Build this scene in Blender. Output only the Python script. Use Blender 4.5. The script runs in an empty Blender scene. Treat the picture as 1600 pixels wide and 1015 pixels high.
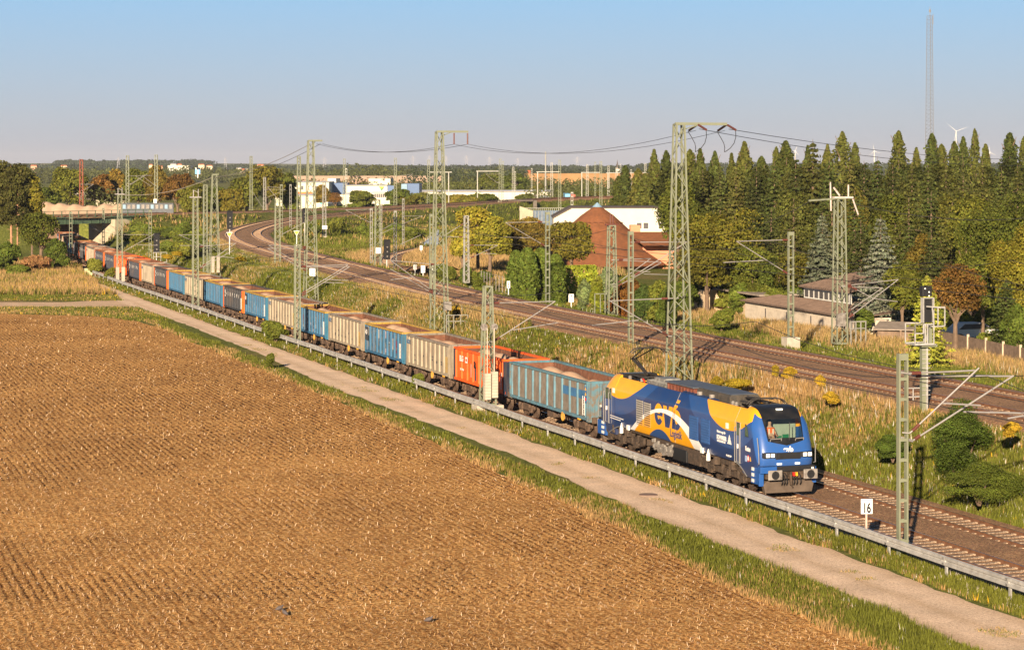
import bpy, bmesh, math, random
import numpy as np
from mathutils import Vector, Matrix, noise as mnoise
random.seed(7); RNG = np.random.default_rng(7)
S = bpy.context.scene
COL = S.collection
# ---------------------------------------------------------------- camera, world, sun, exposure
F = 3500.0      # focal length in photograph pixels (1600 wide)
HC = 15.0       # camera height above the rail tops
HOR = 258.0     # horizon row
cam_d = bpy.data.cameras.new('camera'); cam = bpy.data.objects.new('camera', cam_d); COL.objects.link(cam)
cam.location = (0, 0, HC); cam.rotation_euler = (math.pi/2, 0, 0)
cam_d.sensor_width = 36; cam_d.lens = F/1600*36
cam_d.shift_y = -(507.5-HOR)/1600
cam_d.clip_start = 1; cam_d.clip_end = 30000
S.camera = cam
SUN_EL, SUN_AZ = math.radians(15.5), math.radians(12)     # the sun stands behind the camera, a little left
w = bpy.data.worlds.new('World'); S.world = w; w.use_nodes = True
nt = w.node_tree; nt.nodes.clear()
sky = nt.nodes.new('ShaderNodeTexSky'); sky.sky_type = 'NISHITA'; sky.sun_disc = False
sky.sun_elevation = SUN_EL; sky.sun_rotation = math.pi + SUN_AZ
sky.altitude = 100; sky.air_density = 1.0; sky.dust_density = 0.6; sky.ozone_density = 4.0
bg = nt.nodes.new('ShaderNodeBackground'); bg.inputs[1].default_value = 1.0
tc_ = nt.nodes.new('ShaderNodeTexCoord'); sx_ = nt.nodes.new('ShaderNodeSeparateXYZ'); nt.links.new(tc_.outputs['Generated'], sx_.inputs[0])
rp_ = nt.nodes.new('ShaderNodeValToRGB'); nt.links.new(sx_.outputs[2], rp_.inputs[0])
el = rp_.color_ramp.elements
SKYK = 0.45
for i_, (p_, c_) in enumerate([(0.0, (.49, .47, .55)), (0.022, (.45, .49, .60)), (0.074, (.30, .52, .80)), (0.16, (.05, .10, .20)), (1.0, (.02, .045, .10))]):
    if i_ > 1: el.new(.5)
    el[i_].position = p_; el[i_].color = (*[v*SKYK for v in c_], 1)
sc_w = nt.nodes.new('ShaderNodeMix'); sc_w.data_type = 'RGBA'; sc_w.inputs[0].default_value = 0.12
ms_ = nt.nodes.new('ShaderNodeVectorMath'); ms_.operation = 'SCALE'; ms_.inputs[3].default_value = 0.10; nt.links.new(sky.outputs[0], ms_.inputs[0])
nt.links.new(rp_.outputs[0], sc_w.inputs[6]); nt.links.new(ms_.outputs[0], sc_w.inputs[7])
wo = nt.nodes.new('ShaderNodeOutputWorld')
nt.links.new(sc_w.outputs[2], bg.inputs[0]); nt.links.new(bg.outputs[0], wo.inputs[0])
sl = bpy.data.lights.new('sun', 'SUN'); sl.energy = 5.0; sl.angle = math.radians(0.5); sl.color = (1.0, 0.80, 0.57)
sun = bpy.data.objects.new('sun', sl); COL.objects.link(sun)
to_sun = Vector((-math.sin(SUN_AZ)*math.cos(SUN_EL), -math.cos(SUN_AZ)*math.cos(SUN_EL), math.sin(SUN_EL)))
sun.rotation_euler = to_sun.to_track_quat('Z', 'Y').to_euler(); sun.location = (-40, -60, 80)
S.view_settings.view_transform = 'Standard'; S.view_settings.look = 'None'
S.view_settings.exposure = 1.10; S.view_settings.gamma = 1
S.render.engine = 'CYCLES'
# ---------------------------------------------------------------- coordinates
TH = math.atan(0.329); CT, ST = math.cos(TH), math.sin(TH)
def bend(s): return max(0.0, s-270)**2*0.0003             # the freight line bends slightly beyond s = 270
def W(t, s, z=0.0):                                       # along-track coordinates: t across (right), s away
    t = t + bend(s)
    return Vector((t*CT - s*ST, t*ST + s*CT, z))
def G(x, y, z=0.0):                                       # where the sight line of a picture point meets height z
    D = F*(HC-z)/(y-HOR); return Vector(((x-800)*D/F, D, z))
def GD(x, y, D):                                          # the same at a known distance
    return Vector(((x-800)*D/F, D, HC-(y-HOR)*D/F))
def link(o): COL.objects.link(o); return o
def tag(o, label=None, cat=None, group=None, kind=None):
    if label: o['label'] = label
    if cat: o['category'] = cat
    if group: o['group'] = group
    if kind: o['kind'] = kind
    return o
def empty(name, loc, rz=0.0, label=None, cat=None, group=None):
    o = bpy.data.objects.new(name, None); o.location = loc; o.rotation_euler = (0, 0, rz); o.empty_display_size = 0.3
    link(o); return tag(o, label, cat, group)
def kids(o): return [c for c in ALLOBJ if c.parent == o] if False else list(o.children)
def copy_tree(o, parent=None):
    c = o.copy(); link(c); c.parent = parent
    for ch in list(o.children): copy_tree(ch, c)
    return c
class MB:
    """collects faces and links them as ONE mesh"""
    def __init__(s): s.v = []; s.f = []; s.m = []
    def add(s, vs, fs, mi=0):
        b = len(s.v); s.v += [tuple(x) for x in vs]
        for f in fs: s.f.append([b+i for i in f]); s.m.append(mi)
        return s
    def box(s, c, d, mi=0, rz=0.0, M=None):
        x, y, z = d[0]/2, d[1]/2, d[2]/2
        vs = [Vector((a*x, b*y, e*z)) for e in (-1, 1) for a, b in ((-1, -1), (1, -1), (1, 1), (-1, 1))]
        R = M if M is not None else Matrix.Rotation(rz, 3, 'Z')
        vs = [R @ v + Vector(c) for v in vs]
        return s.add(vs, [(3, 2, 1, 0), (4, 5, 6, 7), (0, 1, 5, 4), (1, 2, 6, 5), (2, 3, 7, 6), (3, 0, 4, 7)], mi)
    def bb(s, x0, x1, y0, y1, z0, z1, mi=0):
        return s.box(((x0+x1)/2, (y0+y1)/2, (z0+z1)/2), (abs(x1-x0), abs(y1-y0), abs(z1-z0)), mi)
    def bar(s, p, q, a, b=None, mi=0, up=(0, 0, 1)):
        p = Vector(p); q = Vector(q); d = q-p; L = d.length
        if L < 1e-6: return s
        b = a if b is None else b
        z = d/L; u = Vector(up)
        if abs(z.dot(u)) > 0.98: u = Vector((1, 0, 0))
        x = z.cross(u).normalized(); y = x.cross(z)
        M = Matrix((x, z, y)).transposed()
        return s.box((p+q)/2, (a, L, b), mi, M=M)
    def cyl(s, p, q, r0, r1=None, n=8, mi=0, cap=True):
        p = Vector(p); q = Vector(q); r1 = r0 if r1 is None else r1
        d = (q-p).normalized(); u = Vector((0, 0, 1)) if abs(d.z) < 0.9 else Vector((1, 0, 0))
        x = d.cross(u).normalized(); y = d.cross(x)
        vs = []
        for c, r in ((p, r0), (q, r1)):
            for i in range(n):
                a = 2*math.pi*i/n; vs.append(c + x*(r*math.cos(a)) + y*(r*math.sin(a)))
        fs = [(i, (i+1) % n, n+(i+1) % n, n+i) for i in range(n)]
        if cap: fs += [tuple(range(n))[::-1], tuple(range(n, 2*n))]
        return s.add(vs, fs, mi)
    def tube(s, pts, r, n=5, mi=0):
        for a, b in zip(pts, pts[1:]): s.cyl(a, b, r, r, n, mi)
        return s
    def prism(s, poly, z0, z1, mi=0):                     # poly in x,y extruded in z
        n = len(poly)
        vs = [(x, y, z0) for x, y in poly] + [(x, y, z1) for x, y in poly]
        return s.add(vs, [tuple(range(n))[::-1], tuple(range(n, 2*n))] + [(i, (i+1) % n, n+(i+1) % n, n+i) for i in range(n)], mi)
    def prismY(s, poly, y0, y1, mi=0):                    # poly in x,z extruded in y
        n = len(poly)
        vs = [(x, y0, z) for x, z in poly] + [(x, y1, z) for x, z in poly]
        return s.add(vs, [tuple(range(n)), tuple(range(n, 2*n))[::-1]] + [(i, n+i, n+(i+1) % n, (i+1) % n) for i in range(n)], mi)
    def prismX(s, poly, x0, x1, mi=0):
        n = len(poly)
        vs = [(x0, y, z) for y, z in poly] + [(x1, y, z) for y, z in poly]
        return s.add(vs, [tuple(range(n))[::-1], tuple(range(n, 2*n))] + [(i, (i+1) % n, n+(i+1) % n, n+i) for i in range(n)], mi)
    def loft(s, rings, closed=True, mi=0, caps=False):
        n = len(rings[0]); b = len(s.v)
        for r in rings: s.v += [tuple(x) for x in r]
        for k in range(len(rings)-1):
            for i in range(n if closed else n-1):
                j = (i+1) % n
                s.f.append([b+k*n+i, b+k*n+j, b+(k+1)*n+j, b+(k+1)*n+i]); s.m.append(mi)
        if caps:
            s.f.append([b+i for i in range(n)][::-1]); s.m.append(mi)
            s.f.append([b+(len(rings)-1)*n+i for i in range(n)]); s.m.append(mi)
        return s
    def build(s, name, mats, parent=None, smooth=False, loc=None, bevel=0.0, fixn=False):
        me = bpy.data.meshes.new(name); me.from_pydata(s.v, [], s.f)
        if not isinstance(mats, (list, tuple)): mats = [mats]
        for m in mats: me.materials.append(m)
        if len(mats) > 1: me.polygons.foreach_set('material_index', s.m)
        if smooth: me.polygons.foreach_set('use_smooth', [True]*len(me.polygons))
        if fixn:
            bm = bmesh.new(); bm.from_mesh(me); bmesh.ops.recalc_face_normals(bm, faces=bm.faces); bm.to_mesh(me); bm.free()
        me.update()
        o = bpy.data.objects.new(name, me); link(o)
        if parent is not None: o.parent = parent
        if loc is not None: o.location = loc
        if bevel:
            md = o.modifiers.new('bevel', 'BEVEL'); md.width = bevel; md.segments = 2; md.limit_method = 'ANGLE'
        return o
def np_mesh(name, V, Fc, mats, col=None, nper=3, parent=None, smooth=False):
    """fast mesh from numpy arrays; Fc is (n, nper)"""
    me = bpy.data.meshes.new(name); V = np.asarray(V, np.float32); Fc = np.asarray(Fc, np.int32)
    me.vertices.add(len(V)); me.vertices.foreach_set('co', V.ravel())
    me.loops.add(Fc.size); me.loops.foreach_set('vertex_index', Fc.ravel())
    me.polygons.add(len(Fc)); me.polygons.foreach_set('loop_start', np.arange(0, Fc.size, nper, dtype=np.int32))
    me.polygons.foreach_set('loop_total', np.full(len(Fc), nper, np.int32))
    if smooth: me.polygons.foreach_set('use_smooth', np.ones(len(Fc), bool))
    if col is not None:
        a = me.color_attributes.new('Col', 'FLOAT_COLOR', 'POINT')
        c = np.ones((len(V), 4), np.float32); c[:, :3] = col; a.data.foreach_set('color', c.ravel())
    if not isinstance(mats, (list, tuple)): mats = [mats]
    for m in mats: me.materials.append(m)
    me.update(calc_edges=True); me.validate()
    o = bpy.data.objects.new(name, me); link(o)
    if parent is not None: o.parent = parent
    return o
# ---------------------------------------------------------------- materials
def newmat(name):
    m = bpy.data.materials.new(name); m.use_nodes = True; nt = m.node_tree
    return m, nt, nt.nodes['Principled BSDF']
def node(nt, t, **k):
    n = nt.nodes.new(t)
    for a, b in k.items():
        if a == 'ins':
            for i, v in b.items():
                if hasattr(v, 'is_linked') or hasattr(v, 'links'): nt.links.new(v, n.inputs[i])
                else: n.inputs[i].default_value = v
        else: setattr(n, a, b)
    return n
def ramp(nt, fac, stops):
    r = nt.nodes.new('ShaderNodeValToRGB'); nt.links.new(fac, r.inputs[0])
    e = r.color_ramp.elements
    while len(e) < len(stops): e.new(0.5)
    for i, (p, c) in enumerate(stops): e[i].position = p; e[i].color = (*c, 1) if len(c) == 3 else c
    return r.outputs[0]
def mixc(nt, fac, a, b, mode='MIX'):
    n = nt.nodes.new('ShaderNodeMix'); n.data_type = 'RGBA'; n.blend_type = mode
    for sock, v in ((n.inputs[0], fac), (n.inputs[6], a), (n.inputs[7], b)):
        if isinstance(v, (int, float)): sock.default_value = v
        elif isinstance(v, (tuple, list)): sock.default_value = (*v, 1) if len(v) == 3 else v
        else: nt.links.new(v, sock)
    return n.outputs[2]
def coord(nt, kind='Object', scale=(1, 1, 1), rz=0.0):
    tc = nt.nodes.new('ShaderNodeTexCoord'); mp = nt.nodes.new('ShaderNodeMapping')
    mp.inputs['Scale'].default_value = scale; mp.inputs['Rotation'].default_value = (0, 0, rz)
    nt.links.new(tc.outputs[kind], mp.inputs[0]); return mp.outputs[0]
def nz(nt, vec, scale, detail=4, rough=0.6, dist=0.0):
    n = nt.nodes.new('ShaderNodeTexNoise'); n.inputs['Scale'].default_value = scale; n.inputs['Detail'].default_value = detail
    n.inputs['Roughness'].default_value = rough; n.inputs['Distortion'].default_value = dist
    nt.links.new(vec, n.inputs[0]); return n.outputs[0]
def bump(nt, b, h, strength=0.5, dist=0.05):
    n = nt.nodes.new('ShaderNodeBump'); n.inputs['Strength'].default_value = strength; n.inputs['Distance'].default_value = dist
    nt.links.new(h, n.inputs['Height']); nt.links.new(n.outputs[0], b.inputs['Normal'])
def mat(name, c, rough=0.7, metal=0.0, var=0.25, scale=2.0, c2=None, bmp=0.0, spec=0.3, thr=(0.45, 0.7), streak=None):
    """plain painted or natural surface with mottling; c2 = second colour showing in patches (rust, dirt)"""
    m, nt, b = newmat(name); v = coord(nt)
    n = nz(nt, v, scale, 5)
    col = ramp(nt, n, [(0.3, tuple(x*(1-var) for x in c)), (0.7, tuple(min(1, x*(1+var)) for x in c))])
    if c2:
        n2 = nz(nt, v, scale*2.3, 6, 0.7)
        f = ramp(nt, n2, [(thr[0], (0, 0, 0)), (thr[1], (1, 1, 1))])
        col = mixc(nt, f, col, c2)
    if streak:
        sn = nz(nt, coord(nt, scale=(5, 5, .35)), 1.0, 4, .7); col = mixc(nt, ramp(nt, sn, [(.47, (0, 0, 0)), (.72, (.75,)*3)]), col, streak)
    nt.links.new(col, b.inputs['Base Color'])
    b.inputs['Roughness'].default_value = rough; b.inputs['Metallic'].default_value = metal
    b.inputs['Specular IOR Level'].default_value = spec
    if bmp: bump(nt, b, nz(nt, v, scale*6, 4), bmp, 0.02)
    return m
def colmat(name, mul=1.0, rough=0.8, trans=0.0, var=0.2, scale=1.0, sheen=False):
    """uses the mesh colour attribute (natural colour of each leaf or blade)"""
    m, nt, b = newmat(name)
    at = nt.nodes.new('ShaderNodeVertexColor'); at.layer_name = 'Col'
    n = nz(nt, coord(nt), scale, 3)
    f = ramp(nt, n, [(0.3, (1-var,)*3), (0.7, (1+var,)*3)])
    col = mixc(nt, 1.0, at.outputs[0], f, 'MULTIPLY')
    nt.links.new(col, b.inputs['Base Color']); b.inputs['Roughness'].default_value = rough
    b.inputs['Specular IOR Level'].default_value = 0.2
    if trans:
        tr = nt.nodes.new('ShaderNodeBsdfTranslucent'); nt.links.new(col, tr.inputs[0])
        mx = nt.nodes.new('ShaderNodeMixShader'); mx.inputs[0].default_value = trans
        nt.links.new(b.outputs[0], mx.inputs[1]); nt.links.new(tr.outputs[0], mx.inputs[2])
        nt.links.new(mx.outputs[0], nt.nodes['Material Output'].inputs[0])
    return m
# ---------------------------------------------------------------- terrain
def crom(pts, n=8):
    out = []
    P = [Vector(p) for p in pts]
    for i in range(len(P)-1):
        p0 = P[max(0, i-1)]; p1 = P[i]; p2 = P[i+1]; p3 = P[min(len(P)-1, i+2)]
        for k in range(n):
            u = k/n
            out.append(0.5*((2*p1)+(p2-p0)*u+(2*p0-5*p1+4*p2-p3)*u*u+(3*p1-p0-3*p2+p3)*u**3))
    out.append(P[-1]); return out
UP = crom([(59.3, 10, 3), (49.4, 40, 3), (36.2, 80, 3), (25.6, 112.3, 3), (16.2, 141.4, 3), (3.6, 180, 3), (-7.0, 215, 3), (-17.2, 255, 3),
           (-27.0, 293, 3), (-35.7, 330, 3), (-43.0, 365, 3.1), (-47.6, 400, 3.3), (-46.9, 440, 3.8), (-41.5, 480, 4.3),
           (-30.2, 520, 4.8), (-16.0, 558, 5.2), (-1.0, 602, 5.5), (16.0, 637, 5.7), (40, 668, 6), (94, 715, 6), (220, 800, 6), (420, 930, 6)], 6)
EB = crom([(-220, 372, 6), (-150, 384, 6), (-101, 394, 6), (-84, 404, 6), (-72, 422, 6), (-57, 458, 5.6), (-43, 502, 5.3), (-25, 548, 5.3), (-8, 590, 5.5), (4, 625, 5.6), (26, 665, 5.8), (90, 735, 6), (220, 830, 6)], 6)
BR = crom([(-9.5, 286, 2.2), (-14, 305, 1.2), (-17.3, 322, 0.7), (-19.2, 342, 0.6), (-19.0, 362, 0.6), (-16.8, 384, 0.6), (-12.2, 408, 0.6), (-4, 436, 0.6), (10, 470, 0.6)], 6)
def poly_dist(X, Y, line):
    P = np.array([tuple(p) for p in line]); best = np.full(X.shape, 1e9); zc = np.zeros(X.shape)
    for a, b in zip(P[:-1], P[1:]):
        d = b[:2]-a[:2]; L2 = d @ d
        u = np.clip(((X-a[0])*d[0]+(Y-a[1])*d[1])/L2, 0, 1)
        dist = np.hypot(X-a[0]-u*d[0], Y-a[1]-u*d[1])
        k = dist < best; best = np.where(k, dist, best); zc = np.where(k, a[2]+(b[2]-a[2])*u, zc)
    return best, zc
UPn = np.array([tuple(p) for p in UP])
def smooth(a, b, x): u = np.clip((x-a)/(b-a), 0, 1); return u*u*(3-2*u)
def ts_of(X, Y):
    t = X*CT+Y*ST; s = -X*ST+Y*CT
    return t-np.maximum(0, s-270)**2*0.0003, s
def ground(X, Y):
    X = np.asarray(X, float); Y = np.asarray(Y, float)
    t, s = ts_of(X, Y)
    base = np.full(X.shape, 0.1)
    right = smooth(64, 70, t)*(1-smooth(150, 270, Y))
    base = base + 1.7*right + 0.4*smooth(52, 58, t)*smooth(150, 270, Y)*(1-smooth(700, 1200, Y))
    d, zc = poly_dist(X, Y, UP)
    i = np.searchsorted(UPn[:60, 1], Y.ravel()).clip(1, 59).reshape(X.shape)
    Xu = UPn[i-1, 0]+(UPn[i, 0]-UPn[i-1, 0])*np.clip((Y-UPn[i-1, 1])/(UPn[i, 1]-UPn[i-1, 1]+1e-9), 0, 1)
    left = (X < Xu) & (Y < 400)
    sl = np.where(left, 0.07, 0.6)
    bump_ = 0.35*np.sin(X*0.23+1.3)*np.sin(Y*0.11)*smooth(6, 12, d)
    emb = zc-0.33-np.maximum(0, d-5.4)*sl + np.where(left, bump_, 0)
    z = np.where((t < 45) & (s < 420), base, np.maximum(base, emb))
    d2, zc2 = poly_dist(X, Y, EB)
    z = np.maximum(z, zc2-0.35-np.maximum(0, d2-4)*0.5)
    d3, zc3 = poly_dist(X, Y, BR)
    z = np.where(Y > 300, np.minimum(z, zc3-0.25+np.maximum(0, d3-2.4)*0.7), z)
    # trench of the freight line
    cap = -0.45+np.maximum(0, np.where(t > 45.66, t-50.0, 41.45-t))*0.78
    z = np.minimum(z, np.where(s < 470, cap, 1e3))
    z = np.where((t < 41.45) & (z > cap-0.001) & (t > 39), np.minimum(cap, 0.1), z)
    z = z - 0.02*0
    far = smooth(900, 2500, Y)
    z = z*(1-far) + far*(0.5)
    # low hills far away
    hl = 20*np.exp(-((X+1150)/850)**2)+12*np.exp(-((X+2300)/500)**2)+4*np.exp(-((X-900)/1500)**2)
    z = z + smooth(4200, 6500, Y)*hl
    return z
def gz(x, y): return float(ground(np.array([x]), np.array([y]))[0])
# one sheet reaching the horizon
un = 560; dn = 620
uu = np.linspace(-0.42, 0.36, un)
dd = np.concatenate([np.linspace(30, 200, 260, endpoint=False), np.geomspace(200, 12000, dn-260)])
U_, D_ = np.meshgrid(uu, dd); GX = U_*(D_+60); GY = D_
GX[0, :] = np.linspace(-120, 110, un)
GZ = ground(GX, GY)
V = np.stack([GX, GY, GZ], -1).reshape(-1, 3)
I = np.arange(un*dn).reshape(dn, un)
Q = np.stack([I[:-1, :-1], I[:-1, 1:], I[1:, 1:], I[1:, :-1]], -1).reshape(-1, 4)
# natural dryness of the vegetation on the ground (patchy, by place)
def dryness(X, Y):
    t, s = ts_of(X, Y); n = np.zeros(X.shape)
    for k, (a, b, c) in enumerate(((.11, .05, .3), (.05, -.09, 1.9), (.021, .033, 4.), (.3, .17, 2.2))):
        n += np.sin(X*a+Y*b+c)*np.sin(X*b*1.3-Y*a*.9+c*2)*(.5 if k < 3 else .3)
    d = 0.32+0.22*n
    d = np.where((t > 50) & (t < 55.5) & (s < 190), 0.78+0.2*n, d)                       # straw on the near bank
    d = np.where((t > 50) & (t < 55.5) & (s < 86), 0.30+0.3*n, d)
    d = np.where((t > 62.5) & (Y < 210) & (t < 73), 0.25+0.55*smooth(67, 69.5, t)+0.2*n, d)
    d = np.where((t < 38) & (Y > 241) & (Y < 300), 0.75+0.25*n, d)
    return np.clip(d, 0, 1)
DRY = dryness(GX, GY).reshape(-1)
m, nt_, b = newmat('ground_cover')
at = nt_.nodes.new('ShaderNodeVertexColor'); at.layer_name = 'Col'
v = coord(nt_)
nA = nz(nt_, v, 0.35, 6, 0.65); nB = nz(nt_, v, 2.2, 6, 0.7)
green = ramp(nt_, nB, [(0.25, (0.06, 0.075, 0.016)), (0.55, (0.15, 0.165, 0.034)), (0.8, (0.26, 0.24, 0.06))])
dry = ramp(nt_, nB, [(0.25, (0.14, 0.10, 0.04)), (0.55, (0.27, 0.19, 0.08)), (0.8, (0.40, 0.29, 0.13))])
sep = nt_.nodes.new('ShaderNodeSeparateColor'); nt_.links.new(at.outputs[0], sep.inputs[0])
ad = node(nt_, 'ShaderNodeMath', operation='ADD', ins={0: sep.outputs[0], 1: nA})
sb = node(nt_, 'ShaderNodeMath', operation='SUBTRACT', ins={0: ad.outputs[0], 1: 0.5})
fr = ramp(nt_, sb.outputs[0], [(0.35, (0, 0, 0)), (0.62, (1, 1, 1))])
nt_.links.new(mixc(nt_, fr, green, dry), b.inputs['Base Color']); b.inputs['Roughness'].default_value = 0.95
b.inputs['Specular IOR Level'].default_value = 0.1
bump(nt_, b, nB, 0.8, 0.25)
MG = m
o = np_mesh('ground', V, Q, MG, col=np.repeat(DRY[:, None], 3, 1), nper=4, smooth=True); tag(o, kind='structure')

def wiggle(poly, amp, step, seed=0, closed=True):
    out = []; n = len(poly)
    for i in range(n if closed else n-1):
        a = Vector(poly[i]); b = Vector(poly[(i+1) % n]); L = (b-a).length; k = max(1, int(L/step))
        for j in range(k):
            p = a.lerp(b, j/k); q = Vector((p.x*0.35+seed, p.y*0.35, 0))
            out.append((p.x+amp*(mnoise.noise(q)+.6*mnoise.noise(q*3)), p.y+amp*(mnoise.noise(q+Vector((50, 9, 0)))+.6*mnoise.noise(q*3+Vector((5, 9, 0)))), 0))
    return out
def sheet(name, poly, z, m):
    from mathutils.geometry import tessellate_polygon
    P = [Vector((p[0], p[1], 0)) for p in poly]; mb = MB(); fs = []
    for a, b, c in tessellate_polygon([P]):
        if (P[b]-P[a]).cross(P[c]-P[a]).z < 0: b, c = c, b
        fs.append((a, b, c))
    mb.add([(p.x, p.y, z) for p in P], fs)
    return mb.build(name, m)
# stubble field --------------------------------------------------
m, n_, b = newmat('stubble')
v0 = coord(n_); vr = coord(n_, rz=-TH)         # rotated so that x runs across the rows
nL = nz(n_, v0, 0.12, 4, .6); nM = nz(n_, v0, 5.0, 3, .85); nS = nz(n_, v0, 9, 2, .8)
wv = node(n_, 'ShaderNodeTexWave', wave_type='BANDS', bands_direction='X'); n_.links.new(vr, wv.inputs[0])
wv.inputs['Scale'].default_value = 0.95; wv.inputs['Distortion'].default_value = 1.6; wv.inputs['Detail'].default_value = 2; wv.inputs['Detail Scale'].default_value = 2.5
tone = node(n_, 'ShaderNodeMath', operation='ADD', ins={0: nM, 1: nS}); tone = node(n_, 'ShaderNodeMath', operation='MULTIPLY', ins={0: tone.outputs[0], 1: 0.5})
c = ramp(n_, tone.outputs[0], [(0.38, (0.11, 0.045, 0.018)), (0.46, (0.43, 0.210, 0.068)), (0.53, (0.72, 0.395, 0.135)), (0.63, (1.0, 0.77, 0.39))])
c2 = ramp(n_, nL, [(0.3, (0.82, 0.78, 0.74)), (0.7, (1.12, 1.08, 1.0))])
c = mixc(n_, 1.0, c, c2, 'MULTIPLY')
rowd = ramp(n_, wv.outputs[0], [(0.0, (0.34, 0.26, 0.22)), (0.36, (1, 1, 1))])
msk = ramp(n_, nz(n_, v0, 0.07, 2), [(0.42, (0.12,)*3), (0.60, (1.0,)*3)]); msk = mixc(n_, 1.0, msk, ramp(n_, nz(n_, v0, 1.1, 4, .7), [(0.40, (0.15,)*3), (0.58, (1.0,)*3)]), 'MULTIPLY')
c = mixc(n_, msk, c, mixc(n_, 1.0, c, rowd, 'MULTIPLY'))
n_.links.new(c, b.inputs['Base Color']); b.inputs['Roughness'].default_value = 1; b.inputs['Specular IOR Level'].default_value = 0.05
hh = node(n_, 'ShaderNodeMath', operation='MULTIPLY_ADD', ins={0: wv.outputs[0], 1: 0.12, 2: tone.outputs[0]})
bump(n_, b, hh.outputs[0], 1.0, 0.11)
M_FIELD = m
FE = [(-420, 486), (-200, 488), (0, 490), (150, 494), (215, 502), (260, 515), (300, 533.6), (400, 573), (556, 638), (700, 700), (800, 748), (979, 826), (1133, 912), (1346, 1000), (1500, 1068)]
fe = [tuple(G(x, y, 0.1)) for x, y in FE]
poly = wiggle(fe, 0.35, 1.0, 3, closed=False) + [(22, 44, 0), (28, 32, 0), (-90, 32, 0), (-110, 230, 0)]
o = sheet('field', poly, 0.108, M_FIELD); tag(o, kind='structure')
FIELD = poly
# path ------------------------------------------------------------
m, n_, b = newmat('gravel_path')
v0 = coord(n_); a1 = nz(n_, v0, 0.5, 5, .65); a2 = nz(n_, v0, 9, 6, .8)
c = ramp(n_, a2, [(0.34, (0.54, 0.37, 0.25)), (0.5, (0.80, 0.60, 0.43)), (0.68, (0.98, 0.79, 0.60))])
c = mixc(n_, 1.0, c, ramp(n_, a1, [(0.3, (0.80, 0.78, 0.75)), (0.7, (1.1, 1.08, 1.06))]), 'MULTIPLY')
n_.links.new(c, b.inputs['Base Color']); b.inputs['Roughness'].default_value = 1; b.inputs['Specular IOR Level'].default_value = 0.1
bump(n_, b, a2, 0.8, 0.04)
sp_ = node(n_, 'ShaderNodeSeparateXYZ'); n_.links.new(coord(n_, rz=-TH), sp_.inputs[0])
wob = node(n_, 'ShaderNodeMath', operation='MULTIPLY_ADD', ins={0: nz(n_, v0, .35, 3), 1: .9, 2: -35.75})
tt = node(n_, 'ShaderNodeMath', operation='ADD', ins={0: sp_.outputs[0], 1: wob.outputs[0]}); tt = node(n_, 'ShaderNodeMath', operation='MULTIPLY', ins={0: tt.outputs[0], 1: .282})
rut = ramp(n_, tt.outputs[0], [(0.0, (.90, .86, .80)), (0.2, (1.12, 1.12, 1.12)), (0.36, (1.06, 1.06, 1.06)), (0.48, (.94, .91, .85)), (0.60, (1.06, 1.06, 1.06)), (0.78, (1.14, 1.14, 1.14)), (1.0, (.92, .88, .82))])
n_.links.new(mixc(n_, 1.0, c, rut, 'MULTIPLY'), b.inputs['Base Color'])
rt = [tuple(W(38.85, s)) for s in range(34, 296, 4)]
lt = [(129, 426), (154, 450), (182, 460), (189, 468), (102, 472), (0, 472), (-300, 471), (-300, 478), (0, 479), (218, 481), (243, 490), (300, 510.6), (410, 554), (505, 600), (640, 650), (800, 710), (1005, 802), (1200, 883), (1456, 985), (1640, 1062)]
lt = [tuple(G(x, y, 0.1)) for x, y in lt]
poly = wiggle(rt[::1], 0.28, 1.0, 11, closed=False) + wiggle([rt[-1]]+lt, 0.30, 1.0, 5, closed=False) + [tuple(W(35.3, 34))]
o = sheet('path', poly, 0.104, m); tag(o, kind='structure')
PATH = poly
# manhole cover in the path
mc = MB(); c0 = G(1013, 773, 0.1); mc.cyl((0, 0, 0), (0, 0, 0.03), 0.42, 0.42, 24); mc.cyl((0, 0, 0.03), (0, 0, 0.034), 0.33, 0.33, 24)
o = mc.build('manhole_cover', mat('iron_ring', (0.22, 0.15, 0.12), .8)); o.location = c0+Vector((0, 0, .006)); tag(o, 'round manhole cover set in the gravel path', 'manhole cover')
# ---------------------------------------------------------------- ballast, tracks, guard rail
m, n_, b = newmat('ballast'); v0 = coord(n_); a2 = nz(n_, v0, 8, 4, .85); a1 = nz(n_, v0, .6, 4)
vo = node(n_, 'ShaderNodeTexVoronoi', ins={'Scale': 14.0}); n_.links.new(v0, vo.inputs['Vector'])
c = ramp(n_, a2, [(0.34, (0.075, 0.037, 0.017)), (0.5, (0.30, 0.165, 0.082)), (0.66, (0.56, 0.35, 0.19))])
c = mixc(n_, 0.12, c, mixc(n_, 1.0, c, vo.outputs['Color'], 'MULTIPLY'))
c = mixc(n_, 1.0, c, ramp(n_, a1, [(0.3, (.8, .75, .7)), (0.7, (1.25, 1.2, 1.15))]), 'MULTIPLY')
n_.links.new(c, b.inputs['Base Color']); b.inputs['Roughness'].default_value = .95
bump(n_, b, vo.outputs['Distance'], 1.0, 0.05); M_BAL = m
M_RUST = mat('rail_rust', (0.16, 0.075, 0.04), .85, scale=3, var=.35)
M_STEEL = mat('rail_head', (0.42, 0.43, 0.47), .28, .9, scale=4, var=.1)
M_CONC = mat('sleeper_concrete', (0.56, 0.42, 0.29), .9, scale=5, var=.25, c2=(0.13, 0.08, 0.055), thr=(.42,.6))
M_GALV = mat('galvanised', (0.44, 0.43, 0.41), .5, .25, scale=1.5, var=.22, c2=(0.24, 0.21, 0.18), thr=(.5, .8))
M_CONCR = mat('concrete', (0.42, 0.37, 0.30), .9, scale=2, var=.2, bmp=.3)
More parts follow.
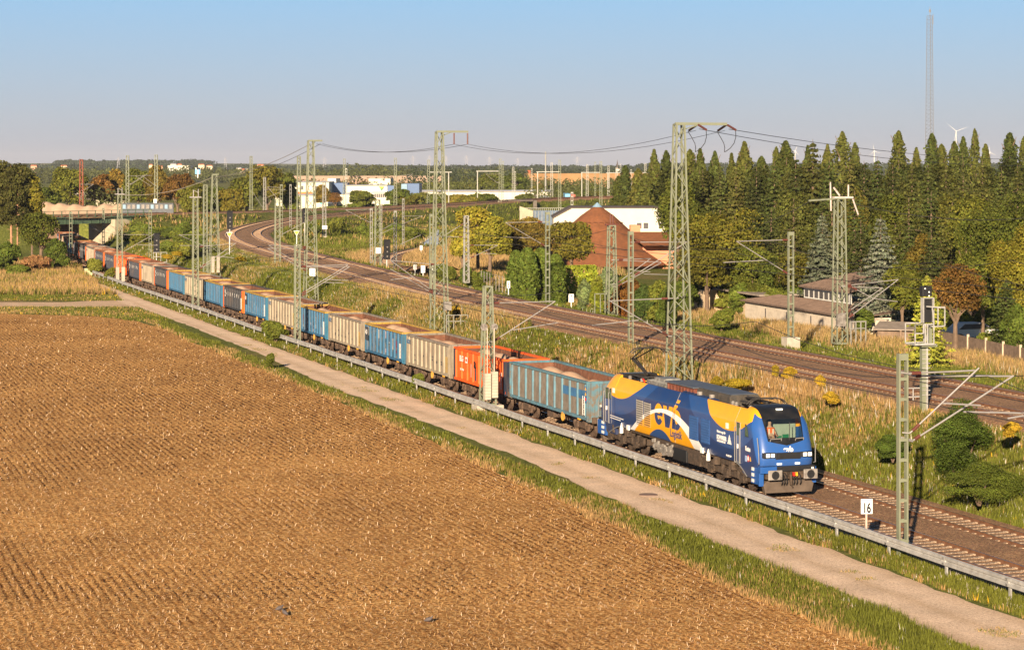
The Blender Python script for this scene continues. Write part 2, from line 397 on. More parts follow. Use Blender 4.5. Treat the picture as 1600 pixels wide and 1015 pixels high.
def frames(line):
    out = []
    for i, p in enumerate(line):
        a = line[max(0, i-1)]; c = line[min(len(line)-1, i+1)]; d = (c-a); d.z = 0; d.normalize()
        out.append((p, d, Vector((d.y, -d.x, 0))))
    return out
def sweep(name, fr, prof, mats, parent=None, mi=None, smooth=False):
    mb = MB(); n = len(prof)
    for (p, d, r) in fr: mb.v += [tuple(p+r*a+Vector((0, 0, z))) for a, z in prof]
    for k in range(len(fr)-1):
        for i in range(n-1):
            mb.f.append([k*n+i, k*n+i+1, (k+1)*n+i+1, (k+1)*n+i]); mb.m.append(mi[i] if mi else 0)
    return mb.build(name, mats, parent, smooth=smooth)
def resample(line, step):
    out = [line[0].copy()]; acc = 0
    for a, b in zip(line, line[1:]):
        L = (b-a).length; u = step-acc
        while u <= L: out.append(a.lerp(b, u/L)); u += step
        acc = (acc+L) % step
    return out
def offset(line, o): return [p+r*o for p, d, r in frames(line)]
RAILP = [(-.075, -.16), (-.02, -.13), (-.02, -.04), (-.036, -.035), (-.036, 0), (.036, 0), (.036, -.035), (.02, -.04), (.02, -.13), (.075, -.16)]
RMI = [0, 0, 0, 0, 1, 0, 0, 0, 0]
sl_ = MB(); sl_.prismX([(-.15, -.1), (-.12, .06), (.12, .06), (.15, -.1)], -1.25, 1.25)
sl_.box((-.75, 0, .07), (.34, .16, .035)); sl_.box((.75, 0, .07), (.34, .16, .035))
SLP = sl_.build('sleeper', M_CONC); SL_ME = SLP.data; bpy.data.objects.remove(SLP)
M_CONCD = mat('sleeper_brown', (0.42, 0.29, 0.19), .9, scale=5, var=.25, c2=(0.12, 0.07, 0.045), thr=(.42,.6))
SL_ME2 = SL_ME.copy(); SL_ME2.materials[0] = M_CONCD
def track(line, label, group, n_parts=90, step=0.62, vis=None, near_first=True):
    p0 = line[0]; root = empty('railway_track', p0, 0, label, 'railway track', group)
    fr = [(p-p0, d, r) for p, d, r in frames(line)]
    for s in (-1, 1):
        f2 = [(p+r*(s*0.7525), d, r) for p, d, r in fr]
        sweep('rail', f2, RAILP, [M_RUST, M_STEEL], root, RMI)
    pts = frames(resample(line, step)); cnt = 0; V = []; Fs = []
    cv = np.array([v.co[:] for v in SL_ME.vertices]); cf = [list(p.vertices) for p in SL_ME.polygons]; rest = MB()
    for p, d, r in pts:
        D = p.y; px = 800+F*p.x/D; py = HOR+F*(HC-p.z)/D
        ang = math.atan2(r.y, r.x); inv = -80 < px < 1700 and py < 1080
        z = p.z-.20
        if vis and not vis(px): inv = False
        if inv and cnt < n_parts:
            o = bpy.data.objects.new('sleeper', SL_ME if 'lower' in group else SL_ME2); link(o); o.parent = root; o.location = (p.x-p0.x, p.y-p0.y, z-p0.z); o.rotation_euler = (0, 0, ang); cnt += 1
        elif -500 < px < 2100:
            c, s_ = math.cos(ang), math.sin(ang); base = len(rest.v)
            for q in cv: rest.v.append((q[0]*c-q[1]*s_+p.x-p0.x, q[0]*s_+q[1]*c+p.y-p0.y, q[2]+z-p0.z))
            for f in cf: rest.f.append([base+i for i in f]); rest.m.append(0)
    o = rest.build('sleeper', M_CONC if 'lower' in group else M_CONCD, root); tag(o, kind='stuff')
    return root
T1 = [W(43.66, s) for s in [45+i*5 for i in range(85)]]
T2 = [W(47.68, s) for s in [45+i*5 for i in range(85)]]
track(T1, 'straight track carrying the freight train, closest to the guard rail', 'two lower tracks', vis=lambda x: x > 500)
track(T2, 'empty straight track between the freight train and the grassy bank', 'two lower tracks', vis=lambda x: x > 1000)
def bprof(half, cs, g=1.9):
    pr = [(-half-1.0, -.62), (-half, -.17)]
    for c in cs:
        pr += [(c-1.3, -.11), (c-.95, -.13), (c-.65, -.16), (c+.65, -.16), (c+.95, -.13), (c+1.3, -.11)]
    return pr + [(half, -.17), (half+1.0, -.62)]
mid = [W(45.67, s) for s in [40+i*5 for i in range(86)]]
tag(sweep('ballast', frames(mid), bprof(3.9, [-2.01, 2.01]), M_BAL), kind='structure')
HS = 2.25
UPc = [p for p in UP if p.y > 55]
U1 = offset(UPc, -HS); U2 = offset(UPc, HS)
if (U1[0].x > U2[0].x): U1, U2 = U2, U1
track(U1, 'raised track of the curved double line, side nearer the freight train', 'two upper tracks', vis=lambda x: x > 900)
track(U2, 'raised track of the curved double line, side nearer the gardens', 'two upper tracks', vis=lambda x: x > 900)
tag(sweep('ballast', frames(UPc), bprof(4.3, [-HS, HS]), M_BAL), kind='structure')
EBc = [p for p in EB if p.x > -140]
track(EBc, 'far track running across the bridge and behind the curve', 'far tracks', n_parts=20)
tag(sweep('ballast', frames(EBc), bprof(2.6, [0]), M_BAL), kind='structure')
BRc = BR
track(BRc, 'single branch track curving away into the cutting', 'branch', n_parts=30)
tag(sweep('ballast', frames(BRc), bprof(2.0, [0]), M_BAL), kind='structure')
# guard rail -------------------------------------------------------
g0 = W(40.15, 50); gr = empty('guard_rail', g0, 0, 'long galvanised steel guard rail beside the gravel path', 'guard rail')
WP = [(.02, .02), (-.05, .05), (-.05, .12), (.01, .15), (.01, .18), (-.05, .21), (-.05, .28), (.02, .31), (.03, .31), (-.035, .28), (-.035, .21), (.025, .18), (.025, .15), (-.035, .12), (-.035, .05), (.03, .02), (.02, .02)]
WP = [(a, z*1.28+.46) for a, z in WP]
hz_ = lambda s: 0.05+0.02*math.sin(s*.09)+0.012*math.sin(s*.41)
segs = []
s = 50.0; k = 0
while s < 304:
    L = 4.4
    if not (240.5 < s+L/2 < 0):
        line = [W(40.15, s+L*i/2, hz_(s+L*i/2)) - g0 for i in range(3)]
        line[-1] += (line[-1]-line[0]).normalized()*0.15
        for p in line: p.z += (0.0015 if k % 2 else 0)
        fr = [(p, -Vector((-ST, CT, 0)), Vector((CT, ST, 0))) for p in line]
        o = sweep('beam', fr, WP, M_GALV, gr)
        pm = MB(); q = W(40.22, s, 0)-g0; pm.box(q+Vector((0, 0, .36)), (.06, .13, .86), rz=TH); pm.box(q+Vector((-.05*CT, -.05*ST, .68)), (.09, .09, .2), rz=TH)
        pm.build('post', M_GALV, gr)
    s += L; k += 1
bx = MB(); bx.bb(-.5, .5, -.3, .3, -.1, .85); bx.bb(-.55, .55, -.35, .35, .85, .93)
o = bx.build('barrier_block', mat('pale_block', (.5, .5, .28), .9)); o.location = W(39.9, 306, .1); o.rotation_euler.z = TH; tag(o, 'pale yellow block at the far end of the guard rail', 'block')
# ---------------------------------------------------------------- locomotive
class E:
    """tiny arithmetic on shader sockets"""
    def __init__(s, nt, v): s.nt = nt; s.v = v
    def _o(s, op, *a):
        n = s.nt.nodes.new('ShaderNodeMath'); n.operation = op
        for i, x in enumerate((s,)+a):
            if isinstance(x, E): s.nt.links.new(x.v, n.inputs[i])
            else: n.inputs[i].default_value = x
        return E(s.nt, n.outputs[0])
    def __add__(s, o): return s._o('ADD', o)
    def __sub__(s, o): return s._o('SUBTRACT', o)
    def __mul__(s, o): return s._o('MULTIPLY', o)
    def __gt__(s, o): return s._o('GREATER_THAN', o)
    def __lt__(s, o): return s._o('LESS_THAN', o)
    def abs(s): return s._o('ABSOLUTE')
def xyz(nt):
    tc = nt.nodes.new('ShaderNodeTexCoord'); sp = nt.nodes.new('ShaderNodeSeparateXYZ'); nt.links.new(tc.outputs['Object'], sp.inputs[0])
    return [E(nt, o) for o in sp.outputs]
def unmap(X):                                      # drawing coordinates from the shortened body
    f = X < -2.66; g = X > -2.66; return (X-1.14)*f+(X*(1/.7))*g
NAVY = (0.010, 0.038, 0.145); BLUE = (0.020, 0.072, 0.235); NOSE = (0.022, 0.092, 0.32); YEL = (0.86, 0.385, 0.008); WHT = (0.86, 0.84, 0.82)
def livery(name, letters=False):
    m, nt, b = newmat(name); X, Y, Z = xyz(nt); X = unmap(X)
    def par(c, z0, k): d = X-c; return d*d*k+z0
    c = (*NAVY, 1)
    def put(c, f, col): return mixc(nt, f.v, c, col)
    midr = (Z > par(-19.2, 1.88, .073))*(X < -11.1); midf = (Z > par(-4.6, 1.82, .066))*(X > -11.1)
    c = put(c, midr, BLUE); c = put(c, midf, BLUE)
    outer = (Z < par(-12.3, 2.82, -.063)); inner = (Z < par(-12.65, 2.61, -.083)); disc = (Z < par(-13.1, 1.74, -.21))
    if letters: c = (*YEL, 1)
    c = put(c, outer, WHT); c = put(c, inner, NAVY if letters else YEL)
    if not letters:
        c = put(c, disc, BLUE)
        c = put(c, (Z > par(-19.0, 2.72, .09))*(X < -13.5), YEL)
        dx = X+4.75
        f1 = (Z > (dx*dx*.125+2.65))*(dx < 0); f2 = (Z > (dx*dx*.062+2.65))*(dx > 0)*(X > -8)
        c = put(c, f1*(X > -8.5), YEL); c = put(c, f2, YEL)
        # nose in brighter blue, black mask round the windscreen
        nose = ((X+Z*.55) > 0.35)*(Z > 1.25)*(X > -2.2)*(Z < ((X+2.6)*(-.35)+4.0)); c = put(c, nose, NOSE)
        ysh = (Y.abs()+(Z-3)*(-.08)) < .93
        blk = ysh*(X > -2.9)*(Z > (Y.abs()*.22+2.28)); c = put(c, blk, (0.010, 0.011, 0.013)); c = put(c, (Y.abs() < .98)*(X < -19.2)*(Z > 3.55), (0.012, 0.012, 0.013))
        dirt = nz(nt, coord(nt, scale=(1, 1, 1.5)), 1.3, 6, .7)
        fd = ramp(nt, dirt, [(.45, (0, 0, 0)), (.8, (.22,)*3)])
        low = ramp(nt, ((Z*-1.0)+1.6).v, [(0, (0, 0, 0)), (.9, (.45,)*3)])
        c = mixc(nt, mixc(nt, 1.0, fd, low, 'ADD'), c, (0.10, 0.085, 0.07))
    nt.links.new(c, b.inputs['Base Color']); b.inputs['Roughness'].default_value = .32 if not letters else .4
    b.inputs['Coat Weight'].default_value = .25; b.inputs['Coat Roughness'].default_value = .12
    b.inputs['Specular IOR Level'].default_value = .4
    return m
M_LIV = livery('loco_livery'); M_LET = livery('loco_lettering', True)
M_DARK = mat('underframe_dirt', (0.055, 0.040, 0.030), .85, scale=3, var=.4, c2=(0.12, 0.08, 0.055))
M_BLK = mat('black_paint', (0.018, 0.018, 0.020), .5, var=.1)
M_GREYP = mat('grey_plate', (0.26, 0.24, 0.22), .6, .1, var=.2, c2=(0.10, .08, .07))
M_WHITE = mat('white_paint', (0.75, 0.72, 0.68), .5, var=.06)
M_SILV = mat('silver_edge', (0.34, 0.33, 0.32), .35, .4, var=.05)
M_ROOF = mat('roof_dust', (0.055, 0.05, 0.044), .8, scale=2, var=.35, c2=(0.10, 0.08, .06))
M_ROOFL = mat('roof_panel_grey', (0.13, 0.145, 0.17), .45, .35, scale=2, var=.2)
M_BROWN = mat('resistor_brown', (0.16, 0.055, 0.035), .7, var=.3)
M_YEL = mat('warning_yellow', (0.85, .40, .03), .5, var=.05)
M_RED = mat('signal_red', (0.6, .03, .02), .5, var=.05)
M_NOSE = mat('panel_blue', NOSE, .35, var=.06)
M_NAVY = mat('navy_paint', NAVY, .35, var=.08)
m, nt_, b = newmat('cab_glass'); tr = nt_.nodes.new('ShaderNodeBsdfTransparent'); tr.inputs[0].default_value = (.75, .85, .78, 1)
gl = nt_.nodes.new('ShaderNodeBsdfGlossy'); gl.inputs['Roughness'].default_value = .03
mx = nt_.nodes.new('ShaderNodeMixShader'); mx.inputs[0].default_value = .16
nt_.links.new(tr.outputs[0], mx.inputs[1]); nt_.links.new(gl.outputs[0], mx.inputs[2]); nt_.links.new(mx.outputs[0], nt_.nodes['Material Output'].inputs[0]); M_GLASS = m
M_DGLASS = mat('dark_glass', (0.05, 0.10, 0.07), .08, var=.1, spec=.8)
m, nt_, b = newmat('lamp_glass'); b.inputs['Base Color'].default_value = (.8, .8, .72, 1); b.inputs['Roughness'].default_value = .1; b.inputs['Emission Color'].default_value = (1, .95, .8, 1); b.inputs['Emission Strength'].default_value = .35; M_LAMP = m
HEADING = math.atan2(-CT, ST)
loco = empty('electric_locomotive', W(43.66, 92.6, 0), HEADING, 'blue and yellow electric locomotive with a white arch, pulling the freight train', 'locomotive')
def text(name, s, size, parent, loc, rot, m, ext=.004, off=0.0, sx=1.0, align='LEFT', shear=0.0, lab=None):
    cu = bpy.data.curves.new(name, 'FONT'); cu.body = s; cu.size = size; cu.extrude = ext; cu.offset = off; cu.align_x = align; cu.shear = shear
    tmp = bpy.data.objects.new(name, cu); link(tmp)
    bpy.context.view_layer.update()
    me = bpy.data.meshes.new_from_object(tmp.evaluated_get(bpy.context.evaluated_depsgraph_get()))
    bpy.data.objects.remove(tmp)
    R = Matrix.Rotation(rot[2], 4, 'Z') @ Matrix.Rotation(rot[1], 4, 'Y') @ Matrix.Rotation(rot[0], 4, 'X')
    me.transform(Matrix.Translation(loc) @ R @ Matrix.Diagonal((sx, 1, 1, 1)))
    me.materials.clear(); me.materials.append(m)
    o = bpy.data.objects.new(name, me); link(o); o.parent = parent
    if lab: o['label'] = lab
    return o
# shell of the body between the cabs
SEC = [(1.40, 1.27), (1.435, 1.34), (1.435, 3.10), (1.42, 3.18), (1.16, 3.74), (1.10, 3.79), (1.03, 3.78), (1.0, 3.5)]
def ring(x, bot=None):
    r = [(y, z) for y, z in SEC]
    if bot: r[0] = (1.40, bot-.06); r[1] = (1.435, bot)
    return [Vector((x, -y, z)) for y, z in r] + [Vector((x, y, z)) for y, z in r[::-1]]
def skirt(d):                                        # lower edge, measured from the nearer end
    return 1.27 if d > 3.9 else (0.75 if d < 1.95 else 0.75+(1.25-.75)*math.sin((d-1.95)/1.95*math.pi/2))
body = MB()
xs = [-2.7-i*.4 for i in range(43)]; xs[-1] = -19.5
body.loft([ring(x, skirt(min(-x, 22.2+x))+.07) for x in xs], closed=False)
# cabs: vertical slices
def cab(end):
    zr = [.75, .95, 1.15, 1.4, 1.6, 1.8, 2.0, 2.2, 2.4, 2.62, 2.8, 3.0, 3.12, 3.25, 3.42, 3.6, 3.76, 3.88, 3.94, 3.97]
    def xn(z):
        pts = [(.75, -.30), (1.15, -.22), (1.5, 0), (1.8, 0.0), (2.05, -.08), (2.3, -.2), (2.6, -.36), (3.12, -.70), (3.42, -.93), (3.65, -1.15), (3.8, -1.4), (3.9, -1.65), (3.94, -1.9), (3.97, -2.2)]
        for (a, b1), (c, d1) in zip(pts, pts[1:]):
            if z <= c: return b1+(d1-b1)*(z-a)/(c-a)
        return pts[-1][1]
    def hw(z):
        pts = [(.75, 1.38), (1.2, 1.435), (3.12, 1.435), (3.25, 1.40), (3.76, 1.17), (3.88, 1.05), (3.94, .9), (3.97, .75)]
        for (a, b1), (c, d1) in zip(pts, pts[1:]):
            if z <= c: return b1+(d1-b1)*(z-a)/(c-a)
        return pts[-1][1]
    rows = []
    for z in zr:
        h = hw(z); x0 = xn(z); cr = .85 if z < 2 else .85+.25*(z-2)/1.4
        half = [(-2.75, h), (-2.3, h), (x0-cr-.02 if x0-cr > -2.28 else -2.25, h)]
        for k in range(1, 7):
            a = k/7*math.pi/2
            yy = .86+(h-.86)*math.cos(a)**.9 if h > .86 else h*math.cos(a*.6); xx = x0-.10-(cr-.10)*(1-math.sin(a))**1.0
            half.append((max(xx, -2.74), yy))
        fy = min(.86, h*.6)
        half += [(x0-.08, fy), (x0-.045, fy*.72), (x0-.02, fy*.45), (x0, fy*.15)]
        full = [(x, -y) for x, y in half]+[(x, y) for x, y in half[::-1]]
        rows.append([Vector((x, y, z)) for x, y in full])
    if end: rows = [[Vector((-22.2-p.x, -p.y, p.z)) for p in r] for r in rows]
    n = len(rows[0]); b0 = len(body.v)
    for r in rows: body.v += [tuple(p) for p in r]
    for k in range(len(rows)-1):
        for i in range(n-1):
            if 9 <= k < 14 and 9 <= i <= n-11 : continue      # windscreen opening
            if zr[k] < 1.14 and 3 < i < n-5: continue
            a, c = b0+k*n, b0+(k+1)*n
            body.f.append([a+i, a+i+1, c+i+1, c+i]); body.m.append(0)
    body.f.append([b0+(len(rows)-1)*n+i for i in range(n)]); body.m.append(0)
    body.f.append([b0+(8 if 1 else 0)*n*0+k*n+0 for k in range(len(rows))]+[b0+k*n+n-1 for k in range(len(rows)-1, -1, -1)]); body.m.append(0)
    gp = MB(); sgn = -1 if end else 1
    pts = []
    for k in range(9, 15):
        pts.append([p+Vector((.012*sgn, 0, .006)) for p in rows[k][9:n-9]])
    gp.loft(pts, closed=False)
    g = gp.build('windscreen', M_GLASS, loco, smooth=True)
    return rows
rf = cab(False); rr = cab(True)
o = body.build('body', M_LIV, loco, smooth=True, fixn=True)
md = o.modifiers.new('es', 'EDGE_SPLIT'); md.split_angle = math.radians(32)
# cab interior
M_INT = mat('cab_interior', (0.36, 0.38, 0.34), .8, var=.15)
for sg, nm in ((0, 'f'), (1, 'r')):
    i_ = MB(); f = (lambda x: x) if not sg else (lambda x: -22.2-x)
    i_.bb(f(-2.6), f(-2.55), -1.2, 1.2, 1.8, 3.6); i_.bb(f(-2.5), f(-.9), -1.15, 1.15, 2.0, 2.05); i_.bb(f(-1.2), f(-.75), -1.05, 1.05, 2.3, 2.5)
    i_.build('cab_interior', M_INT, loco)
sc_ = MB(); sc_.bb(-1.05, -1.0, .05, .35, 2.5, 2.72); sc_.bb(-1.05, -1.0, -.2, .0, 2.5, 2.66); sc_.build('desk_screen', mat('screen_green', (.03, .18, .08), .4), loco)
# lettering ---------------------------------------------------------
yS = -1.4375; RS = (math.pi/2, 0, 0)
def flat2(name, pts, m, y=yS-.004, lab=None, th=.004):
    k = MB(); k.prismY(pts, y, y+th); o = k.build(name, m, loco, fixn=True)
    if lab: o['label'] = lab
    return o
def stroke_poly(outer, hole=None): return outer
def ell(cx, cz, rx, rz, a0, a1, n=14): return [(cx+rx*math.cos(math.radians(a0+(a1-a0)*i/n)), cz+rz*math.sin(math.radians(a0+(a1-a0)*i/n))) for i in range(n+1)]
def letter_mesh(name, quads):
    k = MB(); y0, y1 = yS-.004, yS+.001
    for p in quads: k.prismY(p, y0, y1)
    return k.build(name, M_LET, loco, fixn=True)
def ringpoly(cx, cz, ro, ri, a0, a1, n=18):
    """list of quads along an elliptic band"""
    out = []
    for i in range(n):
        a, b1 = math.radians(a0+(a1-a0)*i/n), math.radians(a0+(a1-a0)*(i+1)/n)
        out.append([(cx+ro[0]*math.cos(a), cz+ro[1]*math.sin(a)), (cx+ro[0]*math.cos(b1), cz+ro[1]*math.sin(b1)), (cx+ri[0]*math.cos(b1), cz+ri[1]*math.sin(b1)), (cx+ri[0]*math.cos(a), cz+ri[1]*math.sin(a))])
    return out
letter_mesh('letter', ringpoly(-13.27, 2.49, (.56, .54), (.17, .26), -35, 325)[2:] + [[(-13.45, 2.42), (-12.75, 2.42), (-12.75, 2.53), (-13.45, 2.53)]])
letter_mesh('letter', [[(-12.66, 3.0), (-12.24, 3.0), (-12.0, 2.35), (-12.25, 1.94), (-12.4, 1.94)], [(-11.42, 3.02), (-11.88, 3.02), (-12.12, 2.35), (-12.25, 1.94), (-11.85, 1.94)]])
letter_mesh('letter', ringpoly(-10.92, 2.44, (.55, .50), (.17, .22), 0, 360) + [[(-11.52, 1.96), (-11.12, 1.96), (-11.1, 2.9), (-11.4, 2.9)], [(-11.4, 2.9), (-11.1, 2.9), (-10.72, 3.12), (-11.0, 3.12)], ])
k = MB(); zz = lambda z: (-(1.42-(z-3.18)*.464) if z > 3.18 else -1.436)-.006
k.add([(-11.42, zz(2.9), 2.9), (-11.05, zz(2.9), 2.9), (-10.78, zz(3.12), 3.12), (-11.18, zz(3.12), 3.12), (-10.68, zz(3.42), 3.42), (-11.08, zz(3.42), 3.42)], [(0, 1, 2, 3), (3, 2, 4, 5)])
k.build('letter', M_LET, loco)
text('lettering', 'Logistik', .53, loco, (-11.76, yS-.002, 1.56), RS, M_NAVY, off=.008, sx=.92)
text('lettering', 'Unterwegs für', .17, loco, (-5.93, yS-.001, 2.42), RS, M_WHITE, off=.003)
text('lettering', 'SCHWAIGER', .27, loco, (-5.95, yS-.001, 2.12), RS, M_WHITE, off=.012, sx=.72)
text('lettering', 'HOLZINDUSTRIE', .13, loco, (-5.93, yS-.001, 1.99), RS, M_WHITE, off=.003)
flat2('tree_emblem', [(-4.74, 2.02), (-4.22, 2.02), (-4.34, 2.14), (-4.28, 2.14), (-4.40, 2.26), (-4.36, 2.26), (-4.48, 2.46), (-4.6, 2.26), (-4.56, 2.26), (-4.68, 2.14), (-4.62, 2.14)], M_WHITE)
text('lettering', 'Kratos', .30, loco, (-2.2, yS-.001, 1.95), RS, M_WHITE, off=.012, sx=.95)
text('lettering', 'evb', .2, loco, (-21.75, yS-.001, 2.0), RS, M_WHITE, off=.01)
flat2('stripe', [(-20.15, 1.74), (-18.2, 1.70), (-18.2, 1.66), (-20.15, 1.70)], M_WHITE); flat2('stripe', [(-20.15, 1.62), (-18.6, 1.60), (-18.6, 1.56), (-20.15, 1.58)], M_WHITE)
flat2('sticker', [(-2.25, 1.45), (-1.92, 1.45), (-1.92, 1.72), (-2.25, 1.72)], mat('pale_blue', (.3, .4, .6), .5))
k = MB(); k.cyl((-1.72, yS-.005, 1.62), (-1.72, yS+.002, 1.62), .16, .16, 16); k.build('sticker', M_RED, loco)
k = MB(); k.cyl((-1.72, yS-.008, 1.62), (-1.72, yS+.002, 1.62), .11, .11, 16); k.build('sticker', M_WHITE, loco)
flat2('warning_sign', [(-1.5, 1.52), (-1.28, 1.52), (-1.39, 1.74)], M_YEL)
text('lettering', 'vossloh'[:0]+'91 80 2159', .13, loco, (-4.85, yS-.001, 1.42), RS, M_WHITE, off=.002)
# nose lettering and lamps
text('lettering', 'evb', .34, loco, (.035, 0, 2.03), (math.pi/2+math.radians(-22), 0, math.pi/2), M_WHITE, off=.015, align='CENTER')
def louvre(x0, x1, z0, z1):
    k = MB(); y = yS-.012
    n = 11; k.bb(x0, x1, y+.006, y+.012, z0, z1, 1)
    for i in range(n):
        z = z0+(z1-z0)*(i+.5)/n
        k.prismX([(y-.03, z-.035), (y+.016, z-.035), (y+.016, z+.045), (y-.02, z+.01)], x0+.02, x1-.02)
    for x in (x0, x1-.03): k.bb(x, x+.03, y, y+.016, z0, z1)
    k.build('louvre', [M_LV, M_BLK], loco)
m, nt_, b = newmat('louvre_paint'); X, Y, Z = xyz(nt_); X = unmap(X)
dd_ = X+12.3; de = X+12.65
c = mixc(nt_, (Z < (dd_*dd_*-.063+2.82)).v, (.30, .28, .25, 1), (.46, .42, .38, 1)); c = mixc(nt_, (Z < (de*de*-.083+2.61)).v, c, (.50, .26, .05, 1))
nt_.links.new(c, b.inputs['Base Color']); b.inputs['Roughness'].default_value = .5; M_LV = m
louvre(-16.3, -15.4, 1.66, 2.95); louvre(-15.25, -14.35, 1.66, 2.92)
M_GR = mat('grille_blue', (0.03, .085, .24), .5, var=.15)
for x0, x1 in ((-9.3, -8.2), (-7.85, -6.8)):
    k = MB(); y = yS-.006
    k.bb(x0, x1, y-.006, y+.01, 1.72, 2.88)
    for i in range(9): z = 1.76+i*.125; k.prismX([(y-.03, z), (y-.006, z), (y-.006, z+.09)], x0+.04, x1-.04)
    k.build('grille', M_GR, loco)
for x in (-16.33, -14.33, -9.33, -6.78):
    pass
# doors
def door(x0, x1, front=True):
    k = MB(); y = yS-.003
    for a, b1 in ((x0, x0+.035), (x1-.035, x1)): k.bb(a, b1, y-.02, y+.01, 1.33, 3.15)
    k.bb(x0, x1, y-.015, y+.01, 3.13, 3.16); k.bb(x0, x1, y-.015, y+.01, 1.31, 1.34)
    d = k.build('door', M_SILV, loco)
    k = MB(); k.bb(x0+.10, x1-.14, y-.018, y+.01, 2.58, 3.1); g = k.build('window', M_DGLASS, d)
    k = MB(); k.bb(x0+.07, x1-.11, y-.012, y+.01, 2.55, 3.13); k.build('frame', M_BLK, d)
    k = MB(); k.bar((x0-.08, y-.07, 1.3), (x0-.08, y-.07, 2.9), .035); k.bar((x1+.06, y-.07, 1.3), (x1+.06, y-.07, 2.9), .035)
    for zz_ in (1.3, 2.9): k.bar((x0-.08, y, zz_), (x0-.08, y-.08, zz_), .03); k.bar((x1+.06, y, zz_), (x1+.06, y-.08, zz_), .03)
    k.build('handrail', M_SILV, loco)
    k = MB(); k.bb(x0+.18, x0+.3, y-.05, y, 1.95, 2.15); k.build('handle', M_WHITE, d)
door(-3.6, -2.98); door(-20.9, -20.28)
for sx in (0, 1):
    f = (lambda x: x) if not sx else (lambda x: -22.2-x)
    yy = [(f(-2.2), 2.6), (f(-1.72), 2.62), (f(-1.80), 2.85), (f(-1.98), 3.08), (f(-2.2), 3.13)]
    flat2('side_window', yy, M_DGLASS, y=yS-.012, th=.012)
    c_ = (sum(p[0] for p in yy)/5, sum(p[1] for p in yy)/5)
    flat2('window_frame', [(c_[0]+(p[0]-c_[0])*1.18, c_[1]+(p[1]-c_[1])*1.13) for p in yy], M_BLK, y=yS-.007, th=.008)
k = MB(); k.bb(-4.85, -4.6, yS-.03, yS, 2.72, 2.98); k.build('side_lamp', M_WHITE, loco); k = MB(); k.bb(-19.75, -19.5, yS-.03, yS, 2.95, 3.2); k.build('side_lamp', M_WHITE, loco)
# vertical seams
k = MB()
for x in (-3.85, -19.95, -11.1): k.bb(x, x+.02, yS-.006, yS+.01, 1.3, 3.12); k.bar((x+.01, yS-.002, 3.12), (x+.01, -1.15, 3.77), .02, .02)
k.build('panel_seam', M_SILV, loco)
# skirt line
k = MB(); pts = [Vector((-(1.9+i*.2), yS-.01, skirt(1.9+i*.2)+.04)) for i in range(11)]
for a, b1 in zip(pts, pts[1:]): k.bar(a, b1, .03, .04)
pts = [Vector((-22.2+(1.9+i*.2), yS-.01, skirt(1.9+i*.2)+.04)) for i in range(11)]
for a, b1 in zip(pts, pts[1:]): k.bar(a, b1, .03, .04)
k.build('trim_line', M_SILV, loco)
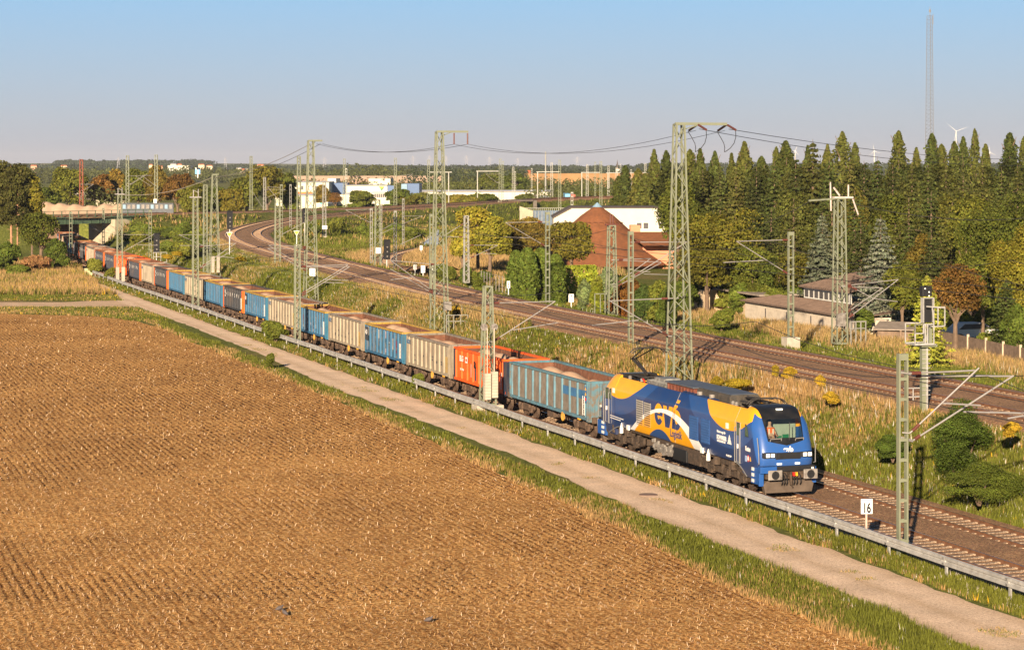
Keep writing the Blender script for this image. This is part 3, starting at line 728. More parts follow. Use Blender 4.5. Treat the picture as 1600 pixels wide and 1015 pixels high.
# front end (and the same at the rear)
def front_end(g):
    f = (lambda x: x) if not g else (lambda x: -22.2-x); sg = -1 if g else 1
    k = MB(); k.bb(f(-.9), f(.10), -1.30, 1.30, 1.14, 1.38); k.build('bumper_bar', M_BLK, loco, bevel=.03)
    k = MB(); k.bb(f(-.6), f(-.05), -1.1, 1.1, .8, 1.16); k.build('headstock', M_DARK, loco)
    for s_ in (-1, 1):
        bf = MB(); bf.cyl((f(-.05), s_*.875, 1.05), (f(.45), s_*.875, 1.05), .13, .11, 14)
        bo = bf.build('buffer', M_DARK, loco)
        pl = MB(); pl.bb(f(.45), f(.53), s_*.875-.35, s_*.875+.35, .82, 1.27); pl.build('plate', M_GREYP, bo, bevel=.05)
        pd = MB(); pd.cyl((f(.53), s_*.875, 1.04), (f(.536), s_*.875, 1.04), .19, .19, 16); pd.build('grease_mark', M_BLK, bo)
        # lamp clusters
        hl = MB(); hl.bb(f(-.30), f(.0), s_*.92-.30, s_*.92+.30, 1.74, 1.99); h = hl.build('headlight', M_BLK, loco, bevel=.03)
        for q in (-.16, .08):
            lm = MB(); lm.bb(f(.0), f(.015), s_*.92+q-.02, s_*.92+q+.16, 1.79, 1.95); lm.build('lamp', M_LAMP, h)
        sm = MB(); sm.bb(f(0.0), f(.02), s_*.45-.12, s_*.45+.12, 1.44, 1.52); sm.build('marker_lamp', M_LAMP, loco)
        # white hand rails
        hr = MB(); hr.tube([Vector((f(-.35), s_*1.38, 1.45)), Vector((f(-.15), s_*1.40, 1.5)), Vector((f(-.2), s_*1.42, 2.2)), Vector((f(-.45), s_*1.40, 2.65))], .022, 6); hr.build('handrail', M_SILV, loco)
        # corner step block
        sb_ = MB(); sb_.bb(f(-1.35), f(-.1), s_*1.43, s_*1.2, .55, 1.30)
        if s_*(1 if not g else -1) < 0: sb_.bb(f(-.18), f(.02), s_*1.44, s_*1.22, .5, 1.2); sb_.bb(f(-.2), f(.14), s_*1.44, s_*.62, 1.08, 1.38)
        so = sb_.build('step_block', M_NOSE, loco, bevel=.02)
        for z in (.62, .88, 1.14):
            st = MB(); st.bb(f(-1.15), f(-.78), s_*1.46, s_*1.445, z, z+.15); st.build('step', M_WHITE, so)
        wl = MB(); wl.bb(f(.06), f(.075), s_*1.15-.12, s_*1.15+.12, 1.15, 1.37) if s_ < 0 else wl.bb(f(.12), f(.13), s_*1.15-.06, s_*1.15+.06, 1.2, 1.3)
        wl.build('marker', M_WHITE, so)
    k = MB(); k.bb(f(-.10), f(.012), -.62, .62, 1.68, 1.98); k.bb(f(-.1), f(.02), -.5, .5, 1.74, 1.92); k.build('front_grille', M_BLK, loco, bevel=.02)
    # snow plough
    k = MB(); pr = [(-1.25, .55), (-1.15, .18), (1.15, .18), (1.25, .55), (1.1, .72), (-1.1, .72)]
    k.prismX(pr, f(-.35), f(.05)); k.build('plough', M_PL, loco, bevel=.02)
    k = MB(); k.bb(f(-.05), f(.28), -.06, .06, .92, 1.1); k.bar((f(.25), 0, 1.0), (f(.3), 0, .55), .09); k.bar((f(.3), -.07, .75), (f(.3), .07, .45), .05)
    k.build('coupling', M_DARK, loco)
    for y_, mm in ((.18, M_RED), (.32, M_YEL), (-.3, M_BLK), (-.42, M_BLK), (.5, M_BLK), (-.18, M_BLK)):
        k = MB(); k.tube([Vector((f(.0), y_, 1.06)), Vector((f(.2), y_, .95)), Vector((f(.24), y_+.02, .66)), Vector((f(.1), y_+.05, .52)), Vector((f(.02), y_+.1, .62))], .028, 6); k.build('hose', M_BLK, loco)
        if mm is not M_BLK: k = MB(); k.box((f(.18), y_, 1.02), (.14, .07, .16)); k.build('tap', mm, loco)
M_PL = mat('plough_brown', (0.10, 0.075, 0.058), .8, var=.3)
front_end(0); front_end(1)
# wipers and small lamps under the windscreen
for s_ in (-1, 1):
    k = MB(); k.tube([Vector((-.30, s_*.25+(.2 if s_ > 0 else -.55), 2.48)), Vector((-.24, s_*.25+(.2 if s_ > 0 else -.55), 2.58)), Vector((-.24, s_*.25+(.6 if s_ > 0 else -.0), 2.60)), Vector((-.30, s_*.25+(.6 if s_ > 0 else 0), 2.50))], .02, 6); k.build('grab_rail', M_SILV, loco)
k = MB(); k.tube([Vector((-.3, .15, 2.5)), Vector((-.72, .3, 3.3))], .02, 5); k.build('wiper', M_BLK, loco)
k = MB(); k.bb(-1.50, -1.30, -.14, .14, 3.80, 3.87); k.build('top_lamp', M_LAMP, loco)
# bogies -----------------------------------------------------------
def bogie(cx):
    bg_ = MB()
    for s_ in (-1, 1):
        bg_.prismY([(cx-2.9, .62), (cx-2.7, .50), (cx+2.7, .50), (cx+2.9, .62), (cx+2.9, .95), (cx+2.2, 1.02), (cx+1.4, .80), (cx-1.4, .80), (cx-2.2, 1.02), (cx-2.9, .95)], s_*1.12, s_*1.26)
        for ax in (-1.85, 0, 1.85):
            bg_.bb(cx+ax-.22, cx+ax+.22, s_*1.1, s_*1.33, .38, .72)
            for q in (-.42, .42): bg_.cyl((cx+ax+q, s_*1.22, .5), (cx+ax+q, s_*1.22, 1.05), .11, .11, 8)
        for q in (-1.0, .95): bg_.cyl((cx+q, s_*1.28, .85), (cx+q, s_*1.28, 1.24), .19, .19, 10)
        bg_.bar((cx-2.4, s_*1.36, 1.0), (cx-1.3, s_*1.36, .62), .09); bg_.bar((cx+1.3, s_*1.36, 1.08), (cx+2.5, s_*1.36, .75), .09)
        bg_.bb(cx-.5, cx+.5, s_*1.15, s_*1.33, .98, 1.2)
    bg_.bb(cx-2.6, cx+2.6, -1.1, 1.1, .55, .85); bg_.bb(cx-1.6, cx+1.6, -.9, .9, .85, 1.25)
    o = bg_.build('bogie', M_DARK, loco)
    for ax in (-1.85, 0, 1.85):
        wm = MB()
        for s_ in (-1, 1):
            wm.cyl((cx+ax, s_*.70, .533), (cx+ax, s_*.82, .533), .533, .533, 24); wm.cyl((cx+ax, s_*.67, .533), (cx+ax, s_*.70, .533), .56, .56, 24)
        wm.cyl((cx+ax, -.7, .533), (cx+ax, .7, .533), .1, .1, 10); wm.build('wheelset', M_DARK, o)
bogie(-4.1); bogie(-17.6)
k = MB()
k.bb(-14.2, -8.0, -1.3, 1.3, .95, 1.27); k.bb(-9.7, -8.2, -1.34, 1.34, .48, 1.0); k.build('equipment_case', M_DARK, loco, bevel=.03)
k = MB(); k.bb(-11.6, -9.85, -1.36, 1.36, .45, 1.05); k.build('equipment_case', M_BLK, loco, bevel=.03)
k = MB(); 
for i, (x, r) in enumerate(((-14.1, .2), (-13.55, .26), (-12.95, .3), (-12.3, .22), (-11.9, .15))): k.cyl((x, -1.32, .78-.03*i), (x, -.7, .78-.03*i), r, r, 14)
for i in range(22):
    random.seed(i); x = -14.3+i*.13; k.box((x, -1.33, .95+random.uniform(-.2, .15)), (.1, .12, random.uniform(.08, .2)))
k.build('compressor', M_GREYP, loco)
k = MB(); k.bb(-8.0, -1.9, -1.25, 1.25, 1.12, 1.27); k.bb(-20.3, -14.3, -1.25, 1.25, 1.12, 1.27); k.build('underframe', M_DARK, loco)
for x in (-6.9, -18.4):
    k = MB(); k.cyl((x, -1.46, .95), (x, -1.46, 1.25), .1, .1, 8); k.cyl((x, -1.46, 1.25), (x, -1.46, 1.5), .085, .02, 8); k.build('sand_filler', M_WHITE, loco)
    k = MB(); k.bb(x-.95 if x > -10 else x+.75, x-.6 if x > -10 else x+1.1, -1.5, -1.4, 1.2, 1.48); k.build('filler_box', M_WHITE, loco, bevel=.04)
# roof -------------------------------------------------------------
k = MB(); k.bb(-19.4, -2.8, -.98, .98, 3.46, 3.52); k.build('roof_deck', M_ROOF, loco)
k = MB(); k.bb(-13.9, -10.4, -.72, .72, 3.55, 4.02)
for i in range(8): k.bb(-13.75+i*.42, -13.6+i*.42, -.78, -.72, 3.6, 3.96)
k.build('brake_resistor', M_BROWN, loco, bevel=.02)
k = MB(); k.bb(-14.0, -10.3, -.8, .8, 4.02, 4.09); k.build('resistor_cover', M_ROOFL, loco, bevel=.02)
k = MB(); k.prismX([(-.78, 3.55), (.78, 3.55), (.78, 4.0), (.68, 4.12), (-.68, 4.12), (-.78, 4.0)], -9.9, -5.9); k.build('air_unit', M_ROOF, loco, bevel=.02)
k = MB(); k.prismX([(-.72, 4.13), (.72, 4.13), (.66, 4.16), (-.66, 4.16)], -9.85, -5.95); k.build('air_unit_lid', M_ROOFL, loco)
for x in (-9.4, -7.9): k = MB(); k.cyl((x, -.80, 3.62), (x, -.80, 3.98), .17, .17, 10); k.build('filter', M_GREYP, loco)
k = MB(); k.cyl((-11.3, -.86, 3.68), (-7.2, -.86, 3.68), .15, .15, 12)
for i in range(9): k.cyl((-11.2+i*.45, -.86, 3.68), (-11.12+i*.45, -.86, 3.68), .17, .17, 12)
k.build('air_tank', mat('tank_blue', (.015, .03, .08), .4), loco)
k = MB(); k.bb(-16.9, -14.2, -.6, .7, 3.52, 3.85); k.bb(-16.4, -15.1, -.4, .5, 3.85, 4.05); k.bb(-16.9, -14.4, -.65, -.6, 3.7, 3.82)
for i in range(14): k.bb(-16.8+i*.18, -16.72+i*.18, -.66, .72, 3.85, 3.9)
k.build('transformer_unit', mat('pale_metal', (.38, .38, .36), .45, .5, var=.3, c2=(.12, .1, .09)), loco)
for x, y_ in ((-19.0, -.75), (-19.0, .75), (-17.3, -.75), (-17.2, .6), (-5.1, -.8), (-3.3, -.8), (-5.1, .8), (-3.3, .8), (-5.6, -.75)):
    k = MB()
    for i in range(5): k.cyl((x, y_, 3.52+i*.075), (x, y_, 3.57+i*.075), .10, .10, 10); k.cyl((x, y_, 3.57+i*.075), (x, y_, 3.595+i*.075), .06, .06, 8)
    k.build('insulator', M_GREYP, loco)
k = MB()
for pts in ([(-18.5, -.5, 3.75), (-17.6, -.75, 3.72), (-16.6, -.8, 3.65), (-15.4, -.85, 3.62), (-14.0, -.85, 3.62)], [(-17.8, -.85, 3.6), (-16, -.9, 3.6), (-14, -.9, 3.6), (-12, -.9, 3.6)]): k.tube([Vector(p) for p in pts], .05, 6)
k.build('cable', M_BLK, loco)
k = MB(); k.tube([Vector(p) for p in ((-17.3, -.6, 3.7), (-17.1, -.8, 3.9), (-16.8, -.85, 3.9), (-16.6, -.85, 3.7))], .03, 6); k.build('cable', M_RED, loco)
M_PAN = mat('pantograph_dark', (0.05, 0.045, 0.042), .55, .3, var=.2)
def panto(x0, up, fwd):
    p = MB()
    for y_ in (-.55, .55): p.bar((x0-.9, y_, 3.92), (x0+1.2, y_, 3.92), .07)
    p.bar((x0-.8, -.6, 3.92), (x0-.8, .6, 3.92), .07); p.bar((x0+1.1, -.6, 3.92), (x0+1.1, .6, 3.92), .07)
    if up:
        kx, kz, hx, hz2 = x0-1.75, 4.62, x0+.45, 5.35
        p.bar((x0+.3, 0, 4.0), (kx, 0, kz), .11); p.bar((x0+.1, .12, 4.0), (kx+.05, .12, kz+.08), .05)
        for q in (-.28, .28): p.bar((kx, q*.4, kz), (hx, q, hz2), .05)
    else:
        kx, kz, hx, hz2 = x0-1.3, 4.05, x0+1.0, 4.16
        p.bar((x0+1.0, 0, 4.0), (kx, 0, kz), .10)
        for q in (-.32, .32): p.bar((kx, q*.4, kz), (hx, q, hz2), .05)
    o = p.build('pantograph', M_PAN, loco)
    h = MB()
    for dx in (-.2, .2):
        h.tube([Vector((hx+dx, -.97, hz2-.22)), Vector((hx+dx, -.75, hz2-.03)), Vector((hx+dx, -.5, hz2+.05)), Vector((hx+dx, .5, hz2+.05)), Vector((hx+dx, .75, hz2-.03)), Vector((hx+dx, .97, hz2-.22))], .03, 6)
    for q in (-.45, .45): h.bar((hx-.22, q, hz2+.02), (hx+.22, q, hz2+.02), .04)
    h.build('collector_head', M_PAN, o)
panto(-18.75, True, 1); panto(-4.3, False, 1)
bpy.context.view_layer.update()
seen_ = set()
for o in loco.children_recursive:
    if o.name.startswith(('bogie', 'wheelset')) or o.type != 'MESH' or o.data.name in seen_: continue
    seen_.add(o.data.name)
    for v in o.data.vertices:
        x = v.co.x; v.co.x = x if x > 0 else (x*.7 if x > -3.8 else x+1.14)
    o.data.update()
# driver -----------------------------------------------------------
def figure(name, joints, edges, radii, m, parent=None):
    me = bpy.data.meshes.new(name); me.from_pydata(joints, edges, []); me.materials.append(m)
    o = bpy.data.objects.new(name, me); link(o)
    sk = o.modifiers.new('skin', 'SKIN'); sk.use_smooth_shade = True
    for i, r in enumerate(radii): me.skin_vertices[0].data[i].radius = (r, r)
    me.skin_vertices[0].data[0].use_root = True
    o.modifiers.new('ss', 'SUBSURF').levels = 1; o.parent = parent; return o
M_SKIN = mat('skin', (.5, .28, .2), .6, var=.05); M_VEST = mat('orange_vest', (.9, .16, .03), .7, var=.08)
drv = empty('person', loco.matrix_basis @ Vector((-1.12, -.42, 2.06)), HEADING, 'train driver in an orange safety vest seated behind the windscreen', 'person')
J = [(0, 0, .45), (0, 0, .7), (0, 0, .92), (0, 0, 1.02), (0.02, 0, 1.14), (.03, 0, 1.24), (0, -.19, .9), (.1, -.27, .66), (.34, -.2, .6), (.42, -.18, .6), (0, .19, .9), (.1, .27, .66), (.34, .2, .6), (.42, .18, .6), (.42, -.12, .42), (.42, .12, .42), (.45, -.12, .08), (.45, .12, .08)]
figure('body', J, [(0, 1), (1, 2), (2, 3), (3, 4), (4, 5), (2, 6), (6, 7), (7, 8), (8, 9), (2, 10), (10, 11), (11, 12), (12, 13), (0, 14), (0, 15), (14, 16), (15, 17)], [.15, .15, .14, .06, .095, .08, .06, .05, .04, .035, .06, .05, .04, .035, .08, .08, .05, .05], M_SKIN, drv)
k = MB(); k.prism([(.17, -.1), (.17, .1), (.08, .23), (-.14, .23), (-.18, 0), (-.14, -.23), (.08, -.23)], .4, .95); k.build('vest', M_VEST, drv, bevel=.03)
k = MB(); 
for y_ in (-.1, .1): k.bb(.172, .18, y_-.03, y_+.03, .45, .9)
k.build('reflective_strip', M_WHITE, drv)
k = MB(); k.cyl((.01, 0, 1.22), (.0, 0, 1.31), .1, .06, 10); k.build('hair', M_BLK, drv)
k = MB()
for j in range(5): k.bar((.43, -.2+.02*j, .61), (.50, -.2+.022*j, .585), .014)
for j in range(5): k.bar((.43, .14+.02*j, .61), (.50, .14+.022*j, .585), .014)
k.build('fingers', M_SKIN, drv)
# ---------------------------------------------------------------- open wagons
M_RUSTIN = mat('rusty_inside', (0.15, 0.065, 0.04), .9, scale=1.6, var=.3, c2=(0.22, 0.105, 0.06))
M_SAND = mat('sand_load', (0.50, 0.33, 0.22), 1.0, scale=3, var=.12, bmp=.6, spec=.05)
M_BOGIE = mat('bogie_brown', (0.085, 0.058, 0.042), .85, scale=4, var=.4, c2=(0.15, .09, .06))
def paint(n, c, c2, thr=(.5, .75), sc=1.4, var=.16):
    c = tuple(v*.56 for v in c); c2 = tuple(v*.55 for v in c2)
    return mat(n, c, .6, scale=sc, var=var, c2=c2, thr=thr, spec=.3, streak=(.10, .065, .045))
WK = {
 'A': dict(p=paint('weathered_steel', (.40, .345, .285), (.26, .20, .15), thr=(.42, .72)), rib=paint('pale_blue_rib', (.17, .38, .50), (.2, .25, .27)), rim=paint('pale_blue_rim', (.17, .38, .48), (.2, .3, .33)), end=paint('pale_blue_end', (.17, .35, .44), (.30, .24, .18), thr=(.45, .6)), n=11),
 'B': dict(p=paint('orange_paint', (1.5, .21, .02), (1.1, .18, .05), thr=(.62, .85)), rib=None, rim=None, end=paint('navy_end', (.02, .035, .075), (.03, .04, .06)), n=9),
 'C': dict(p=paint('beige_paint', (.50, .42, .31), (.36, .28, .20), thr=(.55, .8)), rib=paint('beige_rib', (.62, .52, .38), (.42, .34, .25), thr=(.6, .85)), rim=paint('grey_beige_rim', (.44, .38, .31), (.3, .24, .18)), end=None, n=10),
 'D': dict(p=paint('blue_paint', (.085, .23, .36), (.36, .37, .35), thr=(.47, .58)), rib=paint('blue_rib', (.05, .22, .42), (.2, .27, .32), thr=(.6, .8)), rim=paint('yellow_rim', (.74, .47, .09), (.5, .36, .12), thr=(.6, .85)), end=paint('blue_end', (.06, .26, .43), (.15, .25, .3), thr=(.6, .8)), n=11),
 'E': dict(p=paint('slate_paint', (.05, .058, .075), (.09, .09, .095)), rib=None, rim=paint('slate_rim', (.10, .10, .10), (.2, .12, .08)), end=paint('orange_end', (1.5, .26, .025), (.6, .14, .04), thr=(.65, .9)), n=12),
 'F': dict(p=paint('slate_paint_b', (.035, .05, .09), (.06, .07, .1)), rib=None, rim=paint('orange_rim', (.55, .2, .08), (.3, .14, .08)), end=paint('orange_end_b', (1.5, .26, .025), (.6, .14, .04), thr=(.65, .9)), n=12),
}
M_LETB = mat('letter_black', (.02, .02, .02), .6, var=.05)
def bogie_mesh():
    k = MB()
    for s_ in (-1, 1):
        k.prismY([(-1.45, .55), (-1.2, .42), (1.2, .42), (1.45, .55), (1.4, .72), (.75, .62), (.4, .85), (-.4, .85), (-.75, .62), (-1.4, .72)], s_*.95, s_*1.08)
        for ax in (-.9, .9):
            k.bb(ax-.17, ax+.17, s_*.95, s_*1.14, .34, .62); 
            for q in (-.28, .28): k.cyl((ax+q, s_*1.04, .42), (ax+q, s_*1.04, .78), .09, .09, 8)
    k.bb(-.25, .25, -1.0, 1.0, .6, .95); k.bb(-1.3, 1.3, -.5, .5, .5, .7)
    return k
BOG = bogie_mesh().build('bogie', M_BOGIE); BOG_ME = BOG.data; bpy.data.objects.remove(BOG)
k = MB()
for s_ in (-1, 1): k.cyl((0, s_*.69, .46), (0, s_*.82, .46), .46, .46, 20); k.cyl((0, s_*.665, .46), (0, s_*.69, .46), .485, .485, 20)
k.cyl((0, -.7, .46), (0, .7, .46), .09, .09, 8)
WHL = k.build('wheelset', M_BOGIE); WHL_ME = WHL.data; bpy.data.objects.remove(WHL)
def wagon(kind, s0, s1, label, idx, detail=True):
    K = WK[kind]; L = s1-s0; hL = L/2; hw = 1.44; zb, zt = 1.18, 3.12
    sm = (s0+s1)/2; c = W(43.66, sm); c2 = W(43.66, sm-3); hd = math.atan2(c2.y-c.y, c2.x-c.x)
    r = empty('open_wagon', c, hd, label, 'freight wagon', 'open wagons of the freight train')
    P, RB, RM, EN = K['p'], K['rib'] or K['p'], K['rim'] or K['p'], K['end'] or K['p']
    k = MB()
    for s_ in (-1, 1): k.bb(-hL+.02, hL-.02, s_*(hw-.05), s_*(hw-.10), zb, zt-.02)
    k.bb(-hL+.02, hL-.02, -hw+.1, hw-.1, zb-.03, zb+.08)
    if kind == 'A':
        for s_ in (-1, 1): k.bb(-hL+.05, hL-.05, s_*(hw-.05), s_*(hw-.035), zb+.05, zt-1.0)
    k.build('side_wall', P, r)
    k = MB(); n = K['n']; rw = .10 if kind in 'AB' else (.30 if kind == 'C' else .2)
    for s_ in (-1, 1):
        for i in range(n):
            x = -hL+.35+(L-.7)*i/(n-1); y0, y1 = s_*(hw-.052), s_*(hw+.045)
            a, b1 = x-rw/2, x+rw/2
            k.add([(a-.03, y0, zb+.02), (a, y1, zb+.02), (b1, y1, zb+.02), (b1+.03, y0, zb+.02), (a-.03, y0, zt-.1), (a, y1, zt-.16), (b1, y1, zt-.16), (b1+.03, y0, zt-.1)], [(0, 1, 5, 4), (1, 2, 6, 5), (2, 3, 7, 6), (4, 5, 6, 7), (3, 2, 1, 0)])
        k.bb(-hL, hL, s_*(hw-.08), s_*(hw+.05), zb-.14, zb+.02)
    k.build('rib', RB, r, fixn=True)
    k = MB()
    for s_ in (-1, 1): k.bb(-hL+.0, hL-.0, s_*(hw-.14), s_*(hw+.06), zt-.08, zt+.04)
    for e in (-1, 1): k.bb(e*(hL-.14), e*(hL+.02), -hw+.14, hw-.14, zt-.085, zt+.045)
    k.build('top_rim', RM, r)
    for e in (-1, 1):
        k = MB()
        k.bb(e*(hL-.06), e*hL, -hw+.04, hw-.04, zb-.25, zt-.085)
        for y_ in (-.7, 0, .7): k.bb(e*hL, e*(hL+.10), y_-.06, y_+.06, zb-.2, zt-.1)
        if kind in 'BF': k.bar((e*(hL+.04), -1.2, 1.4), (e*(hL+.04), 0, 2.9), .08); k.bar((e*(hL+.04), 1.2, 1.4), (e*(hL+.04), 0, 2.9), .08); k.bar((e*(hL+.04), -1.2, 2.2), (e*(hL+.04), 1.2, 2.2), .07)
        for s_ in (-1, 1):
            wd = .45 if kind in 'EF' else .1
            k.bb(e*(hL-wd), e*(hL+.025), s_*(hw-.04), s_*(hw+.055), zb-.2, zt-.08)
        k.build('end_wall', EN, r)
    k = MB()
    for s_ in (-1, 1): k.bb(-hL+.08, hL-.08, s_*(hw-.11), s_*(hw-.135), zb+.1, zt-.09)
    for e in (-1, 1): k.bb(e*(hL-.07), e*(hL-.09), -hw+.14, hw-.14, zb+.1, zt-.09)
    if detail:
        for i in range(n+1):
            x = -hL+.4+(L-.8)*i/n; k.bb(x-.02, x+.02, hw-.15, hw-.135, zb+.3, zt-.1)
    k.build('inner_lining', M_RUSTIN, r)
    k = MB()
    for s_ in (-1, 1): k.bb(-hL+.1, hL-.1, s_*.35, s_*.47, .88, zb-.04)
    k.bb(-1.2, -.2, -1.0, -.4, .45, .9); k.cyl((.6, -.8, .7), (1.8, -.8, .7), .2, .2, 10)
    for e in (-1, 1): k.bb(e*(hL-.02), e*(hL+.06), -1.2, 1.2, .86, 1.2)
    k.build('underframe', M_BOGIE, r)
    for e in (-1, 1):
        o = bpy.data.objects.new('bogie', BOG_ME); link(o); o.parent = r; o.location = (e*(hL-1.9), 0, 0)
        for q in (-.9, .9):
            w_ = bpy.data.objects.new('wheelset', WHL_ME); link(w_); w_.parent = o; w_.location = (q, 0, 0)
        if detail:
            for s_ in (-1, 1):
                k = MB(); k.cyl((e*(hL+.05), s_*.875, 1.05), (e*(hL+.42), s_*.875, 1.05), .1, .1, 10); k.cyl((e*(hL+.42), s_*.875, 1.05), (e*(hL+.47), s_*.875, 1.05), .24, .24, 14); k.build('buffer', M_DARK, r)
    if detail:
        k = MB()
        for i in range(12):
            a, b1 = i/12*2*math.pi, (i+1)/12*2*math.pi
            k.bar((hL-4.0+.24*math.cos(a), -hw-.03, .86+.24*math.sin(a)), (hL-4.0+.24*math.cos(b1), -hw-.03, .86+.24*math.sin(b1)), .05)
        k.bar((hL-4.0, -hw-.03, .64), (hL-4.0, -hw-.03, 1.08), .04)
        k.build('brake_wheel', mat('handwheel_yellow', (.6, .33, .06), .6), r) if kind in 'ACD' and idx < 9 else None
        k = MB(); k.bb(hL-1.55, hL-1.25, -hw-.04, -hw+.06, .95, 1.2)
        k.build('brake_lever', M_YEL, r)
        k = MB()
        for x in (hL-.55, hL-.28): k.bar((x, -hw-.09, 1.3), (x, -hw-.09, 2.35), .025)
        for i in range(4): k.bar((hL-.55, -hw-.09, 1.35+.28*i), (hL-.28, -hw-.09, 1.35+.28*i), .025)
        k.build('ladder', M_WHITE if kind != 'C' else WK['D']['rim'], r)
    yf = -hw-.052
    def panel(x0, x1, z0, z1, m, nm='marking', y=None):
        k = MB(); yy = -hw+.047 if y is None else y
        k.bb(x0, x1, yy-.006, yy, z0, z1); k.build(nm, m, r)
    rnd = random.Random(idx)
    pit = (L-.7)/(n-1)
    def pc(i): return -hL+.35+pit*(i+.5)
    if kind == 'A':
        for i in (n-2, n-3, n-4): panel(pc(i)-pit/2+.09, pc(i)+pit/2-.09, 2.15, 2.62, MK['mid'], y=-hw+.03)
        k = MB(); k.bb(hL-.28, hL+.03, -hw-.075, -hw-.058, 2.0, 2.9); k.build('sign_plate', MK['mid'], r)
        for j, z in enumerate((2.68, 2.4)):
            k = MB(); k.prismY([(hL-.22, z), (hL-.02, z), (hL-.12, z+.18)], -hw-.085, -hw-.076); k.build('warning_sign', M_YEL, r, fixn=True)
        k = MB(); k.cyl((hL-.12, -hw-.085, 2.2), (hL-.12, -hw-.076, 2.2), .1, .1, 12); k.build('warning_sign', M_RED, r)
    if kind == 'B':
        text('lettering', 'a', .85, r, (-.9, yf-.004, 2.15), RS, M_LETB, off=.03); text('lettering', 'a', .85, r, (hL-1.45, yf-.004, 2.05), RS, M_LETB, off=.03)
        text('lettering', 'ELG', .48, r, (-hL+1.3, yf-.004, 2.35), RS, M_WHITE, off=.02); panel(-hL+2.55, -hL+3.05, 2.3, 2.68, M_WHITE, y=yf)
        panel(-hL+2.65, -hL+2.95, 2.40, 2.57, K['p'], y=yf-.004)
        text('lettering', '3351 5956', .2, r, (-hL+1.4, yf-.004, 1.75), RS, M_WHITE)
        panel(-hL+3.4, -hL+3.6, 1.45, 2.3, MK['pink']); panel(-hL+4.3, -hL+4.6, 1.3, 2.2, MK['dk']); panel(-hL+5.2, -hL+5.5, 1.3, 2.1, MK['pink'])
    if kind in 'EF':
        m_ = M_WHITE
        k = MB(); yy = yf-.004
        k.bb(-hL+1.0, -hL+1.25, yy, yy+.005, 2.45, 2.75); k.bb(-hL+1.35, -hL+1.65, yy, yy+.005, 2.3, 2.5); k.bb(-hL+1.0, -hL+1.3, yy, yy+.005, 2.1, 2.25); k.build('emblem', m_, r)
        for j, ch in enumerate('ERMEWA'): text('lettering', ch, .5, r, (-hL+2.5+j*(L-4.3)/5.0, yf-.004, 2.25), RS, m_, off=.012, sx=.6)
    if kind == 'C':
        text('lettering', 'GATX', .40, r, (-hL+.12, yf-.004, 2.52), RS, MK['mid'], off=.012, sx=.75)
        if detail:
            for q in range(9):
                i = rnd.randrange(1, n-1); z = 1.35+rnd.random()*.7
                text('lettering', rnd.choice(['31 51 5', 'Eas', '22 t', 'REV', '69 E']), .16, r, (pc(i)-.25, -hw+.040, z), RS, MK['dk'], off=.004)
    if kind == 'D':
        for q in range(14 if detail else 4):
            i = rnd.randrange(0, n-1); z = 1.25+rnd.random()*1.2; h_ = .2+rnd.random()*.7; w_ = pit*.2
            panel(pc(i)-w_, pc(i)+w_*rnd.uniform(.2, 1), z, min(zt-.2, z+h_), rnd.choice([MK['pale'], MK['pale'], MK['dk'], MK['mid'], MK['wine'], MK['lilac']]), y=-hw+.047)
        if idx in (3, 7): panel(-hL+.1, -hL+.9, 1.9, 2.9, MK['dk'], y=yf); text('lettering', 'AO', .5, r, (-hL+.12, yf-.009, 2.35), RS, M_WHITE, off=.01, sx=.8)
    # load of sand: a thing of its own, lying in the wagon
    nx, ny = 40, 12; hwL = hw-.15
    X_ = np.linspace(-hL+.12, hL-.12, nx); Y_ = np.linspace(-hwL, hwL, ny); XX, YY = np.meshgrid(X_, Y_)
    h = np.zeros_like(XX)
    for q in range(3):
        cx = -hL*.55+hL*.55*q+rnd.uniform(-.4, .4); h = np.maximum(h, (.42+rnd.uniform(0, .14))*np.exp(-((XX-cx)/1.35)**2-((YY-rnd.uniform(-.2, .2))/1.2)**2))
    ZZ = 2.12+h*1.75+.02*np.sin(XX*7+YY*5)+.12*(1-np.abs(XX/hL))
    I = np.arange(nx*ny).reshape(ny, nx); Q = np.stack([I[:-1, :-1], I[:-1, 1:], I[1:, 1:], I[1:, :-1]], -1).reshape(-1, 4)
    o = np_mesh('sand_load', np.stack([XX, YY, ZZ], -1).reshape(-1, 3), Q, M_SAND, nper=4, smooth=True)
    o.location = c; o.rotation_euler.z = hd
    tag(o, 'heaped pale sand lying in '+LBL[idx][1], 'sand', 'sand loads of the wagons')
MK = dict(mid=mat('mark_blue', (.04, .13, .27), .6), dk=mat('mark_dark', (.05, .055, .07), .6), pale=mat('mark_pale', (.5, .48, .44), .6), pink=mat('mark_pink', (.6, .3, .22), .6), wine=mat('mark_wine', (.2, .03, .05), .6), lilac=mat('mark_lilac', (.42, .36, .42), .6))
bx_ = [797, 710, 636, 571, 514, 466, 420, 383, 349, 319, 289, 264, 241, 221, 200]
kinds = list('ABCDCDCDEDCDECF')
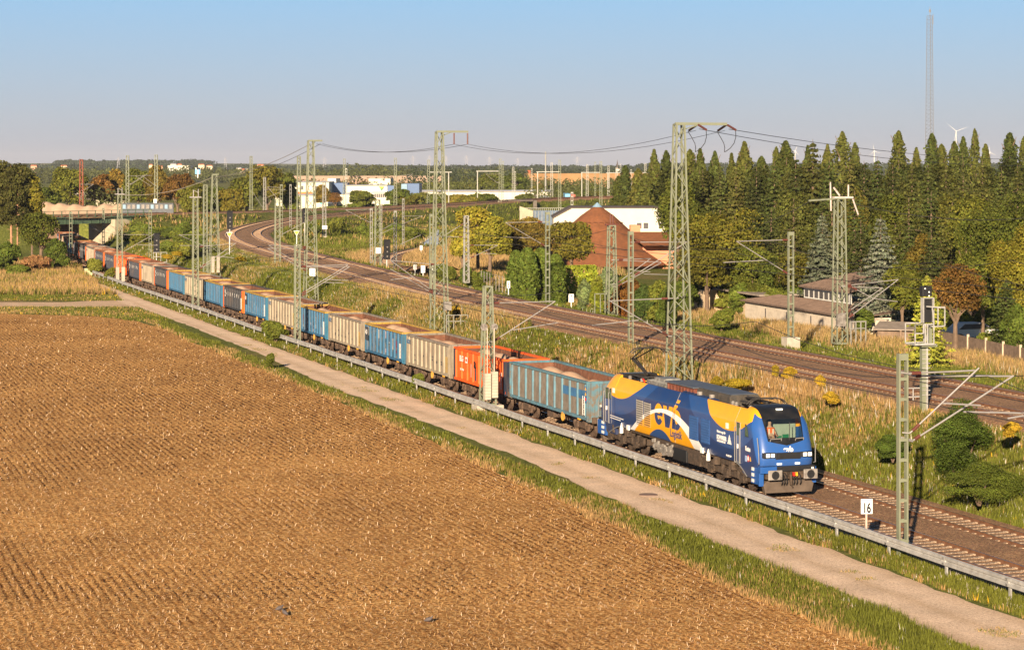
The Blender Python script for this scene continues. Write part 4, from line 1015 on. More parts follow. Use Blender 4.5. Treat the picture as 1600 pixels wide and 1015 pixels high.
LBL = [('grey wagon with pale blue ribs directly behind the locomotive', 'the grey and pale blue wagon behind the locomotive'),
 ('bright orange wagon with a navy end behind the weighted catenary mast', 'the orange wagon behind the weighted mast'),
 ('beige ribbed wagon next to the bright orange wagon', 'the beige wagon next to the orange one'),
 ('blue graffiti-marked wagon with yellow rim, nearest of the blue wagons', 'the nearest blue wagon with a yellow rim'),
 ('beige wagon between the two nearest blue yellow-rimmed wagons', 'the beige wagon between the two nearest blue ones'),
 ('blue yellow-rimmed wagon partly behind the slim lattice mast, second nearest blue one', 'the second nearest blue wagon'),
 ('beige wagon behind the round bush at the guard rail', 'the beige wagon behind the round bush'),
 ('blue wagon coupled to the orange end of a slate wagon, third nearest blue one', 'the third nearest blue wagon'),
 ('slate wagon with white letters and one orange end, nearest of the slate ones', 'the nearest slate wagon with the orange end'),
 ('blue yellow-rimmed wagon just beyond the nearest slate wagon', 'the blue wagon just beyond the nearest slate one'),
 ('beige wagon behind the left lattice mast with two brackets', 'the beige wagon behind the left lattice mast'),
 ('blue wagon between a distant beige wagon and a slate orange-ended one', 'the farthest blue wagon'),
 ('second slate wagon with an orange end, counted from the locomotive', 'the second slate wagon'),
 ('short-looking beige wagon between the two distant slate wagons', 'the beige wagon between the distant slate ones'),
 ('distant navy wagon with orange end beside the leftmost tall signal mast', 'the distant navy wagon with an orange end')]
s_prev = 163795/(918+352)-13.89-1.15+0.0
for i, (x, kd) in enumerate(zip(bx_, kinds)):
    s1 = 163795/(x+352)-13.89
    wagon(kd, s_prev+1.15, s1, LBL[i][0], i, detail=i < 9)
    s_prev = s1
far_k = list('BFFCEFDFCF')
nm_ = {'B': 'orange', 'F': 'navy', 'C': 'beige', 'E': 'slate', 'D': 'blue'}
where = ['beside the leftmost mast', 'just left of the leftmost mast', 'behind the low bush', 'half behind the low bush', 'shaded before the bridge', 'entering under the bridge', 'under the bridge edge', 'deep under the bridge', 'beyond the bridge', 'farthest beyond the bridge']
for j, kd in enumerate(far_k):
    i = 15+j; s1 = s_prev+12.0
    LBL.append(('distant %s wagon %s' % (nm_[kd], where[j]), 'the distant %s wagon %s' % (nm_[kd], where[j])))
    wagon(kd, s_prev+1.15, s1, LBL[i][0], i, detail=False); s_prev = s1
# ---------------------------------------------------------------- catenary masts
M_MG = mat('mast_green', (.20, .215, .15), .6, .1, var=.14, scale=1.2, c2=(.20, .20, .16), thr=(.55, .8))
M_MW = mat('mast_galvanised', (.30, .295, .27), .5, .2, var=.14, scale=1.2)
M_MR = mat('mast_rusty', (.26, .08, .05), .8, var=.2)
M_TUBE = mat('bracket_tube', (.34, .32, .31), .45, .3, var=.1)
M_INS = mat('insulator_brown', (.12, .04, .03), .4, var=.2)
M_SIGNW = mat('sign_white', (.85, .85, .82), .5, var=.03)
M_WIRE = mat('wire_dark', (.045, .045, .045), .6, .2, var=.05)
M_WIREL = mat('wire_light', (.30, .27, .24), .5, .2, var=.05)
def lattice(mb, h, wb, wt, n=None, a=.095, b=.045):
    n = n or max(5, int(h/((wb+wt)/2*1.05)))
    def w_(z): return (wb+(wt-wb)*z/h)/2
    cs = ((-1, -1), (1, -1), (1, 1), (-1, 1))
    for sx, sy in cs: mb.bar((sx*w_(0), sy*w_(0), 0), (sx*w_(h), sy*w_(h), h), a)
    for i in range(n):
        z0, z1 = h*i/n, h*(i+1)/n
        for q in range(4):
            c0, c1 = cs[q], cs[(q+1) % 4]
            if (i+q) % 2: c0, c1 = c1, c0
            mb.bar((c0[0]*w_(z0), c0[1]*w_(z0), z0), (c1[0]*w_(z1), c1[1]*w_(z1), z1), b)
    for q in range(4):
        c0, c1 = cs[q], cs[(q+1) % 4]
        for z in (.02, h-.02): mb.bar((c0[0]*w_(z), c0[1]*w_(z), z), (c1[0]*w_(z), c1[1]*w_(z), z), .09, .09)
def ladder_mast(mb, h, w, d=.22):
    for s_ in (-1, 1): mb.box((s_*(w/2-.035), 0, h/2), (.07, d, h))
    n = int(h/.75)
    for i in range(n+1):
        for s_ in (-1, 1): mb.box((0, s_*(d/2-.01), .15+i*(h-.35)/n), (w-.14, .015, .11))
    mb.box((0, 0, h-.12), (w-.13, d-.03, .22))
NV = Vector((CT, ST, 0))
def normal_at(p):
    best = min(range(len(UP)), key=lambda i: (UP[i].x-p.x)**2+(UP[i].y-p.y)**2)
    a, b_ = UP[max(0, best-1)], UP[min(len(UP)-1, best+1)]; d = (b_-a); d.z = 0; d.normalize(); return Vector((d.y, -d.x, 0)) if d.y > 0 else Vector((-d.y, d.x, 0))
MASTS = []
def mast(x, y0, y1, zb=None, D=None, X0=None, kind='lattice', wb=.6, wt=.4, m=None, tubes=(), label='', group='catenary masts', nrm=None, found=0, cat='catenary mast', off=.0, r=.032, X=None, bury=.3, name='catenary_mast'):
    if X0 is not None: D = F*X0/(x+352)
    if D is None: D = F*(HC-zb)/(y0-HOR)
    X_ = (x-800)*D/F
    if zb is None: zb = gz(X_, D)
    base = Vector((X_, D, zb-bury)); top = HC-(y1-HOR)*D/F; h = top-base.z
    n = NV if nrm is None else (normal_at(base) if nrm == 'up' else nrm)
    ang = math.atan2(n.y, n.x); m = m or M_MG
    root = empty(name, base, ang, label, cat, group)
    k = MB()
    if kind == 'lattice': lattice(k, h, wb, wt)
    elif kind == 'ladder': ladder_mast(k, h, wb)
    elif kind == 'pole': k.cyl((0, 0, 0), (0, 0, h), wb/2, wt/2, 10)
    k.build('mast_body', m, root)
    if found:
        k = MB(); k.bb(-wb/2-.28, wb/2+.28, -wb/2-.28, wb/2+.28, -.8, bury+found-.25); k.build('foundation', M_CONCR, root, bevel=.03)
    def loc(px, py, o=0.0):
        k_ = (px-800)/F; a = (base.y*k_-base.x)/(n.x-k_*n.y)
        Y = base.y+a*n.y; z = HC-(py-HOR)*Y/F; return Vector((a, o, z-base.z))
    for grp in tubes:
        k = MB(); ins = MB()
        for (xa, ya, xb, yb) in grp:
            p, q = loc(xa, ya, off), loc(xb, yb, off)
            k.cyl(p, q, r, r, 6)
            near = p if abs(p.x) < abs(q.x) else q; farp = q if near is p else p
            if abs(near.x) < 1.0 and (farp-near).length > 1.5: d = (farp-near).normalized(); ins.cyl(near+d*.12, near+d*.5, .07, .07, 8)
            if abs(near.x) < 1.0: k.bar(Vector((0, 0, near.z)), near, .05)
        if D < 260:
            o_ = k.build('bracket_arm', M_TUBE, root)
            if ins.v: ins.build('insulator', M_INS, o_)
        else: k.build('bracket_arm', M_TUBE, root)
    root['_h'] = 0; del root['_h']
    MASTS.append((root, h)); return root, h, loc
# nearest mast
r1, h1, _ = mast(1410, 868, 552, X0=42.9, kind='ladder', wb=.40, tubes=[[(1415, 582.2, 1518.3, 577.6), (1417, 675, 1524.5, 573.7), (1466, 628.6, 1527, 632)]], label='slim ladder-like green mast with two brackets, nearest to the camera on the right', off=-.25, r=.035)
k = MB(); 
def loc1(px, py, o):
    b0 = r1.location; k_ = (px-800)/F; a = (b0.y*k_-b0.x)/(NV.x-k_*NV.y); Y = b0.y+a*NV.y; return Vector((a, o, HC-(py-HOR)*Y/F-b0.z))
for a in ((1433, 588, 1589, 588.8), (1431.4, 690.7, 1591, 588), (1513, 644.6, 1625, 647), (1582, 655, 1610, 650)): k.cyl(loc1(a[0], a[1], .35), loc1(a[2], a[3], .35), .037, .037, 8)
k.bar((0, .1, loc1(1410, 582, 0).z), loc1(1436, 588, .35), .1); k.bar((0, .1, loc1(1410, 684, 0).z), loc1(1432, 690, .35), .1)
o = k.build('bracket_arm', M_TUBE, r1)
k = MB()
for a, b_ in (((1438, 588), (1445, 588.1)), ((1436, 687.6), (1444, 682))): k.cyl(loc1(*a, .35), loc1(*b_, .35), .075, .075, 8)
k.build('insulator', M_INS, o)
# weighted mast beside the orange wagon
r2, h2, _ = mast(762, 640, 447, X0=43.1, zb=.55, kind='lattice', wb=.78, wt=.42, tubes=[[(767.7, 473.3, 867.6, 470.7), (770.3, 533.5, 867.6, 470.7), (801, 515.5, 871.4, 504)]], label='green lattice mast on a big concrete block with two hanging columns of weights', bury=0)
k = MB(); k.bb(-.85, .85, -.6, .6, -1.2, .0); k.build('foundation', M_CONCR, r2, bevel=.04)
for y_, z0 in ((-.22, .45), (.22, .55)):
    k = MB()
    for i in range(9): k.box((y_*1.0+.0, -.62, z0+i*.175), (.36, .36, .165))
    k.cyl((y_, -.62, z0), (y_, -.62, h2-2.5), .035, .035, 6); k.build('counterweight', mat('weight_concrete', (.46, .40, .32), .9, var=.15), r2)
k = MB()
for s_ in (-1, 1): k.cyl((s_*.33, -.35, h2-2.45), (s_*.33, -.25, h2-2.45), .22, .22, 14)
k.build('tension_wheel', M_GREYP, r2)
mast(464.5, 540, 382, X0=43.1, kind='lattice', wb=.42, wt=.36, tubes=[[(468, 416, 543.5, 413.3), (470, 459.4, 543.5, 414.2), (505, 436.3, 543.5, 438)], [(470, 463, 546, 416.8), (469, 416.5, 546, 416.5), (505, 441, 537, 442)]], label='slim green lattice mast between blue and beige wagons, right of the round bush')
r4, h4, _ = mast(305.3, 484, 309, X0=43.1, kind='lattice', wb=.6, wt=.42, tubes=[[(310, 385.7, 368.4, 380), (315, 416.4, 368.4, 380)], [(310, 421, 365.8, 390.5), (340, 400, 366, 403)]], label='green lattice mast with a switch on top in front of distant beige wagon')
r5, h5, _ = mast(187, 442, 304, X0=43.1, kind='lattice', wb=.75, wt=.45, tubes=[[(193, 393, 240.8, 365.6), (195.6, 366.5, 232, 366.5), (215, 382.4, 246, 383.3)]], label='leftmost green lattice mast at the guard rail end with concrete weights')
for s_ in (-1, 1): k = MB(); k.bb(s_*.35-.2, s_*.35+.2, -.7, -.35, .8, 2.6); k.build('counterweight', M_CONCR, r5)
for rr_, hh in ((r4, h4), (r5, h5)):
    k = MB(); k.bb(-.6, .6, -.15, .15, hh, hh+.12); k.cyl((-.2, 0, hh), (-.2, 0, hh+.8), .05, .05, 6); k.cyl((.3, 0, hh), (.3, 0, hh+.9), .04, .04, 6); k.bar((-.2, 0, hh+.8), (.35, 0, hh+.5), .05); k.build('switch', M_TUBE, rr_)
mast(110.5, 412, 331, X0=43.3, kind='ladder', wb=.45, label='slim mast in the shade left of the bridge abutment')
mast(161.5, 385, 325, X0=54, kind='ladder', wb=.4, tubes=[[(125.6, 344, 159, 344), (125.6, 344, 158, 363)]], label='slim mast in front of the pale concrete abutment')
mast(234.6, 406, 328, X0=54, kind='ladder', wb=.42, label='slim mast standing in the bushes behind the small track signal')
# tall feeder masts along the middle
def feeder(x, y0, y1, tubes, label, arm, sgn=1, zb=1.35, sw=False):
    r_, h_, lc = mast(x, y0, y1, X0=54, zb=zb, kind='lattice', wb=1.25, wt=.50, tubes=tubes, label=label, group='tall feeder masts', found=.1, bury=.1)
    k = MB(); k.bar((-.25, 0, h_+.02), (arm, 0, h_+.02), .12, .16); k.bar((.2, 0, h_-.35), (arm*.45, 0, h_), .06)
    k.build('cross_arm', M_MG, r_)
    return r_, h_
fA, hA = feeder(1061, 560, 194, [[(1046, 466, 951, 470), (1045, 525, 953, 470), (998, 500, 925, 508)]], 'tall tapered lattice mast right behind the locomotive', 3.1)
fB, hB = feeder(686.5, 512, 206, [[(682, 413.3, 610.4, 406.8), (679, 457, 610.4, 406.8)], [(678, 459, 610, 420), (644.5, 433, 610.4, 437)]], 'tall lattice mast with a cross arm behind the middle wagons', 2.45)
fC, hC = feeder(485.5, 466, 220, [[(480, 385.5, 419.7, 383), (480, 420, 419.7, 383)], [(480, 388, 418, 388), (480, 424, 418, 388)]], 'tall lattice mast with cross arm above the curve, left of the business park', 1.2)
fD, hD = feeder(335, 432, 273, [[(330, 366.5, 279.8, 366.7), (330, 389, 279.8, 366.7), (330, 383.5, 281, 383.5)]], 'lattice mast with weights at its foot, left of the track curve', .5)
k = MB(); k.bb(-.5, -.15, -.9, -.6, .6, 2.6); k.build('counterweight', M_CONCR, fD); k = MB(); k.bb(.15, .5, -.9, -.6, .6, 2.6); k.build('counterweight', M_CONCR, fD)
k = MB(); k.bb(-.3, .3, -.75, -.70, 2.6, 3.4); k.build('sign_plate', M_SIGNW, fC)
text('lettering', '5', .3, fC, (-.08, -.76, 3.05), RS, M_BLK); text('lettering', '2', .3, fC, (-.08, -.76, 2.68), RS, M_BLK)
k = MB(); k.bb(.15, .75, -.95, -.6, 2.0, 2.7); k.build('junction_box', M_GREYP, fB)
k = MB()
for x_ in (.4, 1.0, 1.6, 2.2): k.bar((x_, -.7, -.4), (x_, -.7, 1.6), .06)
k.bar((.4, -.7, 1.6), (2.2, -.7, 1.6), .06); k.bar((.4, -.7, 1.1), (2.2, -.7, 1.1), .06); k.build('cable_frame', M_MW, fB)
# insulators and jumpers at the head of the two nearest feeder masts
def tip(root, h_, a): return root.matrix_basis @ Vector((a, 0, h_))
for root, h_, aa in ((fA, hA, (1.2, 3.1)), (fB, hB, (1.25, 2.4))):
    for j, a in enumerate(aa):
        k = MB()
        if root is fA:
            for s_ in (-1, 1): k = MB(); k.cyl((a, s_*.15, h_-.05), (a, s_*1.3, h_-.35), .07, .07, 8); k.build('insulator', M_INS, root)
            continue
        else: k.cyl((a, 0, h_-.1), (a, 0, h_-1.0), .06, .06, 8)
        k.build('insulator', M_INS, root)
    if root is fA:
        for a in aa:
            k = MB(); k.tube([Vector((a+.15*math.sin(i), -1.3+2.6*i/10, h_-.4-1.25*math.sin(math.pi*i/10))) for i in range(11)], .022, 5); k.build('jumper_cable', M_WIRE, root)
def wire(a, b, sag, label, r=.02, n=16, m=None, group='feeder wires', cat='overhead wire', name='overhead_wire'):
    k = MB(); a = Vector(a); b = Vector(b)
    pts = [a.lerp(b, i/n)-Vector((0, 0, 4*sag*(i/n)*(1-i/n))) for i in range(n+1)]; o0 = pts[0].copy()
    k.tube([p-o0 for p in pts], r, 4); o = k.build(name, m or M_WIRE); o.location = o0; tag(o, label, cat, group); return o
wire(tip(fA, hA-.35, 1.2)+Vector((0, 1.2, 0)), tip(fB, hB-1.0, 1.25), 1.05, 'left feeder wire sagging between the two nearest tall masts', .014)
wire(tip(fA, hA-.35, 3.1)+Vector((0, 1.2, 0)), tip(fB, hB-1.0, 2.4), 1.05, 'right feeder wire sagging between the two nearest tall masts', .014)
wire(tip(fB, hB-1.0, 1.25), tip(fC, hC-.3, .6), .75, 'left feeder wire between the second and third tall masts', .017)
wire(tip(fB, hB-1.0, 2.4), tip(fC, hC-.3, 1.2), .75, 'right feeder wire between the second and third tall masts', .017)
wire(tip(fC, hC-.3, 0), tip(fD, hD-.3, .1), .6, 'feeder wire dropping from the third tall mast towards the left', .03, m=M_WIREL)
wire(tip(fC, hC-.3, 1.0), tip(fD, hD-.3, .5), .8, 'second feeder wire dropping leftwards from the third tall mast', .024)
wire(tip(fD, hD-.2, 0), tip(r5, h5, 0), .8, 'pale wire from the weighted mast to the leftmost lattice mast', .03, m=M_WIREL)
wire(tip(fA, hA-.3, 1.2)-Vector((0, 1.2, 0)), GD(1720, 250, 250), 1.3, 'left feeder wire leading off over the forest to the right', .018)
wire(tip(fA, hA-.3, 3.1)-Vector((0, 1.2, 0)), GD(1720, 243, 250), 1.0, 'right feeder wire leading off over the forest to the right', .018)
# masts of the upper line
UPN = 'up'
def um(*a, **k): k.setdefault('nrm', UPN); return mast(*a, **k)
um(855.5, 468, 331, zb=2.7, kind='ladder', wb=.42, tubes=[[(848.7, 346.5, 789.8, 347.7), (852, 384.4, 789.8, 347.7), (827, 371.6, 787.3, 370)]], label='green ladder mast with a left bracket in front of the brown cone roof trees')
r10, h10, _ = um(955.5, 487, 352, zb=2.7, kind='lattice', wb=.78, wt=.5, tubes=[[(962, 444, 1016.6, 404), (964.7, 405.5, 1016.6, 404)], [(964, 447.4, 1033, 410.5), (964, 406.3, 1033, 409.7), (989, 423, 1015.8, 424.8), (1005.7, 428, 1043, 429)]], label='green lattice mast with a switch on top before the cone-roofed house')
k = MB(); k.bb(-.55, .55, -.15, .15, h10, h10+.12); k.cyl((-.1, 0, h10), (-.1, 0, h10+1.0), .05, .05, 6); k.cyl((.15, 0, h10), (.1, 0, h10+.9), .06, .06, 6); k.build('switch', M_INS, r10)
k = MB()
for x_ in (-1.6, -1.1, -.7): k.bar((x_, -.3, -.2), (x_, -.3, 1.9), .07)
k.bar((-1.6, -.3, 1.85), (-.5, -.3, 1.85), .07); k.build('cable_frame', M_MG, r10)
um(985.5, 545, 361, zb=2.7, kind='ladder', wb=.36, tubes=[[(989, 378.4, 1073, 378), (990, 431, 1073, 378)]], label='slim ladder mast on the embankment left of the tall mast')
um(1235.5, 532, 362, zb=3.0, kind='ladder', wb=.42, tubes=[[(1233, 374.6, 1150.8, 377), (1232, 428, 1150.8, 377), (1194, 406.6, 1130, 410)]], label='green ladder mast on a square concrete block by the garden wall', found=.5, bury=.0)
r13, h13, _ = um(1312, 530, 310, zb=2.3, kind='lattice', wb=.85, wt=.58, tubes=[[(1320, 446.4, 1403.6, 436.5), (1325, 497, 1403.6, 436.5), (1364, 466, 1402.4, 471)], [(1321, 448, 1379, 449.6), (1321, 489.5, 1379, 449.6), (1329.7, 447.6, 1364, 466)]], label='stout green lattice mast with a switch on top in front of the spruce')
k = MB(); k.bar((0, 0, h13), (-2.5, 0, h13-.15), .12); k.build('cross_arm', M_MG, r13)
k = MB(); k.bb(-.5, 1.0, -.2, .2, h13, h13+.14); k.cyl((.7, 0, h13+.1), (.7, 0, h13+1.0), .06, .06, 6); k.cyl((-.7, 0, h13-.9), (-.75, 0, h13+1.2), .06, .06, 6); k.cyl((0, 0, h13+.2), (-.5, 0, h13+.8), .07, .07, 6); k.cyl((1.0, 0, h13+.1), (1.5, 0, h13-1.2), .06, .06, 6); k.build('switch', mat('switch_pale', (.5, .42, .38), .5), r13)
k = MB(); k.bb(-.55, .1, -.75, -.5, 1.3, 2.2); k.build('junction_box', M_GREYP, r13)
k = MB()
for x_ in (.7, 1.1, 1.5, 1.9): k.bar((x_, -.4, -.2), (x_, -.4, 1.6), .07)
k.bar((.6, -.4, 1.6), (1.95, -.4, 1.6), .07); k.bar((.6, -.4, 1.1), (1.95, -.4, 1.1), .06); k.build('cable_frame', M_MW, r13)
wire(tip(r13, h13-.2, -2.4), GD(1062, 372, 152), .7, 'dark wire running left from the stout mast past the forest', .022)
wire(tip(r13, h13-.2, .3), GD(1680, 330, 175), 1.0, 'dark wire running right from the stout mast past the forest', .022)
um(728.5, 437, 337, zb=2.4, kind='lattice', wb=.55, wt=.4, m=M_MW, tubes=[[(733.5, 383, 778, 383), (734.7, 403, 778, 383), (755, 396, 776, 396.5)], [(724.5, 349, 692, 369.5), (671, 369, 724, 370)]], label='pale galvanised lattice mast in front of the yellow-green tree')
um(674.5, 478, 334, D=195, kind='ladder', wb=.4, label='slim ladder mast just left of the second tall mast', tubes=[])
um(580, 408, 325, zb=2.4, kind='ladder', wb=.34, m=M_MW, tubes=[[(577, 347, 540, 328), (540, 328, 576, 327)]], label='pale ladder mast beside the mast with a white number plate')
r17, h17, _ = um(590, 416, 312, zb=2.5, kind='lattice', wb=.75, wt=.5, label='green lattice mast with a white number plate left of the branch track')
k = MB(); k.bb(-.3, .3, -.42, -.38, 1.9, 2.6); k.build('sign_plate', M_SIGNW, r17)
text('lettering', '52', .28, r17, (-.2, -.43, 2.28), RS, M_BLK); text('lettering', '4', .28, r17, (-.1, -.43, 1.96), RS, M_BLK)
mast(595, 398, 319, zb=.8, kind='ladder', wb=.4, m=M_MW, tubes=[[(596.5, 358.7, 616, 348.4)], [(596.5, 364.6, 615, 356)]], label='pale ladder mast behind the mast with a white number plate')
mast(617.5, 421, 329, zb=1.7, kind='ladder', wb=.38, m=M_MW, tubes=[[(620.5, 384, 657.5, 367)]], label='pale ladder mast inside the bend of the branch track')
mast(630, 385, 310, zb=.8, kind='ladder', wb=.36, m=M_MW, tubes=[[(631.6, 337.6, 660.5, 337.3), (632, 348.5, 660.5, 337.3)]], label='pale ladder mast right of the branch track before the green bank')
um(433.5, 417, 311, zb=2.6, kind='lattice', wb=.65, wt=.5, label='green lattice mast on the straw bank before the inner curve', tubes=[[(437, 368, 480, 345)]])
mast(439.5, 370, 288, D=385, kind='ladder', wb=.45, label='lattice mast inside the tight bend, directly behind the green one', tubes=[[(436, 313, 418, 292), (418, 292, 437, 293)]])
mast(453.8, 356, 288, D=425, kind='ladder', wb=.38, m=M_MW, label='pale slim mast inside the bend')
mast(467, 381, 244, D=350, kind='lattice', wb=.7, wt=.42, label='tall mast behind the yellow triangle sign in the bend')
mast(413.5, 341, 277, D=480, kind='lattice', wb=.55, wt=.4, m=M_MW, tubes=[[(415, 310, 446, 296), (415, 296, 446, 296)], [(411, 325, 395, 300)]], label='pale lattice mast outside the bend, left of the business park')
mast(392.3, 323, 244, D=500, kind='lattice', wb=.6, wt=.45, label='tall mast in front of the ragged big tree')
r27, _, _ = mast(506.6, 345, 282, D=440, kind='lattice', wb=.65, wt=.5, m=M_MW, found=.6, label='pale lattice mast with a white plate on a concrete foot inside the bend')
k = MB(); k.bb(-.5, .5, -.45, -.4, 2.0, 2.7); k.build('sign_plate', M_SIGNW, r27)
mast(320.7, 400, 289, X0=50.6, zb=.8, kind='lattice', wb=.45, wt=.38, label='slim lattice mast just left of the weighted mast by the curve')
for (x, y0, y1, D, kd, mm, fo, lb) in [
 (538, 316, 248, 600, 'lattice', None, 0, 'tall green mast in front of the pale flat-roofed halls'), (541, 318, 263, 560, 'ladder', M_MW, 0, 'pale slim mast close to the tall one at the halls'),
 (617.8, 321, 247, 555, 'lattice', None, 0, 'tall green mast between the halls and the long low building'), (669.5, 316, 250, 590, 'lattice', None, 0, 'tall mast half hidden by the second feeder mast'),
 (781.6, 317, 248.5, 590, 'lattice', None, .6, 'dark tall mast on a concrete foot at the small bridge'), (786, 310, 252, 660, 'ladder', None, 0, 'slim mast right behind the dark tall mast'),
 (801.8, 310, 261, 690, 'lattice', M_MW, 0, 'pale mast right of the dark tall mast'), (805, 308, 268, 760, 'ladder', M_MW, 0, 'short pale mast right of the pale mast'),
 (830.8, 303, 263, 800, 'ladder', M_MW, 0, 'lonely pale mast left of the white pole'), (862, 308, 254, 660, 'lattice', M_MW, 0, 'pale mast at the right end of the long low building'),
 (874.5, 313, 250, 590, 'lattice', None, .5, 'green mast with a white plate right of the white pole'), (893.7, 322, 300, 420, 'ladder', M_MW, 0, 'short thin mast left of the roof cone'),
 (917.5, 307, 257, 680, 'lattice', M_MW, 0, 'pale mast left of the church spire'), (930, 306, 253, 700, 'ladder', None, 0, 'thin mast between two stouter ones near the spire'),
 (938.8, 312, 252, 610, 'lattice', None, .5, 'green mast on a concrete foot above the roof cone'), (950.8, 304, 259, 730, 'lattice', M_MW, 0, 'pale mast just left of the church spire'),
 (963.5, 304, 262, 740, 'lattice', M_MW, 0, 'stout pale mast in front of the church'), (969.5, 300, 256, 820, 'ladder', M_MW, 0, 'thin mast just right of the church spire'),
 (986, 300, 265, 830, 'ladder', M_MW, 0, 'thin pale mast left of the first poplar group'), (1008.5, 300, 255, 780, 'lattice', M_MW, 0, 'pale mast close to the first tall poplar'),
 (199.3, 325, 243, 470, 'lattice', None, 0, 'left mast of the crossed bracket pair above the plate bridge'), (244, 325, 242, 470, 'lattice', None, 0, 'right mast of the crossed bracket pair above the plate bridge')]:
    tb = []
    if x == 199.3: tb = [[(201, 275, 238, 274), (202, 290, 230, 272)], [(205, 287, 226, 273)]]
    if x == 244: tb = [[(242, 290, 222, 274), (236, 291, 212, 275)]]
    if x in (538,): tb = [[(539, 288, 560, 276)]]
    if x == 617.8: tb = [[(620, 287, 645, 272), (620, 275, 645, 272)]]
    if x == 669.5: tb = [[(680, 286, 662, 276)]]
    if x == 781.6: tb = [[(776, 285, 759, 272), (759, 272, 779, 272)]]
    if x == 862: tb = [[(868, 283, 850, 273)]]
    if x == 917.5: tb = [[(918, 275, 934, 284)]]
    mast(x, y0, y1, D=D, kind=kd, wb=.75 if kd == 'lattice' else .45, wt=.5, m=mm, found=fo, tubes=tb, nrm=Vector((1, 0, 0)), label=lb, group='far catenary masts')
mast(127.2, 328, 249, D=455, kind='lattice', wb=.8, wt=.55, m=M_MR, tubes=[[(130, 298, 146, 288), (130, 288, 146, 288)]], nrm=Vector((1, 0, 0)), label='rust red lattice mast standing before the sand heap')
mast(852.5, 300, 237, D=900, kind='pole', wb=.9, wt=.5, m=M_MW, nrm=Vector((1, 0, 0)), label='white tubular pole rising above the far tree line', cat='pole', name='pole')
# horizontal gantry beams far behind
def beam(x0, x1, y, D, lab, legs=()):
    a, b_ = GD(x0, y, D), GD(x1, y, D); r_ = empty('gantry', (a.x, D, gz(a.x, D)), 0, lab, 'gantry', 'far gantries'); o = Vector(r_.location)
    k = MB(); k.bar(a-o, b_-o, .22); k.build('beam', M_MW, r_)
    for lx in legs:
        q = GD(lx, y, D); k = MB(); k.bar(Vector((q.x, D, 0))-o, q-o, .25); k.build('leg', M_MW, r_)
beam(671, 706, 269, 640, 'gantry beam right of the second feeder mast', (701,)); beam(744, 779, 267.5, 640, 'gantry beam left of the dark tall mast', (746,))
beam(838, 874, 268.5, 640, 'gantry beam left of the green mast with plate', (840,)); beam(908, 938, 269.5, 660, 'gantry beam above the roof cone', (909,)); beam(947, 1010, 270, 760, 'long gantry beam left of the poplars', (950, 1006))
# contact wires over the tracks
for line, nm in ((T1, 'the freight train track'), (T2, 'the empty lower track'), (U1, 'the nearer upper track'), (U2, 'the farther upper track')):
    pts = [p for p in line if p.y < 420]
    pr = resample(pts, 30)
    k = MB(); o0 = pr[0].copy()
    for a, b_ in zip(pr, pr[1:]):
        a2, b2 = a-o0, b_-o0; k.cyl(a2+Vector((0, 0, 5.5)), b2+Vector((0, 0, 5.5)), .017, .017, 4)
        c = [a2.lerp(b2, i/6)+Vector((0, 0, 7.0-1.0*4*(i/6)*(1-i/6))) for i in range(7)]; k.tube(c, .016, 4)
    o = k.build('contact_wire', M_WIRE); o.location = o0; tag(o, 'thin contact wire strung above '+nm, 'contact wire', 'contact wires')
